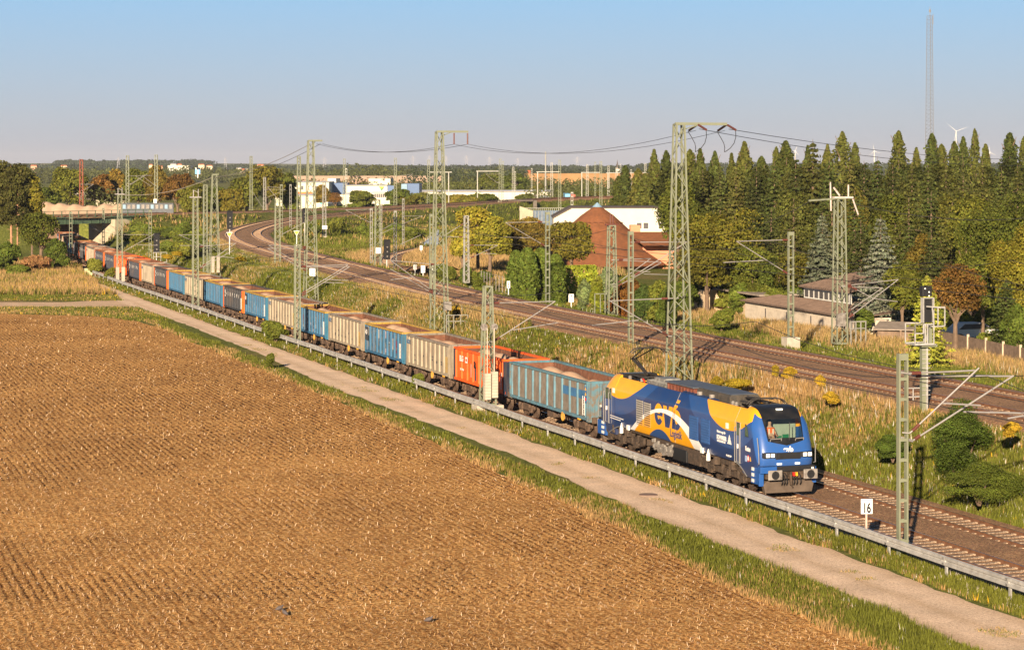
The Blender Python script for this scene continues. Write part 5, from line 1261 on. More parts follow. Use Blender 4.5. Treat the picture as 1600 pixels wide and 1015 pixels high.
# signals ------------------------------------------------------------
def signal_big():
    b0 = Vector(((1443-800)*111.5/F, 111.5, gz((1443-800)*111.5/F, 111.5)-.2)); n = NV; r_ = empty('track_signal', b0, TH, 'tall railway signal with black screens and grey work platform beside the upper tracks', 'railway signal')
    sc = 111.5/F; Z = lambda py: HC-(py-HOR)*sc-b0.z; Xp = lambda px: (px-1444.5)*sc
    k = MB(); k.bb(Xp(1440), Xp(1447), -.13, .13, 0, Z(535)); k.build('post', M_MG, r_)
    k = MB(); k.bb(Xp(1453), Xp(1458), -.1, .1, Z(538), Z(508)); k.bb(Xp(1434), Xp(1461), -.45, .45, Z(541), Z(537)); k.build('upper_post', M_MG, r_)
    k = MB(); k.bb(Xp(1446.5), Xp(1449), -.2, -.12, .1, Z(535))
    for i in range(12): k.bar((Xp(1439), -.18, Z(616-i*7)), (Xp(1453), -.18, Z(616-i*7)), .03)
    k.build('ladder', M_GALV, r_)
    k = MB(); k.bb(Xp(1442.5), Xp(1458.5), -.05, .12, Z(503.5), Z(467)); o = k.build('signal_screen', M_BLK, r_)
    k = MB(); k.bb(Xp(1441), Xp(1442.2), -.2, .1, Z(504), Z(466)); k.bb(Xp(1458.8), Xp(1460), -.2, .1, Z(504), Z(466)); k.bb(Xp(1441), Xp(1460), -.2, .1, Z(466), Z(464.8)); k.build('frame', M_GALV, o)
    k = MB(); k.bb(Xp(1440.5), Xp(1457), -.15, .2, Z(463), Z(447)); o = k.build('speed_indicator', M_BLK, r_, bevel=.03)
    for px, py in ((1444.5, 450.5), (1451.5, 456), (1451.5, 462)): k = MB(); k.cyl((Xp(px), -.17, Z(py)), (Xp(px), -.151, Z(py)), .04, .04, 8); k.build('lens', M_SIGNW, o)
    k = MB()
    def R(x0, x1, y0, y1, yd):
        for a, b_ in (((x0, y0), (x1, y0)), ((x1, y0), (x1, y1)), ((x1, y1), (x0, y1)), ((x0, y1), (x0, y0))): k.bar((Xp(a[0]), yd, Z(a[1])), (Xp(b_[0]), yd, Z(b_[1])), .05)
    R(1419.5, 1452, 505, 535.5, -.6); R(1419.5, 1434, 505, 519, -.6); k.bar((Xp(1437), -.6, Z(505)), (Xp(1437), -.6, Z(535)), .06); k.bar((Xp(1441), -.6, Z(505)), (Xp(1441), -.6, Z(535)), .06)
    R(1419.5, 1452, 505, 535.5, .4); k.bb(Xp(1419), Xp(1456), -.62, .42, Z(537.5), Z(536))
    R(1461, 1473, 479, 508.5, -.5); k.bar((Xp(1441), -.5, Z(477.5)), (Xp(1473), -.5, Z(480.5)), .06); k.bar((Xp(1451), -.5, Z(480)), (Xp(1454), -.5, Z(505)), .05); k.bar((Xp(1452), -.5, Z(509)), (Xp(1470), -.5, Z(509)), .06); k.bar((Xp(1452), -.5, Z(509)), (Xp(1452), .1, Z(509)), .06); k.bar((Xp(1473), -.5, Z(480)), (Xp(1460), .1, Z(480)), .05)
    k.build('work_platform', M_GALV, r_)
    k = MB(); k.bb(Xp(1444), Xp(1448), -.3, -.15, Z(531), Z(524)); k.build('control_box', M_GALV, r_)
    k = MB(); k.bb(Xp(1447), Xp(1454), -.6, -.3, .1, .45); k.build('point_box', M_YEL, r_)
signal_big()
k = MB(); b0 = Vector(G(1424, 640, 2.4)); b0.z = gz(b0.x, b0.y)-.1
for x_ in (-.35, .1, .55): k.bar((x_, 0, 0), (x_, 0, .95), .05)
k.bar((-.45, 0, .95), (.65, 0, .95), .05); k.bar((.55, 0, .8), (1.0, -.1, .8), .05); k.bar((-.35, 0, .5), (.55, 0, .5), .05)
o = k.build('cable_rack', M_GALV); o.location = b0; o.rotation_euler.z = TH; tag(o, 'low grey tube rack next to the foot of the big signal', 'rack')
def signal_small(x, ytop, yb, D, label, cage=True):
    X_ = (x-800)*D/F; zg = gz(X_, D)-.2; zt = HC-(ytop-HOR)*D/F; h = zt-zg
    r_ = empty('track_signal', (X_, D, zg), TH, label, 'railway signal', 'small railway signals')
    k = MB(); k.cyl((0, 0, 0), (0, 0, h-1.4), .09, .09, 8); k.build('post', M_GALV, r_)
    k = MB(); k.prismX([(-.2, h-2.6), (.1, h-2.6), (.1, h-.2), (-.05, h), (-.2, h-.2)], -.4, .4); s_ = k.build('signal_screen', M_BLK, r_)
    k = MB()
    for j in range(3): k.cyl((0.0, -.24, h-2.2+j*.6), (0, -.2, h-2.2+j*.6), .1, .1, 10)
    k.build('lens', M_GREYP, s_)
    if cage:
        k = MB()
        for a in (-.5, .5, 1.3): k.bar((a, -.5, h-3.9), (a, -.5, h-2.6), .06)
        for z in (h-3.9, h-3.2, h-2.6): k.bar((-.5, -.5, z), (1.3, -.5, z), .06)
        k.bb(-.5, 1.3, -.5, .3, h-3.98, h-3.9); k.build('work_platform', M_GALV, r_)
signal_small(244.5, 364, 410, 303, 'black signal with a cage platform by the train in the bushes')
signal_small(359, 329, 392, 318, 'grey signal outside the bend beside the yellow triangle sign', False)
signal_small(476, 325, 360, 400, 'grey signal behind the tall mast inside the bend', False)
signal_small(604.5, 374, 420, 292, 'black signal at the start of the branch track', False)
signal_small(476.5+.1, 325, 360, 405, 'second grey signal behind the tall mast inside the bend', False) if False else None
# small signs --------------------------------------------------------
def sign(x, yb, D, w_, h_, zc, label, txt=None, tri=False, post=None, name='track_sign', cat='sign', pm=None, n=None, group='track signs'):
    X_ = (x-800)*D/F; zg = gz(X_, D)-.1; r_ = empty(name, (X_, D, zg), 0 if not n else n, label, cat, group)
    k = MB(); k.cyl((0, .03, 0), (0, .03, zc-zg+(h_*.5 if not tri else 0)), .045, .045, 8); k.build('post', pm or M_SIGNW, r_)
    zl = zc-zg
    k = MB()
    if tri:
        k.prismY([(-w_/2, zl+h_/2), (w_/2, zl+h_/2), (0, zl-h_/2)], -.03, -.01); k.build('plate', M_SIGNW, r_, fixn=True)
        k = MB(); k.prismY([(-w_*.42, zl+h_*.42), (w_*.42, zl+h_*.42), (0, zl-h_*.36)], -.04, -.031); k.build('inner_plate', mat('sign_yellow', (.9, .45, .02), .5), r_, fixn=True)
    else:
        k.bb(-w_/2, w_/2, -.03, -.01, zl-h_/2, zl+h_/2); k.build('plate', M_SIGNW, r_)
    if txt:
        for j, s_ in enumerate(txt.split('|')):
            n_l = len(txt.split('|')); sz = h_/n_l*(.9 if n_l > 1 else .92)
            text('lettering', s_, sz, r_, (0, -.050 if tri else -.040, zl+h_/2-(j+1)*h_/n_l+h_*.09/n_l+(.1*h_ if tri else 0)), RS, M_BLK, off=.02 if h_ > .5 and n_l == 1 else .008, align='CENTER', sx=.62)
    return r_
# kilometre board 16 at the guard rail
D16 = F*42.9/(1353+352); z_ = lambda y: HC-(y-HOR)*D16/F
sign(1354, 0, D16, .46, .58, z_(790.5), 'white board with the number 16 on a pole at the guard rail', '16', name='number_board', cat='number board', pm=mat('pole_pinkish', (.5, .38, .32), .7), n=TH*.3, group=None)
def sg(x, y, w_, h_, D, lab, txt=None, tri=False): sign(x, 0, D, w_*D/F, h_*D/F, HC-(y-HOR)*D/F, lab, txt, tri)
sg(892.5, 465.5, 8, 12.5, 199, 'white speed board with two figures beyond the upper tracks', '10|3')
sg(794.5, 444.5, 5, 11, 213, 'white speed board near the fence of the garden', '5')
sg(661, 420.5, 6.5, 11, 262, 'tall white board beside the branch track', 'I|4')
sg(648.5, 417, 5, 8, 268, 'small white board with a black mark left of the tall one', 'I')
sg(675.5, 417.5, 4, 6, 262, 'smallest white board behind the second feeder mast', 'A')
sg(658, 387, 4, 7, 360, 'white box sign at the end of the visible branch track')
sg(358.5, 367, 9.5, 8.5, 308, 'yellow triangle sign with white rim left of the curve', None, True)
sg(463.5, 364.5, 9.5, 8, 330, 'yellow triangle sign with figures inside the curve', None, True)
sg(242.5, 314, 5, 6, 468, 'yellow-white board on the right mast above the plate bridge', '1')
# ---------------------------------------------------------------- vegetation
def vegmat(name, mul=(1, 1, 1), trans=.25, vr=.25, vh=.03):
    m, nt, b = newmat(name)
    at = nt.nodes.new('ShaderNodeVertexColor'); at.layer_name = 'Col'
    oi = nt.nodes.new('ShaderNodeObjectInfo')
    f = ramp(nt, oi.outputs['Random'], [(0, tuple((1-vr)*x for x in mul)), (.5, mul), (1, tuple((1+vr*.8)*x*(1+vh*4*(i == 0)) for i, x in enumerate(mul)))])
    col = mixc(nt, 1.0, at.outputs[0], f, 'MULTIPLY')
    nt.links.new(col, b.inputs['Base Color']); b.inputs['Roughness'].default_value = .75; b.inputs['Specular IOR Level'].default_value = .15
    tr = nt.nodes.new('ShaderNodeBsdfTranslucent'); nt.links.new(col, tr.inputs[0])
    mx = nt.nodes.new('ShaderNodeMixShader'); mx.inputs[0].default_value = trans
    nt.links.new(b.outputs[0], mx.inputs[1]); nt.links.new(tr.outputs[0], mx.inputs[2]); nt.links.new(mx.outputs[0], nt.nodes['Material Output'].inputs[0])
    return m
M_BLADE = vegmat('grass_blades', trans=.35, vr=0)
def pnoise(X, Y, sc, seed=0):
    r = np.random.default_rng(seed); n = np.zeros(X.shape)
    for k in range(7):
        a = r.uniform(0, 2*np.pi); f = sc*r.uniform(.6, 2.4); ph = r.uniform(0, 6.28)
        n += np.sin((X*np.cos(a)+Y*np.sin(a))*f+ph+1.5*np.sin((X*np.sin(a)-Y*np.cos(a))*f*.7+ph*2))/(1+k*.15)
    return n/3.2
def blades(name, X, Y, h, wd, col, lean=.35, Z=None, seed=1, fan=3):
    """fan of narrow leaves per point"""
    r = np.random.default_rng(seed); n = len(X)
    Z = ground(X, Y) if Z is None else Z
    wd = np.broadcast_to(np.asarray(wd, float), (n,))
    X = np.repeat(X, fan); Y = np.repeat(Y, fan); Z = np.repeat(Z, fan); h = np.repeat(h, fan)*r.uniform(.55, 1.1, n*fan); wd = np.repeat(wd, fan); col = np.repeat(col, fan, 0)
    N = n*fan; a = r.uniform(0, np.pi*2, N); la = r.uniform(0, np.pi*2, N); l = lean*r.uniform(.2, 1.3, N)*h
    X = X+r.normal(0, 1, N)*wd*1.6; Y = Y+r.normal(0, 1, N)*wd*1.6
    dx, dy = np.cos(a)*wd/2, np.sin(a)*wd/2
    V = np.empty((N, 3, 3)); V[:, 0] = np.stack([X-dx, Y-dy, Z-.03], -1); V[:, 1] = np.stack([X+dx, Y+dy, Z-.03], -1); V[:, 2] = np.stack([X+np.cos(la)*l, Y+np.sin(la)*l, Z+h], -1)
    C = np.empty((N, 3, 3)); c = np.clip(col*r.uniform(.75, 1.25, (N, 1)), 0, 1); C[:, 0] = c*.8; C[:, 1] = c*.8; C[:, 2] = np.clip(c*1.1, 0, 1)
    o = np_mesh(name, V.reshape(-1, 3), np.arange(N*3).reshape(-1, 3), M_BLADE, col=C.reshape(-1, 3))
    return tag(o, kind='stuff')
STRAW = np.array((.46, .315, .14)); STRAW2 = np.array((.46, .30, .12)); GRN = np.array((.145, .165, .024)); DGRN = np.array((.085, .125, .022)); RED = np.array((.36, .17, .07)); GOLD = np.array((.75, .5, .03)); WHT_ = np.array((.7, .68, .58))
def samp(n, t0, t1, s0, s1, seed, pw=1.6):
    r = np.random.default_rng(seed); s = s0*(s1/s0)**(r.uniform(0, 1, n)**(1/pw if pw > 1 else 1)) if False else (s0**(1-pw)+(s1**(1-pw)-s0**(1-pw))*r.uniform(0, 1, n))**(1/(1-pw))
    t = r.uniform(t0, t1, n); tb = t+np.maximum(0, s-270)**2*.0003
    return tb*CT-s*ST, tb*ST+s*CT, t, s, r
def palette(r, n, dry, gold=.0, white=.0):
    """dry in 0..1 per point"""
    u = r.uniform(0, 1, n); isd = (u < dry)
    c = np.where(isd[:, None], STRAW*(.6+.6*r.uniform(0, 1, (n, 1))), GRN*(.6+.8*r.uniform(0, 1, (n, 1))))
    c = np.where((isd & (r.uniform(0, 1, n) < .25))[:, None], STRAW2, c)
    c = np.where((r.uniform(0, 1, n) < gold)[:, None], GOLD, c); c = np.where((r.uniform(0, 1, n) < white)[:, None], WHT_, c)
    return c
def edge_t(s):                                         # field edge as a function of s
    e = FE_TS; return np.interp(s, e[:, 1], e[:, 0])
FE_TS = np.array(sorted([(p[0]*CT+p[1]*ST, -p[0]*ST+p[1]*CT) for p in fe if p[1] < 213], key=lambda q: q[1]))
# verge between field and path
X, Y, t, s, r = samp(52000, 31.2, 35.6, 44, 225, 21); e = edge_t(s)
w_ = .35*pnoise(X, Y, .8, 3); k = (t > e-.15+w_) & (t < 35.15+w_*.8); X, Y, t, s = X[k], Y[k], t[k], s[k]; n = len(X)
dr = np.clip(.10+.40*pnoise(X, Y, .18, 5)+.6*np.exp(-(t-e[k])/.35)-.2*np.exp(-(35.3-t)/.7), 0, .95)
blades('verge_grass', X, Y, (.10+.16*r.uniform(0, 1, n))*(1+.6*np.clip(pnoise(X, Y, .3, 8), 0, 1)), .022+.0003*s, palette(r, n, dr, 0, .006), seed=2)
# verge under the guard rail
X, Y, t, s, r = samp(46000, 38.6, 41.6, 44, 300, 22); k = t > 39.0+.25*pnoise(X, Y, .7, 9); X, Y, t, s = X[k], Y[k], t[k], s[k]; n = len(X)
dr = np.clip(-.03+.22*pnoise(X, Y, .2, 6)+.35*(t < 39.12), 0, .8)
blades('verge_grass', X, Y, (.10+.20*r.uniform(0, 1, n))*(1+.8*np.clip(pnoise(X, Y, .35, 12), 0, 1)), .022+.0003*s, palette(r, n, dr, .006, .02), seed=3)
# strip of weeds along the ballast under the train
X, Y, t, s, r = samp(5000, 41.3, 42.4, 48, 300, 23); k = pnoise(X, Y, .25, 31) > .25; X, Y, s = X[k], Y[k], s[k]; n = len(X)
blades('track_weeds', X, Y, .12+.2*r.uniform(0, 1, n), .03+.0003*s, palette(r, n, np.full(n, .3), .03), seed=4)
# small tufts growing in the middle of the path
X, Y, t, s, r = samp(9000, 36.6, 37.7, 48, 200, 29); k = pnoise(X, Y, .5, 61)+.4*pnoise(X, Y, 2.0, 62) > .62; X, Y, s = X[k], Y[k], s[k]; n = len(X)
blades('path_tufts', X, Y, .03+.05*r.uniform(0, 1, n), .03+.0003*s, palette(r, n, np.full(n, .45)), seed=14)
# bank between the two lines
def upx(Y): i = np.searchsorted(UPn[:60, 1], Y).clip(1, 59); return UPn[i-1, 0]+(UPn[i, 0]-UPn[i-1, 0])*(Y-UPn[i-1, 1])/(UPn[i, 1]-UPn[i-1, 1]+1e-9)
X, Y, t, s, r = samp(110000, 49.9, 55.2, 48, 235, 24, 1.4); d = (upx(Y)-X)*.95; k = (d > 5.3); X, Y, t, s = X[k], Y[k], t[k], s[k]; n = len(X)
pn = pnoise(X, Y, .09, 14)+.5*pnoise(X, Y, .35, 15)
dr = np.clip(.42+.8*pn-.62*(1-smooth(50.6, 51.9, t))-.8*smooth(140, 168, s)-.75*(1-smooth(95, 122, s))*(1-smooth(52.4, 53.9, t)), .02, .97)
tall = smooth(.3, .7, dr)
blades('bank_grass', X, Y, (.20+.15*r.uniform(0, 1, n))+tall*(.15+.55*r.uniform(0, 1, n)**1.5)*(.75+.6*np.clip(pnoise(X, Y, .5, 77), -1, 1)), .028+.0003*s, palette(r, n, dr, .004, .03), lean=.3, seed=5)
# wide meadow left of the curve
r = np.random.default_rng(31); n = 90000; Y = 170+(372-170)*r.uniform(0, 1, n)**1.1; X = np.empty(n); xu = upx(Y)-5.4; tl = 50.1+np.maximum(0, Y-270)**2*.0003; xl = (tl-Y*ST)/CT
u = r.uniform(0, 1, n); X = xl+(xu-xl)*u; k = xu > xl+.3; X, Y = X[k], Y[k]; n = len(X); t, s = ts_of(X, Y)
pn = pnoise(X, Y, .06, 17)+.6*pnoise(X, Y, .22, 18)
dr = np.clip(.20+.6*pn+.4*(u[k] > .8)-.3*smooth(300, 350, Y), .02, .95)
blades('meadow_grass', X, Y, .3+.25*r.uniform(0, 1, n)+.5*smooth(.4, .8, dr), .06+.0001*Y, palette(r, n, dr, .012, .025), seed=6)
# strip between upper tracks and the gardens
r = np.random.default_rng(32); n = 95000; Y = (82.**-.3+(330.**-.3-82.**-.3)*r.uniform(0, 1, n))**(1/-.3); u = r.uniform(0, 1, n)**1.2; X = upx(Y)+5.7+u*(9+.05*Y)
t, s = ts_of(X, Y); pn = pnoise(X, Y, .1, 27)+.5*pnoise(X, Y, .4, 28)
dr = np.clip(.05+.95*smooth(.42, .62, u)*(1-smooth(.85, 1, u))+.45*pn-.3*smooth(170, 260, Y), .02, .95)
blades('garden_side_grass', X, Y, .12+.2*r.uniform(0, 1, n)+.45*smooth(.4, .8, dr), .03+.00028*Y, palette(r, n, dr, .004, .01), seed=7)
# inside the curve
r = np.random.default_rng(33); n = 60000; Y = r.uniform(262, 520, n); X = r.uniform(-44, 15, n); d, _ = poly_dist(X, Y, UP); d3, _ = poly_dist(X, Y, BR); xx = np.interp(Y, UPn[:60, 1], UPn[:60, 0])
k = (d > 5.5) & (d3 > 2.6) & (X > np.where(Y < 400, upx(Y), -46)); X, Y, d3 = X[k], Y[k], d3[k]; n = len(X)
dr = np.clip(.18+.4*pnoise(X, Y, .05, 37)+.75*np.exp(-((d3-4)/3)**2)*(Y < 420)+.75*((X > -12) & (Y > 290) & (Y < 400)), .02, .95)
blades('curve_grass', X, Y, .3+.4*r.uniform(0, 1, n)+.4*smooth(.5, .9, dr), .16, palette(r, n, dr, .002), seed=8)
# rough grass on the far railway land
r = np.random.default_rng(39); n = 60000; Y = r.uniform(400, 720, n); X = r.uniform(-.20, .20, n)*Y; d, _ = poly_dist(X, Y, UP); d2, _ = poly_dist(X, Y, EB)
k = (d > 6) & (d2 > 4.5) & ~((X > 4) & (Y < 470)); X, Y = X[k], Y[k]; n = len(X)
blades('far_grass', X, Y, .4+.9*r.uniform(0, 1, n)**2, .34, palette(r, n, np.clip(.25+.5*pnoise(X, Y, .03, 87), .02, .9)), seed=19)
# dry meadow left of the path and the strips beyond the field
r = np.random.default_rng(34); n = 60000; Y = r.uniform(214, 345, n); X = -r.uniform(.13, .30, n)*Y-3; t, s = ts_of(X, Y)
px = 800+F*X/Y; py = HOR+F*14.9/Y
inpath = ((py > 470) & (py < 479.5) & (px < 235)) | (px > np.interp(py, [425, 440, 450, 460, 468, 480, 500, 520], [127, 148, 154, 180, 188, 214, 268, 315]))
field_ = py > np.interp(px, [-200, 0, 150, 215, 260, 300], [489, 490, 494, 502, 515, 533])
k = ~inpath & ~field_; X, Y, py = X[k], Y[k], py[k]; n = len(X)
dr = np.clip(np.where(py > 461, .25, .75)+.4*pnoise(X, Y, .12, 41)-.3*(py < 424), .02, .97)
blades('dry_meadow_grass', X, Y, np.where(py > 461, .2, .45)+.5*r.uniform(0, 1, n)*(py < 461), .10, palette(r, n, dr, .02, 0), seed=9)
# straw lying on the field
r = np.random.default_rng(35); n = 420000; D_f = (36.**-.9+(228.**-.9-36.**-.9)*r.uniform(0, 1, n))**(1/-.9); U = r.uniform(-.27, .18, n); X = U*D_f; Y = D_f; t, s = ts_of(X, Y)
px = 800+F*X/Y; py = HOR+F*14.9/Y; fy = np.interp(px, [q[0] for q in FE], [q[1] for q in FE]); k = (py > fy+1); X, Y = X[k], Y[k]; n = len(X); s_ = np.clip(Y/90, .8, 2.2)
row = np.abs(np.sin((X*CT+Y*ST)*np.pi/.33)); k = r.uniform(0, 1, n) < .35+.65*row; X, Y, s_ = X[k], Y[k], s_[k]; n = len(X)
L_ = r.uniform(.05, .19, n)*s_**.6; wd = .013*s_; a = r.uniform(0, np.pi*2, n); tilt = r.uniform(-.1, .75, n)
ex = np.stack([np.cos(a)*np.cos(tilt), np.sin(a)*np.cos(tilt), np.sin(tilt)], -1)*L_[:, None]; pw_ = np.stack([-np.sin(a)*wd, np.cos(a)*wd, np.zeros(n)], -1)
P = np.stack([X, Y, np.full(n, .115)], -1); V = np.stack([P-pw_, P+pw_, P+ex+pw_*.6, P+ex-pw_*.6], 1)
c = np.array((.66, .44, .19))*r.uniform(.45, 1.25, (n, 1)); br = r.uniform(0, 1, n) < .16; c = np.where(br[:, None], np.array((1.0, .82, .55)), c); dk = r.uniform(0, 1, n) < .18; c = np.where(dk[:, None], np.array((.22, .11, .045)), c)
tag(np_mesh('straw_litter', V.reshape(-1, 3), np.arange(n*4).reshape(-1, 4), M_BLADE, col=np.repeat(np.clip(c, 0, 1), 4, 0), nper=4), kind='stuff')
# low furrow clods: ragged little ridges along the rows that throw shadows
r = np.random.default_rng(36); n = 120000; D_f = (36.**-.7+(215.**-.7-36.**-.7)*r.uniform(0, 1, n))**(1/-.7); U = r.uniform(-.27, .16, n); X = U*D_f; Y = D_f
t = X*CT+Y*ST; t2 = np.round(t/.33)*.33+r.normal(0, .03, n); X = X+(t2-t)*CT; Y = Y+(t2-t)*ST
px = 800+F*X/Y; py = HOR+F*14.9/Y; fy = np.interp(px, [q[0] for q in FE], [q[1] for q in FE]); k = (py > fy+2) & (py < 938) & (pnoise(X, Y, .05, 51)+.5*pnoise(X, Y, .6, 52) > -.45); X, Y = X[k], Y[k]; n = len(X)
h = r.uniform(.01, .05, n)*np.clip(Y/90, .9, 1.6); b_ = r.uniform(.03, .085, n)*np.clip(Y/90, .9, 1.8); a = r.uniform(0, 6.28, n)
cs = [(a+q*2.094) for q in range(3)]
V = np.stack([np.stack([X+b_*np.cos(q), Y+b_*np.sin(q), np.full(n, .09)], -1) for q in cs]+[np.stack([X+r.normal(0, .02, n), Y+r.normal(0, .02, n), .11+h], -1)], 1)
fi = np.arange(n)[:, None, None]*4+np.array([[0, 1, 3], [1, 2, 3], [2, 0, 3]])[None]
c = np.array((.13, .062, .028))*r.uniform(.4, 1.9, (n, 1))
tag(np_mesh('clods', V.reshape(-1, 3), fi.reshape(-1, 3), M_BLADE, col=np.repeat(np.clip(c, 0, 1), 4, 0)), kind='stuff')
# ---------------------------------------------------------------- trees
def leaf_quads(P, Nn, size, col, r, flat=.0):
    """one leaf clump quad per point; Nn = outward direction that the clump roughly faces"""
    n = len(P); d = Nn+r.normal(0, .75, (n, 3)); d /= np.linalg.norm(d, axis=1)[:, None]+1e-9
    u = np.cross(d, r.normal(0, 1, (n, 3))); u /= np.linalg.norm(u, axis=1)[:, None]+1e-9; v = np.cross(d, u)
    s1 = (size*r.uniform(.6, 1.35, n))[:, None]/2; s2 = s1*r.uniform(.5, .95, (n, 1))
    V = np.stack([P-u*s1, P-v*s2, P+u*s1, P+v*s2], 1)
    return V.reshape(-1, 3), np.repeat(col, 4, 0)
class TP: pass
def make_proto(kind, seed, col, size=.42, dens=1.0):
    r = np.random.default_rng(seed); A = []; Nn = []; S_ = []
    tm = MB(); col = np.array(col)
    if kind in ('round', 'bush', 'broad'):                 # unit height 1, crown width ~ .8
        nl = {'round': 26, 'bush': 22, 'broad': 38}[kind]; zc = {'round': .60, 'bush': .42, 'broad': .56}[kind]; rx = {'round': .30, 'bush': .36, 'broad': .40}[kind]; rz = {'round': .33, 'bush': .42, 'broad': .37}[kind]
        for i in range(nl):
            v = r.normal(0, 1, 3); v /= np.linalg.norm(v); rad = r.uniform(.45, .85)
            c = np.array([v[0]*rx*rad, v[1]*rx*rad, zc+v[2]*rz*rad*.95]); lr = r.uniform(.09, .17)*(1.25 if kind == 'bush' else 1)
            m_ = int(330*dens*(lr/.13)**2); q = r.normal(0, 1, (m_, 3)); q /= np.linalg.norm(q, axis=1)[:, None]
            q[:, 2] = np.where(q[:, 2] < -.45, -q[:, 2], q[:, 2])
            A.append(c+q*lr*r.uniform(.6, 1.12, (m_, 1))*np.array([1, 1, .82])); Nn.append(q*.8+v*.4); S_.append(np.full(m_, r.uniform(.72, 1.22)))
            if i % 3 == 0 and kind != 'bush': tm.cyl((0, 0, .22+.2*r.uniform()), tuple(c), .012, .004, 5)
        if kind != 'bush': tm.cyl((0, 0, -.02), (.01, 0, .35), .032, .022, 8); tm.cyl((.01, 0, .35), (0, .01, .7), .022, .008, 7)
        else:
            for i in range(5): tm.cyl((0, 0, -.02), (r.uniform(-.2, .2), r.uniform(-.2, .2), .5), .02, .006, 5)
    elif kind == 'poplar':
        n = int(5200*dens); z = r.uniform(.06, 1, n)**.85; R = .165*(1-z)**.62*np.minimum(1, (z+.03)*5); a = r.uniform(0, 2*np.pi, n)
        lump = 1+.34*np.sin(a*2+z*13+seed*1.7)+.28*np.sin(a*5-z*29+seed)+.2*np.sin(z*53+a*3); q = R*lump*np.sqrt(r.uniform(.35, 1.1, n))
        A.append(np.stack([q*np.cos(a), q*np.sin(a), z], -1)); Nn.append(np.stack([np.cos(a), np.sin(a), np.full(n, .35)], -1)); S_.append(.85+.35*np.sin(z*40+a*4)*.5+r.uniform(-.1, .2, n))
        tm.cyl((0, 0, -.02), (0, 0, .95), .018, .002, 7)
        for i in range(16): z0 = .1+i*.05; a0 = i*2.4; tm.cyl((0, 0, z0), (.06*math.cos(a0), .06*math.sin(a0), z0+.12), .006, .002, 4)
    elif kind in ('spruce', 'fir', 'larch'):
        lv = 26; Rb = {'spruce': .21, 'fir': .26, 'larch': .24}[kind]
        for i in range(lv):
            z = .06+.92*(i/lv)**.92; Rr = Rb*(1-z)**.8*(1+.12*math.sin(i*2.7+seed))+.006; nb = 9 if z < .75 else 6
            for j in range(nb):
                a = j*2*math.pi/nb+i*1.3+r.uniform(-.25, .25); R1 = Rr*r.uniform(.7, 1.15); drop = R1*r.uniform(.10, .38); m_ = max(5, int(52*dens*R1/Rb))
                u = r.uniform(.12, 1.05, m_); tipz = z-drop*u**1.4+.10*R1*u**4; lat = r.normal(0, 1, m_)*.16*R1*(1.1-u*.5)
                A.append(np.stack([np.cos(a)*R1*u-np.sin(a)*lat, np.sin(a)*R1*u+np.cos(a)*lat, tipz+r.normal(0, .004, m_)], -1)); Nn.append(np.tile(np.array([math.cos(a)*.6, math.sin(a)*.6, .8]), (m_, 1))); S_.append(np.full(m_, r.uniform(.7, 1.25))*(.8+.35*u))
                if i % 2 == 0 and j % 2 == 0: tm.cyl((0, 0, z), (math.cos(a)*R1*.8, math.sin(a)*R1*.8, z-drop*.7), .004, .001, 4)
        tm.cyl((0, 0, -.02), (0, 0, .99), .02, .001, 7)
    elif kind == 'pine':
        for i in range(22):
            z = .42+.56*i/22; a = i*2.4; R1 = .20*(1-(abs(z-.62)/.45)**2)+.03; c = np.array([math.cos(a)*R1*r.uniform(.3, 1), math.sin(a)*R1*r.uniform(.3, 1), z]); m_ = int(300*dens); q = r.normal(0, 1, (m_, 3)); q /= np.linalg.norm(q, axis=1)[:, None]
            A.append(c+q*np.array([.09, .09, .045])*r.uniform(.5, 1.15, (m_, 1))); Nn.append(q*.6+np.array([0, 0, .5])); S_.append(np.full(m_, r.uniform(.7, 1.25))); tm.cyl((0, 0, z-.04), tuple(c), .006, .003, 5)
        tm.cyl((0, 0, -.02), (.01, 0, .95), .016, .005, 8)
        for i in range(9): a = i*2.1; tm.cyl((0, 0, .12+i*.035), (.05*math.cos(a), .05*math.sin(a), .13+i*.035), .003, .001, 4)
    elif kind == 'column':
        n = int(3600*dens); z = r.uniform(.0, 1, n); R = .27*np.sqrt(np.clip(1-((z-.40)/.62)**2, 0, 1)); a = r.uniform(0, 2*np.pi, n); lump = 1+.12*np.sin(a*4+z*9)+.08*np.sin(a*9-z*23); q = R*lump*np.sqrt(r.uniform(.7, 1.08, n))
        A.append(np.stack([q*np.cos(a), q*np.sin(a), z], -1)); Nn.append(np.stack([np.cos(a), np.sin(a), np.full(n, .3)], -1)); S_.append(r.uniform(.75, 1.2, n)); tm.cyl((0, 0, -.02), (0, 0, .5), .02, .01, 6)
    elif kind == 'hedge':                                  # unit box 1 x .3 x .4
        n = int(5200*dens); P = r.uniform(-.5, .5, (n, 3))*np.array([1, .26, .4]); ax = r.choice([0, 1, 1, 2, 2], n); sg_ = np.where(r.uniform(0, 1, n) < .5, -1, 1)
        P[np.arange(n), ax] = sg_*np.array([.5, .13, .2])[ax]*r.uniform(.92, 1.04, n); Nv = np.zeros((n, 3)); Nv[np.arange(n), ax] = sg_; P[:, 2] += .2
        A.append(P); Nn.append(Nv); S_.append(r.uniform(.8, 1.2, n)); tm.cyl((0, 0, -.02), (0, 0, .2), .01, .01, 5)
    A = np.concatenate(A); Nn = np.concatenate(Nn); S_ = np.concatenate(S_)
    p = TP(); p.A = A; p.N = Nn; p.S = S_; p.trunk = tm; p.col = col*1.4; p.kind = kind; p.cache = {}; p.seed = seed
    return p
M_BARK = mat('bark', (.16, .11, .075), .95, var=.3, scale=2); M_BARKP = mat('pine_bark', (.36, .20, .12), .95, var=.25, scale=2)
M_LEAF = vegmat('leaves', trans=.28, vr=.22)
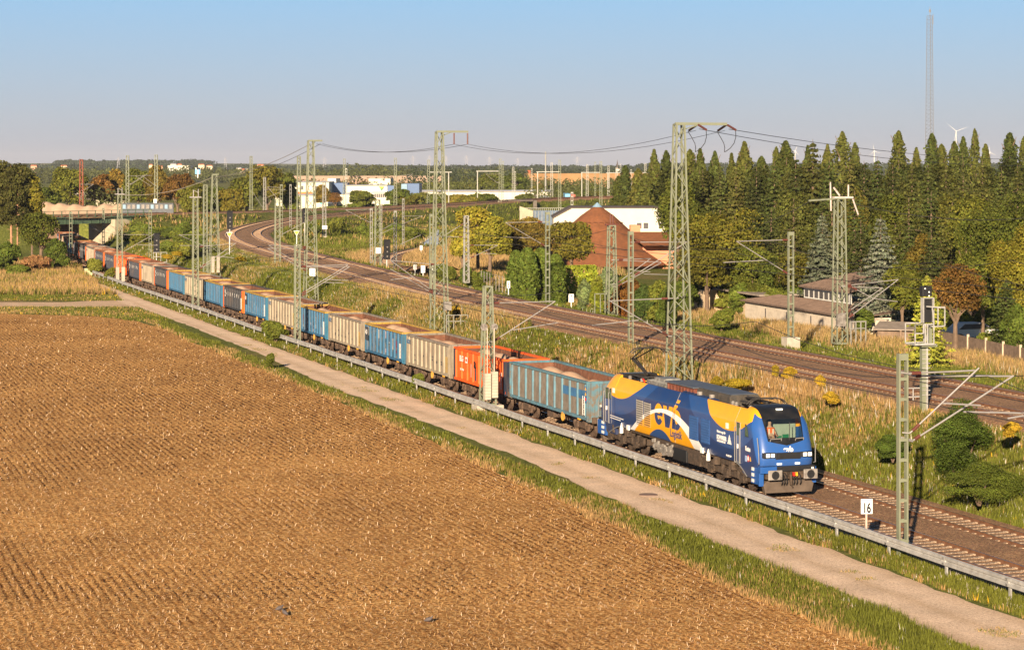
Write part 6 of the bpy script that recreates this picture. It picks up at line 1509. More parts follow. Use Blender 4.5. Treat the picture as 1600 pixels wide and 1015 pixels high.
def tree(proto, x, y_top, D, wpx, label, cat='tree', name='tree', group=None, yb=None, trunkm=None, leaf=2.6, zb=None, wscale=None, col=None, X=None):
    """stands at distance D on the picture column x; height from the picture row of its top"""
    X_ = (x-800)*D/F if X is None else X; z0 = gz(X_, D) if zb is None else zb; H = HC-(y_top-HOR)*D/F-z0
    Wn = {'round': .78, 'bush': .92, 'broad': 1.0, 'poplar': .27, 'spruce': .44, 'fir': .54, 'larch': .5, 'pine': .5, 'column': .56, 'hedge': 1.0}[proto.kind]
    W_ = wpx*D/F; key = (round(H/4), round(W_/H*3), str(col))
    r = np.random.default_rng(int(x*7+D)); rootn = bpy.data.objects.new(name, None); link(rootn); rootn.location = (X_, D, z0); rootn.rotation_euler.z = r.uniform(0, 6.28) if proto.kind != 'hedge' else TH
    tag(rootn, label, cat, group)
    if key in proto.cache and proto.kind != 'hedge':
        me, mt, H0, W0 = proto.cache[key]; sc_ = (W_/W0, W_/W0, H/H0)
        a = bpy.data.objects.new('crown', me); b_ = bpy.data.objects.new('trunk', mt); link(a); link(b_); a.parent = rootn; b_.parent = rootn; rootn.scale = sc_; return rootn
    sx = W_/Wn; P = proto.A*np.array([sx, sx, H]); size = leaf*D/F*1.5625
    if proto.kind == 'hedge': P = proto.A*np.array([W_, (col or 1.2)/.26 if isinstance(col, float) else 4.5, H/.4])
    N_ = proto.N.copy(); c = proto.col if (col is None or isinstance(col, float)) else np.array(col)
    C = np.clip(c[None]*proto.S[:, None]*r.uniform(.7, 1.35, (len(P), 1))*(1+r.normal(0, .05, (len(P), 3))), .002, 1)
    V, CC = leaf_quads(P, N_, np.full(len(P), size), C, r)
    a = np_mesh('crown', V, np.arange(len(V)).reshape(-1, 4), M_LEAF, col=CC, nper=4, parent=rootn)
    tk = MB(); tk.v = [(v[0]*sx, v[1]*sx, v[2]*H) for v in proto.trunk.v]; tk.f = proto.trunk.f; tk.m = proto.trunk.m
    b_ = tk.build('trunk', trunkm or M_BARK, rootn)
    proto.cache[key] = (a.data, b_.data, H, W_)
    return rootn
def up(c, k=1.35): return tuple(v*k for v in c)
PR = {
 'round': [make_proto('round', s, c) for s, c in ((1, (.085, .095, .014)), (2, (.07, .088, .014)), (3, (.105, .098, .014)))],
 'broad': [make_proto('broad', s, c, dens=1.2) for s, c in ((11, (.09, .092, .014)), (12, (.075, .088, .014)))],
 'brown': [make_proto('round', s, c) for s, c in ((21, (.12, .09, .016)), (22, (.135, .075, .018)))],
 'bush': [make_proto('bush', s, c) for s, c in ((31, (.075, .10, .015)), (32, (.10, .115, .017)))],
 'bushfine': [make_proto('bush', 37, (.060, .088, .013), dens=3.2)],
 'poplar': [make_proto('poplar', s, c) for s, c in ((41, (.075, .088, .018)), (42, (.062, .078, .017)), (43, (.085, .092, .018)))],
 'spruce': [make_proto('spruce', s, c) for s, c in ((51, (.046, .054, .014)), (52, (.060, .064, .015)))],
 'fir': [make_proto('fir', s, c) for s, c in ((61, (.050, .064, .015)),)],
 'blue': [make_proto('fir', 71, (.105, .12, .085), dens=2.2)],
 'larch': [make_proto('larch', 81, (.20, .22, .03), dens=1.4)],
 'pine': [make_proto('pine', 91, (.060, .060, .015), dens=1.2)],
 'column': [make_proto('column', s, c) for s, c in ((101, (.085, .115, .018)), (102, (.115, .135, .018)))],
 'hedge': [make_proto('hedge', 111, (.16, .20, .02))],
}
GF = 'poplars behind the conifers'
pop = [(1022, 234, 385, 30), (1041, 236, 388, 28), (1078, 234, 340, 28), (1094, 233, 330, 30), (1117, 237, 345, 26), (1143, 240, 350, 24), (1163, 222, 335, 30), (1190, 245, 350, 26), (1213, 230, 340, 26), (1228, 221, 330, 32), (1262, 228, 345, 26), (1293, 226, 350, 26), (1316, 206, 330, 36), (1336, 224, 340, 30), (1404, 205, 325, 36), (1432, 231, 345, 24), (1456, 209, 330, 32), (1471, 226, 340, 28), (1491, 222, 335, 30), (1505, 214, 340, 28), (1523, 202, 325, 36), (1540, 226, 345, 26), (1578, 208, 330, 34), (1600, 214, 330, 34)]
ordn = ['first', 'second', 'third', 'fourth', 'fifth', 'sixth', 'seventh', 'eighth', 'ninth', 'tenth', 'eleventh', 'twelfth', 'thirteenth', 'fourteenth', 'fifteenth', 'sixteenth', 'seventeenth', 'eighteenth', 'nineteenth', 'twentieth', 'twenty-first', 'twenty-second', 'twenty-third', 'twenty-fourth', 'twenty-fifth', 'twenty-sixth', 'twenty-seventh', 'twenty-eighth', 'twenty-ninth', 'thirtieth', 'thirty-first', 'thirty-second', 'thirty-third', 'thirty-fourth', 'thirty-fifth']
for i, (x, y, D, w_) in enumerate(pop): tree(PR['poplar'][i % 3], x, y, D, w_*1.35*(.8+.45*((i*7)%5)/4), 'slender poplar in the skyline row, %s from the left' % ordn[i], group=GF, name='poplar_tree') if True else None
for i, (x, y, D, w_) in enumerate([(966, 276, 400, 22), (977, 259, 400, 26), (997, 264, 395, 26), (1008, 272, 380, 30)]): tree(PR['poplar'][i % 3], x, y, D, w_*1.4, 'short poplar left of the tall skyline row, %s from the left' % ordn[i], group='short poplars beside the white hall', name='poplar_tree')
con = [(1072, 285, 300, 44, 'spruce'), (1098, 268, 305, 50, 'spruce'), (1125, 262, 300, 50, 'fir'), (1150, 270, 290, 60, 'spruce'), (1182, 262, 285, 56, 'spruce'), (1210, 258, 280, 60, 'fir'), (1243, 252, 270, 66, 'spruce'), (1270, 221, 272, 74, 'spruce'), (1296, 250, 265, 60, 'fir'), (1328, 254, 270, 60, 'spruce'), (1350, 262, 255, 60, 'spruce'), (1371, 236, 258, 58, 'fir'), (1395, 262, 250, 60, 'spruce'), (1425, 262, 262, 56, 'spruce'), (1450, 268, 250, 60, 'fir'), (1478, 262, 255, 60, 'spruce'), (1505, 258, 262, 62, 'spruce'), (1535, 262, 250, 60, 'spruce'), (1565, 262, 262, 56, 'fir'), (1590, 262, 255, 60, 'spruce'),
       (1205, 330, 225, 80, 'spruce'), (1240, 318, 218, 86, 'spruce'), (1300, 310, 220, 80, 'spruce'), (1335, 300, 215, 90, 'fir'), (1345, 350, 200, 70, 'spruce'), (1420, 305, 215, 96, 'spruce'), (1455, 300, 220, 90, 'fir'), (1488, 320, 212, 80, 'spruce'), (1520, 330, 205, 76, 'spruce'), (1420, 345, 190, 70, 'fir'), (1455, 360, 182, 70, 'spruce')]
for i, (x, y, D, w_, kd) in enumerate(con): tree(PR[kd][i % len(PR[kd])], x, y-(9 if i < 20 else 4)*(1 if i not in (7, 11) else 0)+((i*5) % 7-3)*2, D, w_*1.55, 'dark %s in the conifer belt, %s counted along the rows' % (kd, ordn[min(i, 34)]), group='conifers of the dark tree belt', name=kd+'_tree')
tree(PR['broad'][0], 1132, 297, 212, 195, 'large spreading chestnut-like tree right of the tall mast', name='broadleaf_tree', col=(.15, .14, .018))
tree(PR['round'][2], 1105, 372, 206, 105, 'lower broadleaf tree in front of the large chestnut-like tree', name='broadleaf_tree')
tree(PR['round'][0], 1178, 375, 208, 100, 'bright green tree beside the low garages, right of the chestnut', name='broadleaf_tree')
tree(PR['round'][2], 1265, 380, 204, 110, 'yellow-green tree behind the shed with white window band', name='broadleaf_tree')
tree(PR['blue'][0], 1285, 330, 200, 92, 'pale blue cedar-like conifer left of the stout mast', name='cedar_tree', col=(.10, .125, .08))
tree(PR['round'][1], 1218, 392, 206, 90, 'small green tree above the garages left of the stout mast', name='broadleaf_tree')
tree(PR['blue'][0], 1376, 334, 177, 112, 'silver-blue spruce hung with orange-brown cones', name='blue_spruce_tree')
tree(PR['brown'][1], 1493, 394, 158, 104, 'orange-brown tree right of the big signal', name='broadleaf_tree')
tree(PR['larch'][0], 1448, 425, 146, 86, 'bright yellow-green drooping conifer behind the big signal', name='larch_tree')
tree(PR['broad'][1], 1562, 276, 176, 175, 'huge yellow-green tree at the right edge of the picture', name='broadleaf_tree')
tree(PR['fir'][0], 1572, 432, 155, 86, 'dark green fir behind the plank fence at the right edge', name='fir_tree')
tree(PR['brown'][0], 1440, 360, 185, 70, 'rowan-like tree speckled with red berries', name='broadleaf_tree')
for i, (x, y, D, w_, kd, lb) in enumerate([(1340, 420, 200, 60, 'bush', 'green bush left of the blue spruce'), (1128, 472, 180, 44, 'bush', 'red-berried firethorn bush at the garage wall'), (1068, 425, 205, 50, 'bush', 'green bush left foot of the chestnut-like tree'), (1190, 440, 205, 60, 'round', 'round small tree behind the garage roof'), (1348, 475, 174, 36, 'bush', 'bush between garage end and plank shed'), (1552, 512, 156, 50, 'bush', 'dark bush at the plank fence near the right edge'), (1588, 462, 153, 60, 'bush', 'green shrub beside the fir at the right edge'), (1500, 478, 175, 50, 'bush', 'green shrub before the parked white car'), (1240, 440, 203, 50, 'bush', 'small shrub behind the garage roof edge'),
  (1020, 420, 185, 50, 'bush', 'bush behind the slim ladder mast'), (1045, 440, 168, 44, 'bush', 'bush at the foot of the tall mast, garden side'), (930, 418, 205, 24, 'bush', 'dark shrub behind the fence beside the hedge')]):
    tree(PR[kd][i % len(PR[kd])], x, y, D, w_, lb, cat='bush' if kd == 'bush' else 'tree', name='bush' if kd == 'bush' else 'tree')
for i, (x, y, D, w_, c_, lb) in enumerate([(1060, 262, 262, 60, None, 'rounded tree at the left end of the forest'), (1100, 300, 240, 70, None, 'rounded tree rising behind the chestnut-like tree'), (1240, 285, 240, 70, (.085, .10, .02), 'rounded tree inside the conifer belt, above the ladder mast on the block'), (1330, 275, 245, 60, (.13, .12, .02), 'yellowish rounded tree inside the belt behind the stout mast'), (1400, 290, 228, 76, None, 'rounded dark tree behind the blue spruce tip'), (1470, 285, 222, 80, (.12, .12, .02), 'rounded light tree beside the radio mast'), (1515, 290, 200, 80, None, 'rounded tree left of the huge yellow-green tree'), (1590, 330, 160, 80, (.16, .16, .02), 'light green tree below the huge yellow-green tree'), (1410, 400, 172, 60, (.13, .14, .02), 'light green tree right of the blue spruce'), (1310, 392, 206, 60, (.15, .15, .02), 'light green tree just behind the stout mast'), (1535, 385, 166, 70, None, 'mid green tree right of the orange-brown one')]):
    tree(PR['broad' if i % 2 else 'round'][i % 2], x, y, D, w_*1.2, lb, name='broadleaf_tree', col=c_)
for i, (x, y, D, w_) in enumerate([(1060, 250, 300, 60), (1108, 252, 310, 56), (1178, 250, 300, 60), (1196, 256, 290, 60), (1248, 244, 300, 60), (1282, 240, 300, 56), (1352, 246, 300, 70), (1382, 250, 290, 60), (1420, 246, 300, 64), (1448, 252, 290, 60), (1480, 246, 300, 60), (1555, 244, 300, 70), (1590, 240, 300, 60)]):
    tree(PR['broad' if i % 2 else 'round'][i % 2], x, y, D, w_*1.35, 'dark rounded tree filling the gap below the skyline poplars, %s from the left' % ordn[i], name='broadleaf_tree', group='rounded trees below the poplars', col=[(.055, .065, .014), (.07, .075, .015), (.062, .075, .016)][i % 3])
for i, (x, D) in enumerate([(1100, 212), (1140, 210), (1160, 206), (1210, 200), (1320, 190), (1350, 195), (1405, 190), (1430, 186), (1470, 182), (1545, 176), (1600, 170)]):
    y_ = HOR+F*(HC-4.6)/D; tree(PR['bush'][i % 2], x, y_, D, 60, 'understorey bush along the forest edge, %s from the left' % ordn[i], cat='bush', name='bush', group='understorey bushes')
# garden of the cone-roofed house
tree(PR['round'][2], 893, 329, 262, 84, 'round tree with a pale trunk before the cone roof', name='broadleaf_tree')
for x, y, D, w_, p_, lb in [(747, 306, 300, 60, 0, 'yellow-green tree right of the second tall mast'), (765, 335, 290, 60, 1, 'yellowing tree behind the pale mast'), (800, 340, 300, 70, 2, 'brown-green tree left of the ladder mast with a left bracket'), (838, 336, 300, 60, 3, 'brown-green tree behind the ladder mast with a left bracket'), (722, 345, 290, 40, 0, 'small yellow-green tree beside the second tall mast')]:
    tree(PR['brown'][0] if p_ else PR['round'][2], x, y, D, w_*1.35, lb, name='broadleaf_tree', col=(.27, .25, .03) if p_ in (0, 1) else None)
for x, y, D, w_, lb in [(806, 392, 232, 26, 'leftmost of the clipped column shrubs'), (824, 388, 230, 30, 'yellow-green column shrub, second of the clump'), (846, 388, 233, 34, 'large light green column shrub behind the ladder mast'), (868, 398, 228, 28, 'rightmost of the column shrubs')]:
    tree(PR['column'][int(x) % 2], x, y, D, w_*1.15, lb, cat='shrub', name='column_shrub', group='clipped column shrubs')
for x, y, D, w_, lb, c_ in [(950, 408, 225, 46, 'grey-green ball shrub below the cone roof', (.15, .19, .08)), (912, 428, 205, 26, 'grey-green boxy shrub in the garden', (.14, .19, .07)), (933, 434, 200, 28, 'bright yellow-green ball shrub in the garden', (.15, .17, .016)), (985, 425, 190, 70, 'firethorn hedge bush covered with orange berries', (.20, .09, .02)), (1005, 432, 185, 40, 'dark shrub beside the orange-berried bush', (.06, .09, .02)), (965, 442, 190, 36, 'orange-red bush behind the lattice mast', (.20, .075, .014))]:
    tree(PR['bush'][0], x, y, D, w_, lb, cat='shrub', name='shrub', col=c_)
tree(PR['hedge'][0], 905, 416, 235, 52, 'long clipped hedge behind the garden shrubs', cat='hedge', name='hedge')
# bushes along the railway
for x, y, X0b, w_, lb in [(430, 492, 42.0, 46, 'round green bush growing over the guard rail'), (421, 546, 36.2, 15, 'small bush on the path verge'), (652, 577, 42.6, 24, 'small bush in front of a beige wagon'), (150, 397, 43.2, 30, 'bush hiding the distant wagons near the bridge'), (172, 412, 42.8, 22, 'low bush near the leftmost mast')]:
    D = F*X0b/(x+352); tree(PR['bush'][1], x, y, D, w_, lb, cat='bush', name='bush', leaf=2.2)
D = 103; tree(PR['bushfine'][0], 1498, 600, D, 135, 'large feathery green shrub left of the straw bank, behind the nearest bracket', cat='bush', name='bush', leaf=1.5, zb=gz((1500-800)*D/F, D)-.6)
tree(PR['bushfine'][0], 1530, 712, 97, 150, 'green bramble bush low on the bank, near the right edge', cat='bush', name='bush', leaf=1.4, col=(.075, .105, .015), zb=HC-(712-HOR)*97/F-2.1)
tree(PR['bushfine'][0], 1395, 672, 107, 70, 'small bramble bush behind the nearest mast', cat='bush', name='bush', leaf=1.4, zb=HC-(672-HOR)*107/F-1.5)
# goldenrod clumps
for i, (x, y, D, w_, lb) in enumerate([(1234, 570, 125.8, 16, 'tall goldenrod clump at the top of the bank'), (1212, 567, 127.5, 8, 'slim goldenrod clump left of the tall one'), (1150, 588, 126.2, 30, 'wide goldenrod clump behind the locomotive roof'), (1282, 583, 122, 12, 'goldenrod clump near the big signal'), (1298, 608, 117.5, 18, 'low goldenrod clump on the bank'), (1580, 655, 98.5, 20, 'goldenrod at the right edge above the straw'), (1120, 585, 131, 14, 'small goldenrod clump behind the roof equipment'), (712, 475, 185, 16, 'goldenrod beside the second tall mast'), (375, 399, 285, 14, 'goldenrod on the hill left of the curve'), (262, 396, 300, 12, 'goldenrod patch right of the small black signal'), (278, 391, 303, 13, 'second goldenrod patch right of the small black signal'), (226, 398, 300, 10, 'goldenrod patch left of the small black signal')]):
    tree(PR['bush'][0], x, y, D, w_*1.7, lb, cat='plant', name='goldenrod', col=(.30, .22, .02), leaf=1.5, zb=HC-(y-HOR)*D/F-.8, group='goldenrod clumps')
# left side: pines and bushes
tree(PR['pine'][0], 18, 251, 338, 70, 'tall pine with bare reddish trunk at the left edge', name='pine_tree', trunkm=M_BARKP); tree(PR['pine'][0], 27, 262, 334, 50, 'thinner pine right beside the tall one at the left edge', name='pine_tree', trunkm=M_BARKP); tree(PR['pine'][0], -8, 262, 342, 60, 'pine cut by the left picture edge', name='pine_tree', trunkm=M_BARKP)
for i, (x, y, D, w_, kd, lb) in enumerate([(64, 326, 330, 66, 'round', 'dense green tree left of the bridge'), (50, 270, 370, 40, 'brown', 'yellowish tree behind the pines'), (10, 372, 318, 40, 'bush', 'bush at the foot of the pines'), (85, 365, 322, 34, 'bush', 'bush beside the shaded wagons'), (55, 395, 312, 50, 'bush', 'reddish scrub below the dense green tree'), (-10, 395, 310, 40, 'bush', 'bush at the left edge'), (98, 392, 316, 24, 'bush', 'bare-looking shrub at the wagons'), (30, 412, 300, 40, 'bush', 'low dark bush in the dry meadow')]):
    tree(PR[kd][0], x, y, D, w_*1.15, lb, name='tree' if kd in ('round', 'brown') else 'bush', cat='tree' if kd in ('round', 'brown') else 'bush', col=(.20, .12, .05) if x == 55 else ((.16, .15, .02) if x == 50 else None))
rr = np.random.default_rng(77)
k_ = 0; AREA = ['on the hillside left of the curve', 'inside the bend near the far track', 'at the sloping wall of the cutting', 'before the white halls', 'along the far raised tracks', 'by the thin garden fence', 'behind the white hall roof']; ai_ = -1
for (x0, x1, y0, y1, D0, D1, n, w_) in [(200, 345, 345, 400, 400, 300, 34, 34), (420, 640, 350, 372, 470, 430, 12, 30), (630, 700, 338, 365, 440, 380, 8, 34), (500, 700, 305, 318, 640, 700, 14, 34), (700, 960, 306, 316, 700, 760, 10, 28), (690, 760, 395, 440, 285, 240, 9, 34), (860, 1060, 312, 322, 560, 620, 9, 26)]:
    ai_ += 1
    for j in range(n):
        u = (j+.5)/n; v_ = rr.uniform(); x = x0+(x1-x0)*((u*1.0+rr.uniform(-.3, .3)/n*3)); D = D0+(D1-D0)*v_; X_ = (x-800)*D/F; d, _ = poly_dist(np.array([X_]), np.array([float(D)]), UP); d2, _ = poly_dist(np.array([X_]), np.array([float(D)]), EB); d3, _ = poly_dist(np.array([X_]), np.array([float(D)]), BR)
        t_, s_b = ts_of(np.array([X_]), np.array([float(D)]))
        if min(d[0], d2[0], d3[0]) < 8 or (abs(t_[0]-45.6) < 7.5 and s_b[0] < 460): continue
        hgt = rr.uniform(2.0, 3.4); zt = gz(X_, D)+hgt; yt = HOR+F*(HC-zt)/D
        tree(PR['bush'][k_ % 2], x, yt, D, w_*rr.uniform(.7, 1.2), 'wild green bush %s, %s from the left there' % (AREA[ai_], ordn[min(j, 34)]), cat='bush', name='bush', group='wild bushes on the railway land'); k_ += 1
# ---------------------------------------------------------------- buildings, bridges and the distance
M_WALLW = mat('white_render', (.62, .58, .48), .9, scale=.5, var=.06); M_SALM = mat('salmon_render', (.55, .24, .14), .9, scale=.6, var=.08)
M_RBRN = mat('brown_shingle', (.20, .075, .032), .95, scale=1.2, var=.22, c2=(.15, .065, .03)); M_WIN = mat('window_dark', (.09, .085, .09), .3, var=.1); M_FRW = mat('frame_white', (.7, .68, .62), .6, var=.03)
M_RDRK = mat('roof_dark', (.10, .08, .07), .9, var=.2); M_CORR = mat('corrugated_brown', (.16, .11, .085), .9, var=.25); M_CORR2 = mat('corrugated_grey', (.30, .245, .20), .9, var=.2)
M_OLDW = mat('old_whitewash', (.60, .52, .42), .95, scale=1, var=.12, c2=(.36, .29, .22), thr=(.5, .8)); M_PLANK = mat('grey_planks', (.20, .14, .10), .95, scale=3, var=.3)
M_STEELG = mat('girder_green', (.075, .12, .075), .6, var=.15); M_DARKC = mat('dark_concrete', (.14, .12, .10), .95, var=.2); M_PALEC = mat('pale_concrete', (.42, .36, .26), .95, scale=.6, var=.2, c2=(.24, .21, .17), thr=(.5, .8))
M_BLUEW = mat('blue_cladding', (.10, .16, .30), .6, var=.08); M_LBLUE = mat('light_blue_cladding', (.22, .34, .45), .6, var=.08); M_GRYR = mat('grey_roof', (.20, .21, .26), .7, var=.1); M_ORG = mat('orange_band', (.75, .20, .04), .6, var=.05); M_REDR = mat('red_tiles', (.35, .10, .05), .9, var=.2)
def thing(name, loc, label, cat, group=None, rz=0): return empty(name, loc, rz, label, cat, group)
def boxpx(k, x0, x1, y0, y1, D, dep, mi=0, o=Vector((0, 0, 0))):
    a = GD(x0, y1, D)-o; b_ = GD(x1, y0, D)-o; k.bb(a.x, b_.x, a.y, a.y+dep, a.z, b_.z, mi); return k
# cone-roofed house
cx, cy, zb = (937-800)*310/F, 310+8.6, .4
h = thing('cone_roofed_house', (cx, cy, zb), 'house with a large brown cone roof and small cap', 'house')
k = MB(); n = 28; zt = 9.45-zb
rings = []
for r_, z_ in ((10.6, .6), (9.6, 1.3), (7.0, 3.3), (4.6, 5.4), (2.4, 7.4), (.55, zt-.35)): rings.append([Vector((r_*math.cos(2*math.pi*i/n), r_*math.sin(2*math.pi*i/n), z_)) for i in range(n)])
k.loft(rings); k.f.append([5*n+i for i in range(n)]); k.m.append(0); rf_ = k.build('roof', M_RBRN, h)
k = MB(); k.cyl((0, 0, zt-.4), (0, 0, zt+.25), .75, .05, 12); k.build('roof_cap', M_LBLUE, rf_)
for i in range(14):
    a = -math.pi+i*math.pi/13; rad = 3.0; z_ = 6.3
    k = MB(); k.box((0, 0, 0), (.5, .5, .3)); k.add([(-.35, -.35, .15), (.35, -.35, .15), (0, .3, .35)], [(0, 1, 2)]); o = k.build('roof_window', M_RBRN, rf_); o.location = (rad*math.cos(a)*1.12, rad*math.sin(a)*1.12, z_); o.rotation_euler.z = a+math.pi/2
for i in range(0, n, 2):
    a = 2*math.pi*i/n; k = MB(); k.bar((8.95*math.cos(a), 8.95*math.sin(a), 1.3), (.6*math.cos(a), .6*math.sin(a), zt-.33), .05, .05); k.build('roof_ridge', M_RDRK, rf_) if i % 4 == 0 else None
k = MB(); k.cyl((0, 0, -.6), (0, 0, .95), 9.0, 9.0, 28); k.build('wall', M_SALM, h)
k = MB(); sc = .0886; x0, x1 = 4.2, 13.5
k.add([(3.5, -3, 5.2), (13.0, -3, 5.2), (13.0, -7.2, 3.4), (6.2, -7.2, 3.4), (13.0, 3, 4.2), (4, 3, 4.2)], [(0, 3, 2, 1), (0, 1, 4, 5)]); k.build('side_roof', M_RBRN, h)
k = MB(); k.bb(6.2, 12.8, -4.4, 2, -.6, 3.3); k.build('side_wall', M_SALM, h)
k = MB(); k.bb(6.6, 13.2, -4.75, -4.5, 3.2, 3.42); k.build('gutter', M_RDRK, h)
k = MB(); k.bb(4.6, 6.0, -2.0, 1, 5.0, 6.1); k.build('dormer', M_SALM, h)
# white hall behind it
D = 345; o0 = Vector(((960-800)*D/F, D, .3)); h = thing('white_hall', o0, 'long white flat-roofed hall behind the cone-roofed house', 'building')
sc = D/F; Xh = lambda px: (px-800)*sc-o0.x; Zh = lambda py: HC-(py-HOR)*sc-o0.z
k = MB(); k.prismY([(Xh(865), 0), (Xh(1057), 0), (Xh(1057), Zh(325)), (Xh(893), Zh(325)), (Xh(865), Zh(340.5))], 0, 14); k.build('wall', M_WALLW, h, fixn=True)
k = MB(); k.prismY([(Xh(863.5), Zh(341)), (Xh(893), Zh(325)), (Xh(1058), Zh(325)), (Xh(1058), Zh(323.6)), (Xh(892.5), Zh(323.6)), (Xh(863.5), Zh(339.3))], -.25, 14.3); k.build('roof_edge', M_RDRK, h, fixn=True)
for a, b_ in ((995, 1002.5), (1005.3, 1013), (1029, 1036.3), (869.5, 874)):
    k = MB(); k.bb(Xh(a), Xh(b_), -.06, .1, Zh(357.2) if a > 900 else Zh(354), Zh(348)); w_ = k.build('window', M_WIN, h); k = MB(); k.bb(Xh(a)-.12, Xh(b_)+.12, -.03, .1, Zh(357.2)-.12 if a > 900 else Zh(354)-.1, Zh(348)+.12); k.build('frame', M_FRW, w_)
# underpass walls and little bridge behind the trees
D = 420; o0 = Vector(GD(833, 345, D)); h = thing('retaining_wall', o0, 'pale and blue-grey retaining walls of the road underpass', 'wall')
k = MB(); sc = D/F; X_ = lambda px: (px-o0.x/sc-800)*sc; Z_ = lambda py: HC-(py-HOR)*sc-o0.z
k.prismY([(X_(812), Z_(350)), (X_(833), Z_(350)), (X_(833), Z_(329.5)), (X_(812), Z_(322))], 0, .6); k.build('pale_wall', M_PALEC, h, fixn=True)
k = MB(); k.bb(X_(833), X_(882), .3, .9, Z_(352), Z_(329)); k.build('blue_wall', mat('blue_grey_wall', (.12, .16, .22), .9), h)
for j in range(9): k = MB(); k.bb(X_(836+j*5.3), X_(836.6+j*5.3), .1, .3, Z_(352), Z_(330)); k.build('rib', M_MW, h)
k = MB()
for j in range(24): k.bar((X_(812+j*3.2), .5, Z_(329)), (X_(812+j*3.2), .5, Z_(324.5)), .07)
k.bar((X_(812), .5, Z_(325)), (X_(886), .5, Z_(325)), .07); k.build('railing', M_MW, h)
D = 600; o0 = Vector(GD(812, 330, D)); h = thing('small_bridge', o0, 'short dark railway bridge over the underpass road', 'bridge'); sc = D/F
k = MB(); k.bb(-3.8, 3.6, -2.5, 3, (330-314.5)*sc-.0, (330-312)*sc); k.build('deck', M_RDRK, h); k = MB(); k.bb(-4.4, -3.8, -2, 3, -1, (330-313)*sc); k.bb(3.6, 4.6, -2, 3, -1, (330-313)*sc); k.build('abutment', M_DARKC, h)
# wedge wall at the branch cutting
D = 405; h = thing('cutting_wall', GD(670, 388, D), 'sloping blue-grey wall at the end of the branch cutting', 'wall'); sc = D/F
k = MB(); k.prismY([(-22*sc, 0), (0, 0), (12*sc, 18*sc), (34*sc, 30*sc), (34*sc, -1), (12*sc, -1)], 0, .6) if False else k.prismY([(-16*sc, -1), (14*sc, -1), (16*sc, 30*sc), (10*sc, 24*sc), (-16*sc, 3*sc)], 0, .6); k.build('wall', mat('wedge_blue', (.14, .17, .22), .9), h, fixn=True)
k = MB()
for j in range(12): k.bar(((-16+j*2.7)*sc, .3, (3+j*2.0)*sc), ((-16+j*2.7)*sc, .3, (3+j*2.0+5)*sc), .07)
k.build('railing', M_MW, h)
# garages along the gardens
def wallpt(x, y, z): p = G(x, y, z); return p
A = Vector((20.5, 197, 0)); B = Vector((26.8, 174.6, 0)); d = (B-A).normalized(); L = (B-A).length; nn = Vector((-d.y, d.x, 0)); 
if nn.x < 0: nn = -nn
def oriented(name, a, label, cat, ang): return thing(name, a, label, cat, None, ang)
ang = math.atan2(d.y, d.x)
h = oriented('garage_row', (A.x, A.y, 1.2), 'long low whitewashed garage row with brown corrugated roof', 'garage', ang)
k = MB(); k.bb(0, L, 0, 3.0, -.6, 1.85); k.build('wall', M_OLDW, h)
k = MB(); k.add([(-.3, -.35, 1.86), (L+.3, -.35, 1.86), (L+.3, 3.3, 2.25), (-.3, 3.3, 2.25), (-.3, -.35, 1.96), (L+.3, -.35, 1.96), (L+.3, 3.3, 2.36), (-.3, 3.3, 2.36)], [(0, 1, 5, 4), (4, 5, 6, 7), (1, 2, 6, 5), (3, 0, 4, 7), (2, 3, 7, 6), (3, 2, 1, 0)])
for i in range(int(L/.5)): k.bar((i*.5, -.33, 1.98), (i*.5, 3.28, 2.38), .12, .05)
k.build('roof', M_CORR, h)
for i, xx in enumerate((L*.2, L*.4, L*.62, L*.8)): k = MB(); k.bb(xx, xx+.18, -.03, .02, .7, 1.5); k.build('vent_slot', M_WIN, h)
h2 = oriented('window_band_shed', tuple(A+d*5.2+nn*3.5+Vector((0, 0, 1.9))), 'shed with a white band of small windows above the garage row', 'shed', ang)
k = MB(); k.bb(0, 9.5, 0, 4.5, -.5, 1.7); k.build('wall', M_OLDW, h2)
k = MB(); k.bb(-.1, 9.6, -.1, 0, 1.7, 2.6)
k.build('window_frame', M_FRW, h2)
for i in range(9): k = MB(); k.bb(.15+i*1.04, .15+i*1.04+.72, -.13, -.1, 1.82, 2.42); k.build('window', M_WIN, h2)
k = MB(); k.add([(-.4, -.5, 2.62), (9.9, -.5, 2.62), (9.9, 4.8, 3.7), (-.4, 4.8, 3.7), (-.4, -.5, 2.74), (9.9, -.5, 2.74), (9.9, 4.8, 3.82), (-.4, 4.8, 3.82)], [(0, 1, 5, 4), (4, 5, 6, 7), (1, 2, 6, 5), (3, 0, 4, 7), (2, 3, 7, 6), (3, 2, 1, 0)])
for i in range(20): k.bar((i*.5, -.5, 2.76), (i*.5, 4.8, 3.84), .12, .05)
k.build('roof', M_CORR, h2)
h3 = oriented('flat_roofed_hut', tuple(A-d*15.5+nn*1.0+Vector((0, 0, 1.0))), 'beige hut with a long flat grey roof left of the garage row', 'hut', ang)
k = MB(); k.bb(0, 2.6, 0, 3, -.5, 2.3); k.bb(2.6, 13, 2, 5, -.5, 1.9); k.build('wall', mat('beige_plaster', (.55, .42, .28), .9), h3)
k = MB(); k.bb(-.3, 13.4, 1.2, 5.4, 2.32, 2.45); k.build('roof', M_CORR2, h3); k = MB(); k.cyl((1.6, .8, 2.3), (1.5, .8, 3.7), .1, .1, 8); k.build('stove_pipe', M_FRW, h3)
P0 = G(1366, 533, 1.8); h4 = thing('plank_shed', (P0.x, P0.y, 1.2), 'plank shed with a pale flat roof right of the blue spruce', 'shed')
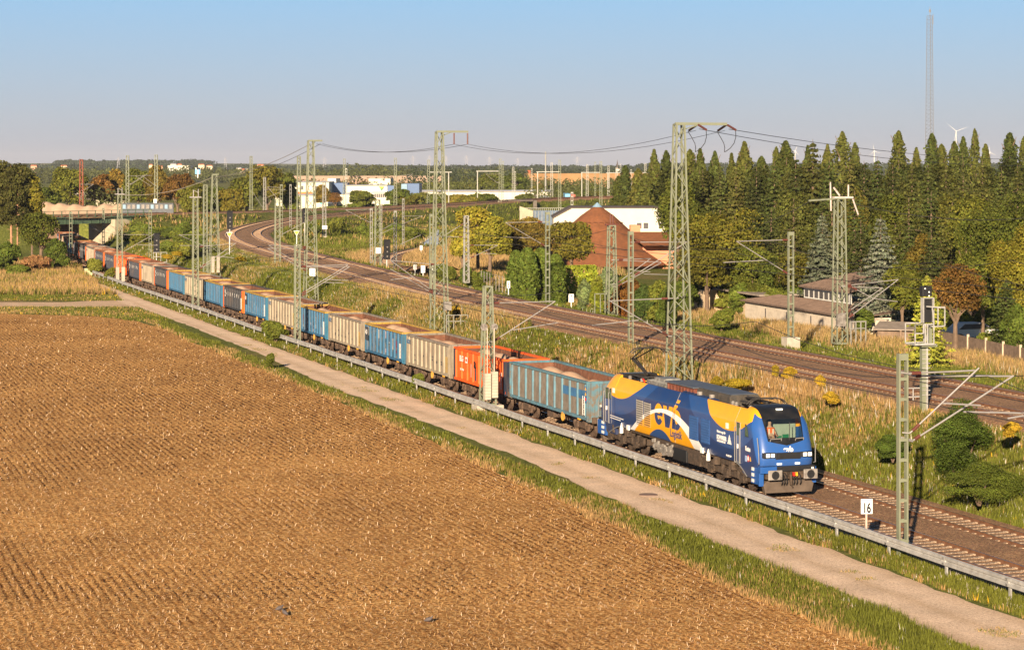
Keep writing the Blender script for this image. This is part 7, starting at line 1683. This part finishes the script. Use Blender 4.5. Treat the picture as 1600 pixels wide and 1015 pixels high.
k = MB(); k.bb(.3, 3.2, .3, 2.5, -.3, 1.35); k.bb(1.9, 2.05, -.1, .05, -.3, 1.5); k.build('wall', M_PLANK, h4); k = MB(); k.add([(-.1, 0, 1.45), (3.4, -.3, 1.4), (3.9, 2.8, 1.75), (.9, 3.0, 1.85), (-.1, 0, 1.53), (3.4, -.3, 1.48), (3.9, 2.8, 1.83), (.9, 3.0, 1.93)], [(0, 1, 5, 4), (4, 5, 6, 7), (1, 2, 6, 5), (3, 0, 4, 7), (2, 3, 7, 6), (3, 2, 1, 0)]); k.build('roof', M_CORR2, h4)
# plank fence
Fp = [G(x, y, 1.9) for x, y in ((1440, 537), (1467, 541), (1491, 546), (1512, 551), (1540, 557), (1567, 563), (1594, 569), (1622, 575))]
h = thing('plank_fence', (Fp[0].x, Fp[0].y, 1.85), 'weathered plank fence with concrete posts at the right edge', 'fence'); o0 = Vector(h.location)
for a, b_ in zip(Fp, Fp[1:]):
    k = MB(); a2, b2 = a-o0, b_-o0; a2.z = b2.z = .55; k.bar(a2, b2, .05, 1.25); k.build('plank_panel', M_PLANK, h)
    k = MB(); k.box((a2.x, a2.y-.08, .6), (.16, .16, 1.5)); k.build('post', mat('fence_post', (.5, .38, .27), .9), h)
Fp = [G(x, y, .9) for x, y in ((752, 444), (770, 449), (790, 455), (812, 452), (860, 456), (885, 458))]
h = thing('garden_fence', (Fp[0].x, Fp[0].y, 1.0), 'thin wire garden fence with grey posts left of the column shrubs', 'fence'); o0 = Vector(h.location)
for a, b_ in zip(Fp, Fp[1:]):
    for j in range(4): p = a.lerp(b_, j/4)-o0; k = MB(); k.bar((p.x, p.y, -.4), (p.x, p.y, 1.5), .07); k.build('post', M_GREYP, h)
    k = MB(); 
    for z_ in (.3, .9, 1.4): k.bar(Vector(((a-o0).x, (a-o0).y, z_)), Vector(((b_-o0).x, (b_-o0).y, z_)), .03)
    k.build('wire', M_GREYP, h)
p = G(890, 459, .9); h = thing('wooden_gate', p, 'dark brown slatted gate panel with two white posts', 'gate'); k = MB()
for i in range(8): k.bb(i*.11, i*.11+.09, 0, .04, 0, 1.7)
k.build('slats', mat('gate_brown', (.12, .055, .035), .9), h); k = MB(); k.bb(-.12, -.02, -.03, .07, -.2, 2.0); k.build('post', M_FRW, h); k = MB(); k.bb(.92, 1.02, -.03, .07, -.2, 1.9); k.build('post', M_FRW, h)
# pigeons on the field
M_PIG = mat('pigeon_grey', (.10, .085, .085), .7, var=.2)
for x, y, a_, lb in ((437, 955, .4, 'grey-brown pigeon standing on the stubble, left one of the pair'), (445, 962, 2.4, 'grey-brown pigeon right beside its mate on the stubble'), (670, 973, -.2, 'single dark grey pigeon near the lower edge of the field')):
    p = G(x, y, .11); pg = thing('pigeon', p, lb, 'bird', 'pigeons on the field', a_); pg.scale = (.8, .8, .8)
    me = bpy.data.meshes.new('body'); me.from_pydata([(-.20, 0, .10), (-.12, 0, .13), (0, 0, .16), (.09, 0, .20), (.12, 0, .26), (.155, 0, .265), (.19, 0, .255)], [(i, i+1) for i in range(6)], []); me.materials.append(M_PIG)
    o = bpy.data.objects.new('body', me); link(o); o.parent = pg; sk = o.modifiers.new('skin', 'SKIN'); sk.use_smooth_shade = True
    for i, r_ in enumerate((.02, .05, .085, .06, .032, .035, .006)): me.skin_vertices[0].data[i].radius = (r_, r_*1.05)
    me.skin_vertices[0].data[2].use_root = True; o.modifiers.new('ss', 'SUBSURF').levels = 1
    for s_ in (-1, 1): k = MB(); k.cyl((.0, s_*.03, .1), (.01, s_*.03, 0), .008, .008, 5); k.bar((-.02, s_*.03, .004), (.04, s_*.03, .004), .012); k.build('leg', M_BROWN, pg)
# parked car
p = G(1518, 531, 1.9); car = thing('parked_car', (p.x+.9, p.y+5.0, 1.45), 'white car parked under the trees behind the plank fence', 'car', rz=.3)
k = MB(); prof = [(-2.1, .3), (-2.1, .85), (-1.5, .95), (-.9, 1.42), (.8, 1.42), (1.5, .98), (2.1, .85), (2.1, .3)]; k.prismY(prof, -.85, .85); k.build('body', M_WHITE, car, bevel=.08, fixn=True)
k = MB(); k.prismY([(-1.4, .95), (-.88, 1.36), (.78, 1.36), (1.35, .98)], -.87, .87); k.build('window', M_WIN, car, fixn=True)
for x_ in (-1.3, 1.3):
    for y_ in (-.8, .8): k = MB(); k.cyl((x_, y_-.1, .32), (x_, y_+.1, .32), .32, .32, 14); k.build('wheel', M_BLK, car)
# railway bridge at the left -----------------------------------------
i0 = min(range(len(EB)), key=lambda i: abs(float(ts_of(EB[i].x, EB[i].y)[0])-45.0)); bp = EB[i0]; EBI = i0; bd = (EB[i0+3]-EB[i0-3]); bd.z = 0; bd.normalize(); ang = math.atan2(bd.y, bd.x)
br = thing('railway_bridge', (bp.x, bp.y, 0), 'green steel railway bridge with concrete abutments over the freight line', 'bridge', rz=ang)
k = MB(); k.bb(-11.5, 11.5, -2.9, -2.6, 4.35, 5.6); k.bb(-11.5, 11.5, 2.6, 2.9, 4.35, 5.6)
for i in range(12): k.bb(-11+i*2, -10.9+i*2, -3.0, -2.9, 4.4, 5.55)
k.build('girder', M_STEELG, br); k = MB(); k.bb(-12, 16, -2.6, 2.6, 5.05, 5.62); k.build('deck', M_DARKC, br)
k = MB()
for i in range(16): k.bar((-14+i*2, -3.2, 5.4), (-14+i*2, -3.2, 6.75), .12)
for z_ in (6.1, 6.72): k.bar((-14, -3.2, z_), (16, -3.2, z_), .09)
k.bb(-14, 16, -3.3, -2.9, 5.45, 5.6); k.build('railing', M_STEELG, br)
k = MB(); k.prismX([(-3.3, -.5), (3.2, -.5), (3.2, 5.05), (-3.3, 5.05)], 6.2, 9.5); k.build('abutment', M_PALEC, br)
k = MB(); k.prismX([(-3.3, -.5), (3.2, -.5), (3.2, 5.05), (-3.3, 5.05)], -10.5, -7.2); k.build('abutment', M_PALEC, br)
k = MB(); k.prismY([(6.2, -.5), (6.2, 5.0), (9.0, 5.0), (12.5, 4.2), (9.0, -.5)], -3.9, -3.35); k.build('wing_wall', M_PALEC, br, fixn=True)
k = MB(); k.prismY([(-7.2, -.5), (-7.2, 4.6), (-11, 4.8), (-14.5, 3.0), (-14.5, -.5)], -3.9, -3.35); k.build('wing_wall', mat('brick_pale', (.42, .28, .18), .95, var=.25), br, fixn=True)
h = thing('masonry_wall', GD(93, 374, 409), 'pale broken masonry wall seen under the green bridge', 'wall'); sc = 409/F
k = MB(); k.bb(0, 29*sc, 0, 1, -2, 26*sc); k.build('wall', mat('masonry', (.36, .24, .15), .95, scale=.8, var=.3, c2=(.15, .10, .07)), h)
# second (road) bridge further away
D = 620; a, b_ = GD(66, 302, D), GD(170, 303, D); br2 = thing('road_bridge', (a.x, a.y, 0), 'concrete road bridge with railings in the distance left', 'bridge'); L = b_.x-a.x
k = MB(); k.bb(-4, L, -3, 3, a.z-1.7, a.z-.6); k.build('deck', M_DARKC, br2); k = MB(); k.bb(-4, L, -3.1, -3.0, a.z-.6, a.z+.2)
for i in range(24): k.bb(-4+i*L/23, -3.8+i*L/23, -3.2, -3.1, a.z-.6, a.z+.5)
k.build('railing', M_GREYP, br2); k = MB(); k.bb(L*.62, L*.66, -2, 2, 0, a.z-1.7); k.build('pier', M_DARKC, br2); k = MB(); k.prismX([(-3, 0), (3, 0), (3, a.z-.6), (-3, a.z-.6)], L-3, L+5); k.build('abutment', M_PALEC, br2)
# sand heap
D = 452; nx, ny = 60, 18; xs_ = np.linspace(-21, 15, nx); ys_ = np.linspace(-6, 6, ny); XX, YY = np.meshgrid(xs_, ys_)
rr = np.random.default_rng(5); Hh = np.zeros_like(XX)
for q in range(9): Hh = np.maximum(Hh, rr.uniform(2.0, 3.0)*np.exp(-((XX+13-q*3.0)/2.4)**2-((YY)/3.2)**2))
Hh += .12*np.sin(XX*2.1+YY)*np.exp(-(YY/4)**2)*(Hh > .3)
cxs = (150-800)*D/F; g_ = gz(cxs, D)
I = np.arange(nx*ny).reshape(ny, nx); Q = np.stack([I[:-1, :-1], I[:-1, 1:], I[1:, 1:], I[1:, :-1]], -1).reshape(-1, 4)
o = np_mesh('sand_heap', np.stack([XX, YY, Hh-.25], -1).reshape(-1, 3), Q, mat('heap_sand', (.52, .36, .24), 1, var=.12, scale=1, bmp=.5), nper=4, smooth=True); o.location = (cxs, D, max(g_, 5.2)); tag(o, 'long pale heap of sand or gravel behind the green bridge', 'sand heap')
k = MB(); k.prismX([(-6.2, -6), (6.2, -6), (5.5, .1), (-5.5, .1)], -24, 18); o2 = k.build('heap_ground', MG); o2.location = (cxs, D, max(g_, 5.2)-.15); tag(o2, kind='structure')
# plate girder bridge
D = 432; a, b_ = GD(191, 327, D), GD(271, 327, D); h = thing('plate_girder', (a.x, a.y, a.z), 'grey plate girder parapet with white panels left of the curve', 'bridge'); L = b_.x-a.x
k = MB(); k.bb(0, L, 0, .3, -1.5, 1.0); k.bb(0, L, -.15, .45, 1.0, 1.2); k.build('girder', mat('girder_grey', (.10, .11, .125), .7), h)
for i in range(11): k = MB(); k.bb(i*L/11+.12, (i+1)*L/11-.22, -.05, -.01, .1, .9); k.build('panel', M_GREYP if i % 3 else M_LBLUE, h)
# business park
def bldg(label, boxes, D, name='hall', cat='building', group=None):
    x0 = min(b_[0] for b_ in boxes); o0 = Vector(((x0-800)*D/F, D, .2)); h = thing(name, o0, label, cat, group)
    for (xa, xb, ya, yb, dz, m_, nm) in boxes:
        a = GD(xa, yb, D+dz)-o0; c_ = GD(xb, ya, D+dz)-o0; k = MB(); lo = 0 if nm == 'wall' else a.z; dep = 25 if nm == 'wall' else .4
        k.bb(a.x, c_.x, a.y, a.y+dep, lo, c_.z); k.build(nm, m_, h)
    return h
win = [(x, x+3.5, 290.5, 296, -.4, M_WIN, 'window') for x in (441, 450, 456, 470, 492)]
bldg('white two-storey hall with dark windows and an orange band', [(430, 514, 284, 303, 0, M_WALLW, 'wall'), (464, 488, 299.8, 302.5, -.4, M_ORG, 'band'), (430, 514, 283.4, 284.6, -.5, M_GRYR, 'roof_edge')]+win, 800)
bldg('dark blue hall beside the white two-storey hall', [(515, 538, 286, 304, 0, M_BLUEW, 'wall')], 815)
bldg('low white workshop with slanted skylights and a blue end', [(442, 512, 305, 318, 0, M_WALLW, 'wall'), (512, 527, 304.5, 317, 0, M_BLUEW, 'side_wall')]+[(447+i*12, 457+i*12, 303, 305.5, -.4, M_GRYR, 'skylight') for i in range(6)]+[(490, 500, 311, 316, -.4, M_WIN, 'window'), (500, 506, 313, 319, -.4, mat('turquoise', (.15, .5, .5), .5), 'door')], 740)
hl_ = bldg('big white hall with a yellow and green triangle mark', [(541, 605, 289.5, 304, 0, M_WALLW, 'wall'), (605, 616, 290, 303, .2, M_BLUEW, 'side_wall'), (541, 605, 288.8, 289.8, -.5, M_GRYR, 'roof_edge')], 780)
sc = 780/F; o0 = hl_.location
for (pa, col) in (([(592, 291.5), (600, 291.5), (598, 294), (594, 294)], M_YEL), ([(594, 294), (598, 294), (596, 297.5)], mat('mark_green', (.05, .3, .08), .6))):
    k = MB(); k.prismY([((x-800)*sc-o0.x, HC-(y-HOR)*sc-o0.z) for x, y in pa], -.6, -.4); k.build('emblem', col, hl_, fixn=True)
bldg('white entrance block with a canopy of slanted glass', [(578, 609, 301, 313, 0, M_WALLW, 'wall')]+[(585+i*3.2, 587+i*3.2, 302.5, 308, -.4, M_WIN, 'window') for i in range(7)], 760)
bldg('small white roof hall far behind the big hall', [(576, 610, 279, 284.5, 0, M_WALLW, 'wall'), (512, 525, 279, 283.5, 0, M_FRW, 'wall')], 1000)
bldg('blue-grey hall left of the long low building', [(627, 636, 287.5, 296, 0, M_LBLUE, 'wall'), (636, 655, 287, 297, .5, M_BLUEW, 'wall')], 800)
bldg('flat grey roof block between the two white halls', [(528, 560, 304.5, 311, 0, M_WALLW, 'wall'), (540, 580, 301.5, 304, 2, M_GRYR, 'wall')], 770)
bldg('very long low white building with a blue-grey roof', [(646, 835, 299, 309, 0, M_WALLW, 'wall'), (645, 836, 296.8, 299.3, -.6, M_GRYR, 'roof')], 840)
bldg('low white building with a dark end next to the long one', [(838, 862, 299, 308, 0, M_WALLW, 'wall'), (834, 838, 298, 308, -.3, M_RDRK, 'end_wall'), (836, 866, 296.8, 299.3, -.6, M_GRYR, 'roof'), (837, 859, 305.5, 308.5, -2, M_GRYR, 'shed')], 830)
bldg('light blue container beside a red one on the railway', [(883, 891, 303, 308, 0, mat('container_blue', (.15, .4, .6), .5), 'wall')], 700, name='container', cat='container')
bldg('red container beside a light blue one on the railway', [(891, 899, 304, 308, 0, mat('container_red', (.4, .08, .05), .5), 'wall')], 701, name='container', cat='container')
bldg('pale wall of a distant embankment above the halls', [(400, 690, 274.8, 276.6, 0, mat('dusty_pink', (.34, .24, .18), .9), 'wall')], 1500, name='embankment_wall', cat='wall')
bldg('orange-brown band of a distant loading yard', [(820, 1060, 271, 276, 0, mat('ochre', (.28, .16, .07), .9, scale=.05, var=.2), 'wall'), (824, 829, 266, 271, 0, M_REDR, 'hut')], 1500, name='loading_yard', cat='wall')
# church
D = 2600; h = thing('church', GD(965, 266, D), 'church with a slender dark spire on the horizon', 'church'); sc = D/F
k = MB(); k.bb(-3*sc, 3*sc, 0, 5, -14*sc, 2*sc); k.build('wall', M_WALLW, h); k = MB(); k.cyl((-.3*sc, 2, 2*sc), (-.3*sc, 2, 17*sc), 2.0*sc, .05, 8); k.build('spire', M_RDRK, h)
k = MB(); k.cyl((-2.4*sc, 2, 2*sc), (-2.4*sc, 2, 6*sc), .7*sc, .05, 6); k.build('spire', M_RDRK, h)
# radio mast
D = 395; o0 = Vector(((1453-800)*D/F, D, .3)); h = thing('radio_mast', o0, 'very tall thin lattice radio mast above the forest', 'radio mast'); sc = D/F; H_ = HC-(25-HOR)*sc-.3
k = MB(); wb_, wt_ = 1.75, .95; n = 62
cs3 = [(math.cos(a), math.sin(a)) for a in (.5, 2.6, 4.7)]
def w3(z): return (wb_+(wt_-wb_)*z/H_)*.58
for i in range(n):
    z0, z1 = H_*i/n, H_*(i+1)/n
    for q in range(3):
        c0, c1 = cs3[q], cs3[(q+1) % 3]
        k.bar((c0[0]*w3(z0), c0[1]*w3(z0), z0), (c0[0]*w3(z1), c0[1]*w3(z1), z1), .07)
        k.bar((c0[0]*w3(z0), c0[1]*w3(z0), z0), (c1[0]*w3(z1), c1[1]*w3(z1), z1), .028); k.bar((c0[0]*w3(z1), c0[1]*w3(z1), z1), (c1[0]*w3(z1), c1[1]*w3(z1), z1), .028)
k.build('lattice', mat('mast_grey', (.15, .145, .14), .6, var=.1), h); k = MB(); k.cyl((0, 0, H_), (0, 0, H_+1.6), .05, .03, 6); k.cyl((0, 0, H_+.6), (0, 0, H_+1.1), .16, .16, 8); k.cyl((.55, 0, H_-1.5), (.55, 0, H_+.3), .05, .05, 6); k.build('antenna', M_GREYP, h)
# wind turbines and pylons
def turbine(x, yh, yb, D, bl, rot, label):
    p = GD(x, yb, D); h = thing('wind_turbine', p, label, 'wind turbine', 'wind turbines'); sc = D/F; z = (yb-yh)*sc
    k = MB(); k.cyl((0, 0, -30), (0, 0, z), 1.0*sc*1.0, .45*sc, 10); k.build('tower', M_FRW, h)
    k = MB(); k.cyl((0, -2*sc*.4, z), (0, 1.5*sc, z), .8*sc, .6*sc, 8); nb = k.build('nacelle', M_FRW, h)
    for q in range(3):
        a = rot+q*2*math.pi/3; k = MB(); e = Vector((math.cos(a), 0, math.sin(a))); pz = Vector((0, -1.0*sc*.4-.3, z)); s_ = Vector((-math.sin(a), 0, math.cos(a)))
        k.add([pz-s_*.22*sc, pz+e*bl*sc*.3-s_*.25*sc, pz+e*bl*sc, pz+e*bl*sc*.3+s_*.2*sc, pz+s_*.2*sc, pz+e*bl*sc*.3+Vector((0, .25*sc, 0))], [(0, 1, 5), (1, 2, 5), (2, 3, 5), (3, 4, 5), (4, 0, 5), (0, 4, 3, 1), (1, 3, 2)]); k.build('blade', M_FRW, h)
turbine(1494, 205, 232, 3600, 21, math.radians(20), 'white wind turbine with raised blades above the forest')
turbine(1546.5, 238, 262, 4200, 12, math.radians(95), 'distant white wind turbine near the right edge')
turbine(1366, 236, 262, 4600, 12, math.radians(100), 'distant wind turbine tower left of the radio mast')
turbine(1242.5, 236, 262, 4600, 10, math.radians(70), 'small distant wind turbine between the poplars')
for i, (x, yt, w_) in enumerate([(507, 246, 14), (645, 244, 14), (671, 243, 14), (697, 243, 12), (729, 243, 14), (765, 245, 14), (809, 247, 12), (902, 245, 16), (185, 246, 8), (352, 246, 8)]):
    D = 3400; p = GD(x, 264, D); h = thing('power_pylon', p, 'faint grey power pylon on the horizon, %s from the left' % ordn[[2, 3, 4, 5, 6, 7, 8, 9, 0, 1][i]], 'pylon', 'power pylons on the horizon'); sc = D/F; z = (264-yt)*sc
    k = MB(); lattice(k, z, 4.5, .8, n=7, a=.3, b=.12)
    for zz_, ww in ((.92, .5), (.78, 1.0), (.66, .7)): k.bar((-w_*sc*.5*ww, 0, z*zz_), (w_*sc*.5*ww, 0, z*zz_), .3, .25)
    k.build('lattice', mat('pylon_grey', (.33, .33, .36), .8), h) if i == 0 else k.build('lattice', bpy.data.materials['pylon_grey'], h)
# town on the far slope
rr = np.random.default_rng(12); WC = [(.62, .55, .45), (.5, .3, .2), (.6, .5, .35)]
PLC = ['%s of the town, %s row' % (a, b_) for b_ in ('first', 'second', 'third', 'fourth') for a in ('left edge', 'left part', 'left middle', 'near left middle', 'middle', 'near right middle', 'right middle', 'right part', 'right edge', 'far right')]
mats_t = [mat('town_wall', c_, .9) for c_ in WC]
for i in range(38):
    x = float(rr.uniform(235, 425)) if i < 24 else float(rr.uniform(20, 100)) if i < 30 else float(rr.uniform(1150, 1600)); D = float(rr.uniform(2300, 3600)); y = float(rr.uniform(259, 268)) if i < 30 else 259.5; w_ = rr.uniform(4, 11); hh = rr.uniform(1.6, 3.2); sc = D/F
    p = GD(x, y, D); h = thing('town_house', p, 'tiny far house with a %s roof, %s' % ('red' if i % 3 else 'grey', PLC[i]), 'house', 'distant houses'); k = MB(); k.bb(-w_*sc/2, w_*sc/2, 0, 8, -30, hh*sc); k.build('wall', mats_t[i % 3], h)
    k = MB(); k.prismY([(-w_*sc*.53, hh*sc), (w_*sc*.53, hh*sc), (w_*sc*.4, (hh+1.4)*sc), (-w_*sc*.4, (hh+1.4)*sc)], -.5, 8.5); k.build('roof', M_REDR if i % 3 else M_GRYR, h, fixn=True)
bldg('long cream block building of the town left of centre', [(262, 295, 258.5, 263, 0, M_WALLW, 'wall'), (305, 307, 262, 271, 0, M_FRW, 'wall')], 2000, name='town_block', cat='building')
h = thing('blue_sign_tower', GD(309, 278, 1500), 'white pole with light blue sign boards in the distance', 'sign'); sc = 1500/F; k = MB(); k.bb(-.8*sc, .8*sc, 0, 1, 0, 13*sc); k.build('post', M_FRW, h); k = MB(); k.bb(-4*sc, -.9*sc, -.5, .5, 6*sc, 13*sc); k.build('board', mat('sign_blue', (.15, .4, .7), .5), h); k = MB(); k.bb(.9*sc, 4*sc, -.5, .5, 6*sc, 13*sc); k.build('board', bpy.data.materials['sign_blue'], h)
# individual farther trees
for i, (x, y, D, w_, kd, lb) in enumerate([(107, 255, 560, 54, 'round', 'big round green tree behind the rust red mast'), (158, 263, 575, 40, 'brown', 'brownish tree, first right of the rust red mast'), (186, 262, 585, 44, 'brown', 'brownish tree between the rust red mast and the bracket pair'), (218, 258, 570, 50, 'round', 'dark tree between the crossed brackets'), (248, 256, 560, 44, 'brown', 'reddish-brown tree behind the right bracket mast'), (278, 262, 555, 48, 'brown', 'wide brown-green tree left of the blue signs'), (300, 282, 500, 46, 'round', 'green tree beneath the blue signs'), (335, 285, 520, 50, 'round', 'green tree behind the weighted mast'), (418, 243, 545, 64, 'round', 'ragged tall tree left of the white halls'), (385, 272, 540, 50, 'round', 'green tree left of the ragged tall tree'), (448, 262, 560, 36, 'round', 'small tree right of the ragged tall tree'), (362, 285, 500, 40, 'round', 'low green tree at the far track'), (40, 275, 520, 60, 'round', 'green tree behind the pines'), (70, 285, 480, 46, 'round', 'green tree left of the distant road bridge'), (130, 290, 700, 50, 'brown', 'scrubby tree beyond the road bridge'), (455, 298, 700, 20, 'column', 'dark tree before the white two-storey hall'), (505, 288, 690, 26, 'brown', 'golden tree before the white two-storey hall'), (524, 297, 690, 22, 'brown', 'second golden tree before the halls'), (566, 296, 690, 40, 'round', 'green tree before the big white hall'), (622, 292, 690, 38, 'round', 'green tree right of the triangle-marked hall'), (640, 302, 690, 30, 'round', 'low green tree at the long low building'), (770, 268, 900, 44, 'round', 'dark green tree behind the dark tall mast'), (803, 266, 880, 42, 'round', 'dark green tree behind the pale mast')]):
    tree(PR[kd][i % len(PR[kd])], x, y, D, w_*1.25, lb, name='tree', leaf=2.3)
for i, (x, y, D, w_) in enumerate([(655, 300, 760, 34), (690, 301, 700, 36), (712, 300, 690, 40), (742, 301, 690, 30), (760, 300, 700, 34), (728, 303, 640, 34), (820, 302, 740, 26), (905, 296, 800, 40), (928, 296, 820, 36), (955, 297, 800, 30), (985, 296, 780, 36), (845, 285, 950, 36), (880, 287, 940, 36), (920, 286, 950, 36), (640, 286, 960, 34), (680, 284, 980, 38), (715, 283, 980, 38), (745, 284, 950, 34)]):
    tree(PR['round'][i % 3], x, y, D, w_*1.3, 'mid-distance tree among the far masts, %s of that scatter' % ordn[i], name='tree', leaf=2.2, group='scattered trees among the far masts')
# far-off woods as one mass
def woods(name, rows, seed, cm):
    r = np.random.default_rng(seed); VV, CC = [], []
    for (x0, x1, y, D, col, dens, jit) in rows:
        m_ = int((x1-x0)*dens)
        for j in range(m_):
            x = r.uniform(x0, x1); d = D*r.uniform(.93, 1.07); sc = d/F; X_ = (x-800)*sc; zt = HC-(y+r.normal(0, jit)-HOR)*sc; hh = max(8., min(15., zt+2)); wv_ = r.uniform(4, 8)*sc*1.4; q = r.normal(0, 1, (60, 3)); q /= np.linalg.norm(q, axis=1)[:, None]; q[:, 1] = -np.abs(q[:, 1])
            P = np.array([X_, d, zt-hh*.45])+q*np.array([wv_, wv_, hh*.5]); c_ = np.array(col)*r.uniform(.7, 1.35); V, C = leaf_quads(P, q, np.full(60, 3.4*sc), np.clip(c_[None]*r.uniform(.75, 1.25, (60, 1)), 0, 1), r); VV.append(V); CC.append(C)
    V = np.concatenate(VV); C = np.concatenate(CC); o = np_mesh(name, V, np.arange(len(V)).reshape(-1, 4), M_LEAF, col=C, nper=4); return tag(o, kind='stuff')
DG = (.045, .06, .03); MGc = (.085, .095, .028); BR_ = (.11, .085, .028)
woods('far_woods', [(-60, 430, 258.5, 3600, DG, 1.0, .8), (90, 330, 252, 4600, DG, 1.0, 1.0), (400, 1080, 260.5, 3300, DG, .9, 1.2), (1000, 1700, 257, 3300, DG, .8, 1.2), (-60, 450, 266, 1900, MGc, .7, 2), (430, 830, 268, 1700, MGc, .6, 2.5), (500, 640, 264, 1600, MGc, .3, 3.5), (830, 1080, 267, 1900, DG, .5, 1.5), (640, 830, 268, 1150, DG, .45, 2.5), (700, 1000, 283, 1000, MGc, .6, 3), (400, 660, 284, 1250, BR_, .4, 3), (560, 800, 290, 900, MGc, .5, 3), (-60, 60, 280, 900, MGc, .5, 3), (120, 200, 300, 560, MGc, .5, 3), (850, 1080, 292, 900, MGc, .6, 3), (820, 1070, 297, 760, MGc, .35, 2), (640, 690, 305, 750, MGc, .6, 2)], 8, None)

# haze: one closed box of thin pale air round the camera and the whole scene
gx_ = [v for v in (float(GX.min()), float(GX.max()))]
k = MB(); k.bb(gx_[0]-300, gx_[1]+300, -80, 12600, -2, float(GZ.max())+60)
HZ = k.build('haze', None); HZ.data.materials.clear()
m = bpy.data.materials.new('air'); m.use_nodes = True; n_ = m.node_tree; n_.nodes.clear()
pv = n_.nodes.new('ShaderNodeVolumePrincipled'); pv.inputs['Color'].default_value = (.78, .82, .92, 1); pv.inputs['Density'].default_value = 0.00005; pv.inputs['Anisotropy'].default_value = 0.0
mo = n_.nodes.new('ShaderNodeOutputMaterial'); n_.links.new(pv.outputs[0], mo.inputs['Volume']); HZ.data.materials.append(m); tag(HZ, kind='stuff')
S.cycles.volume_bounces = 0
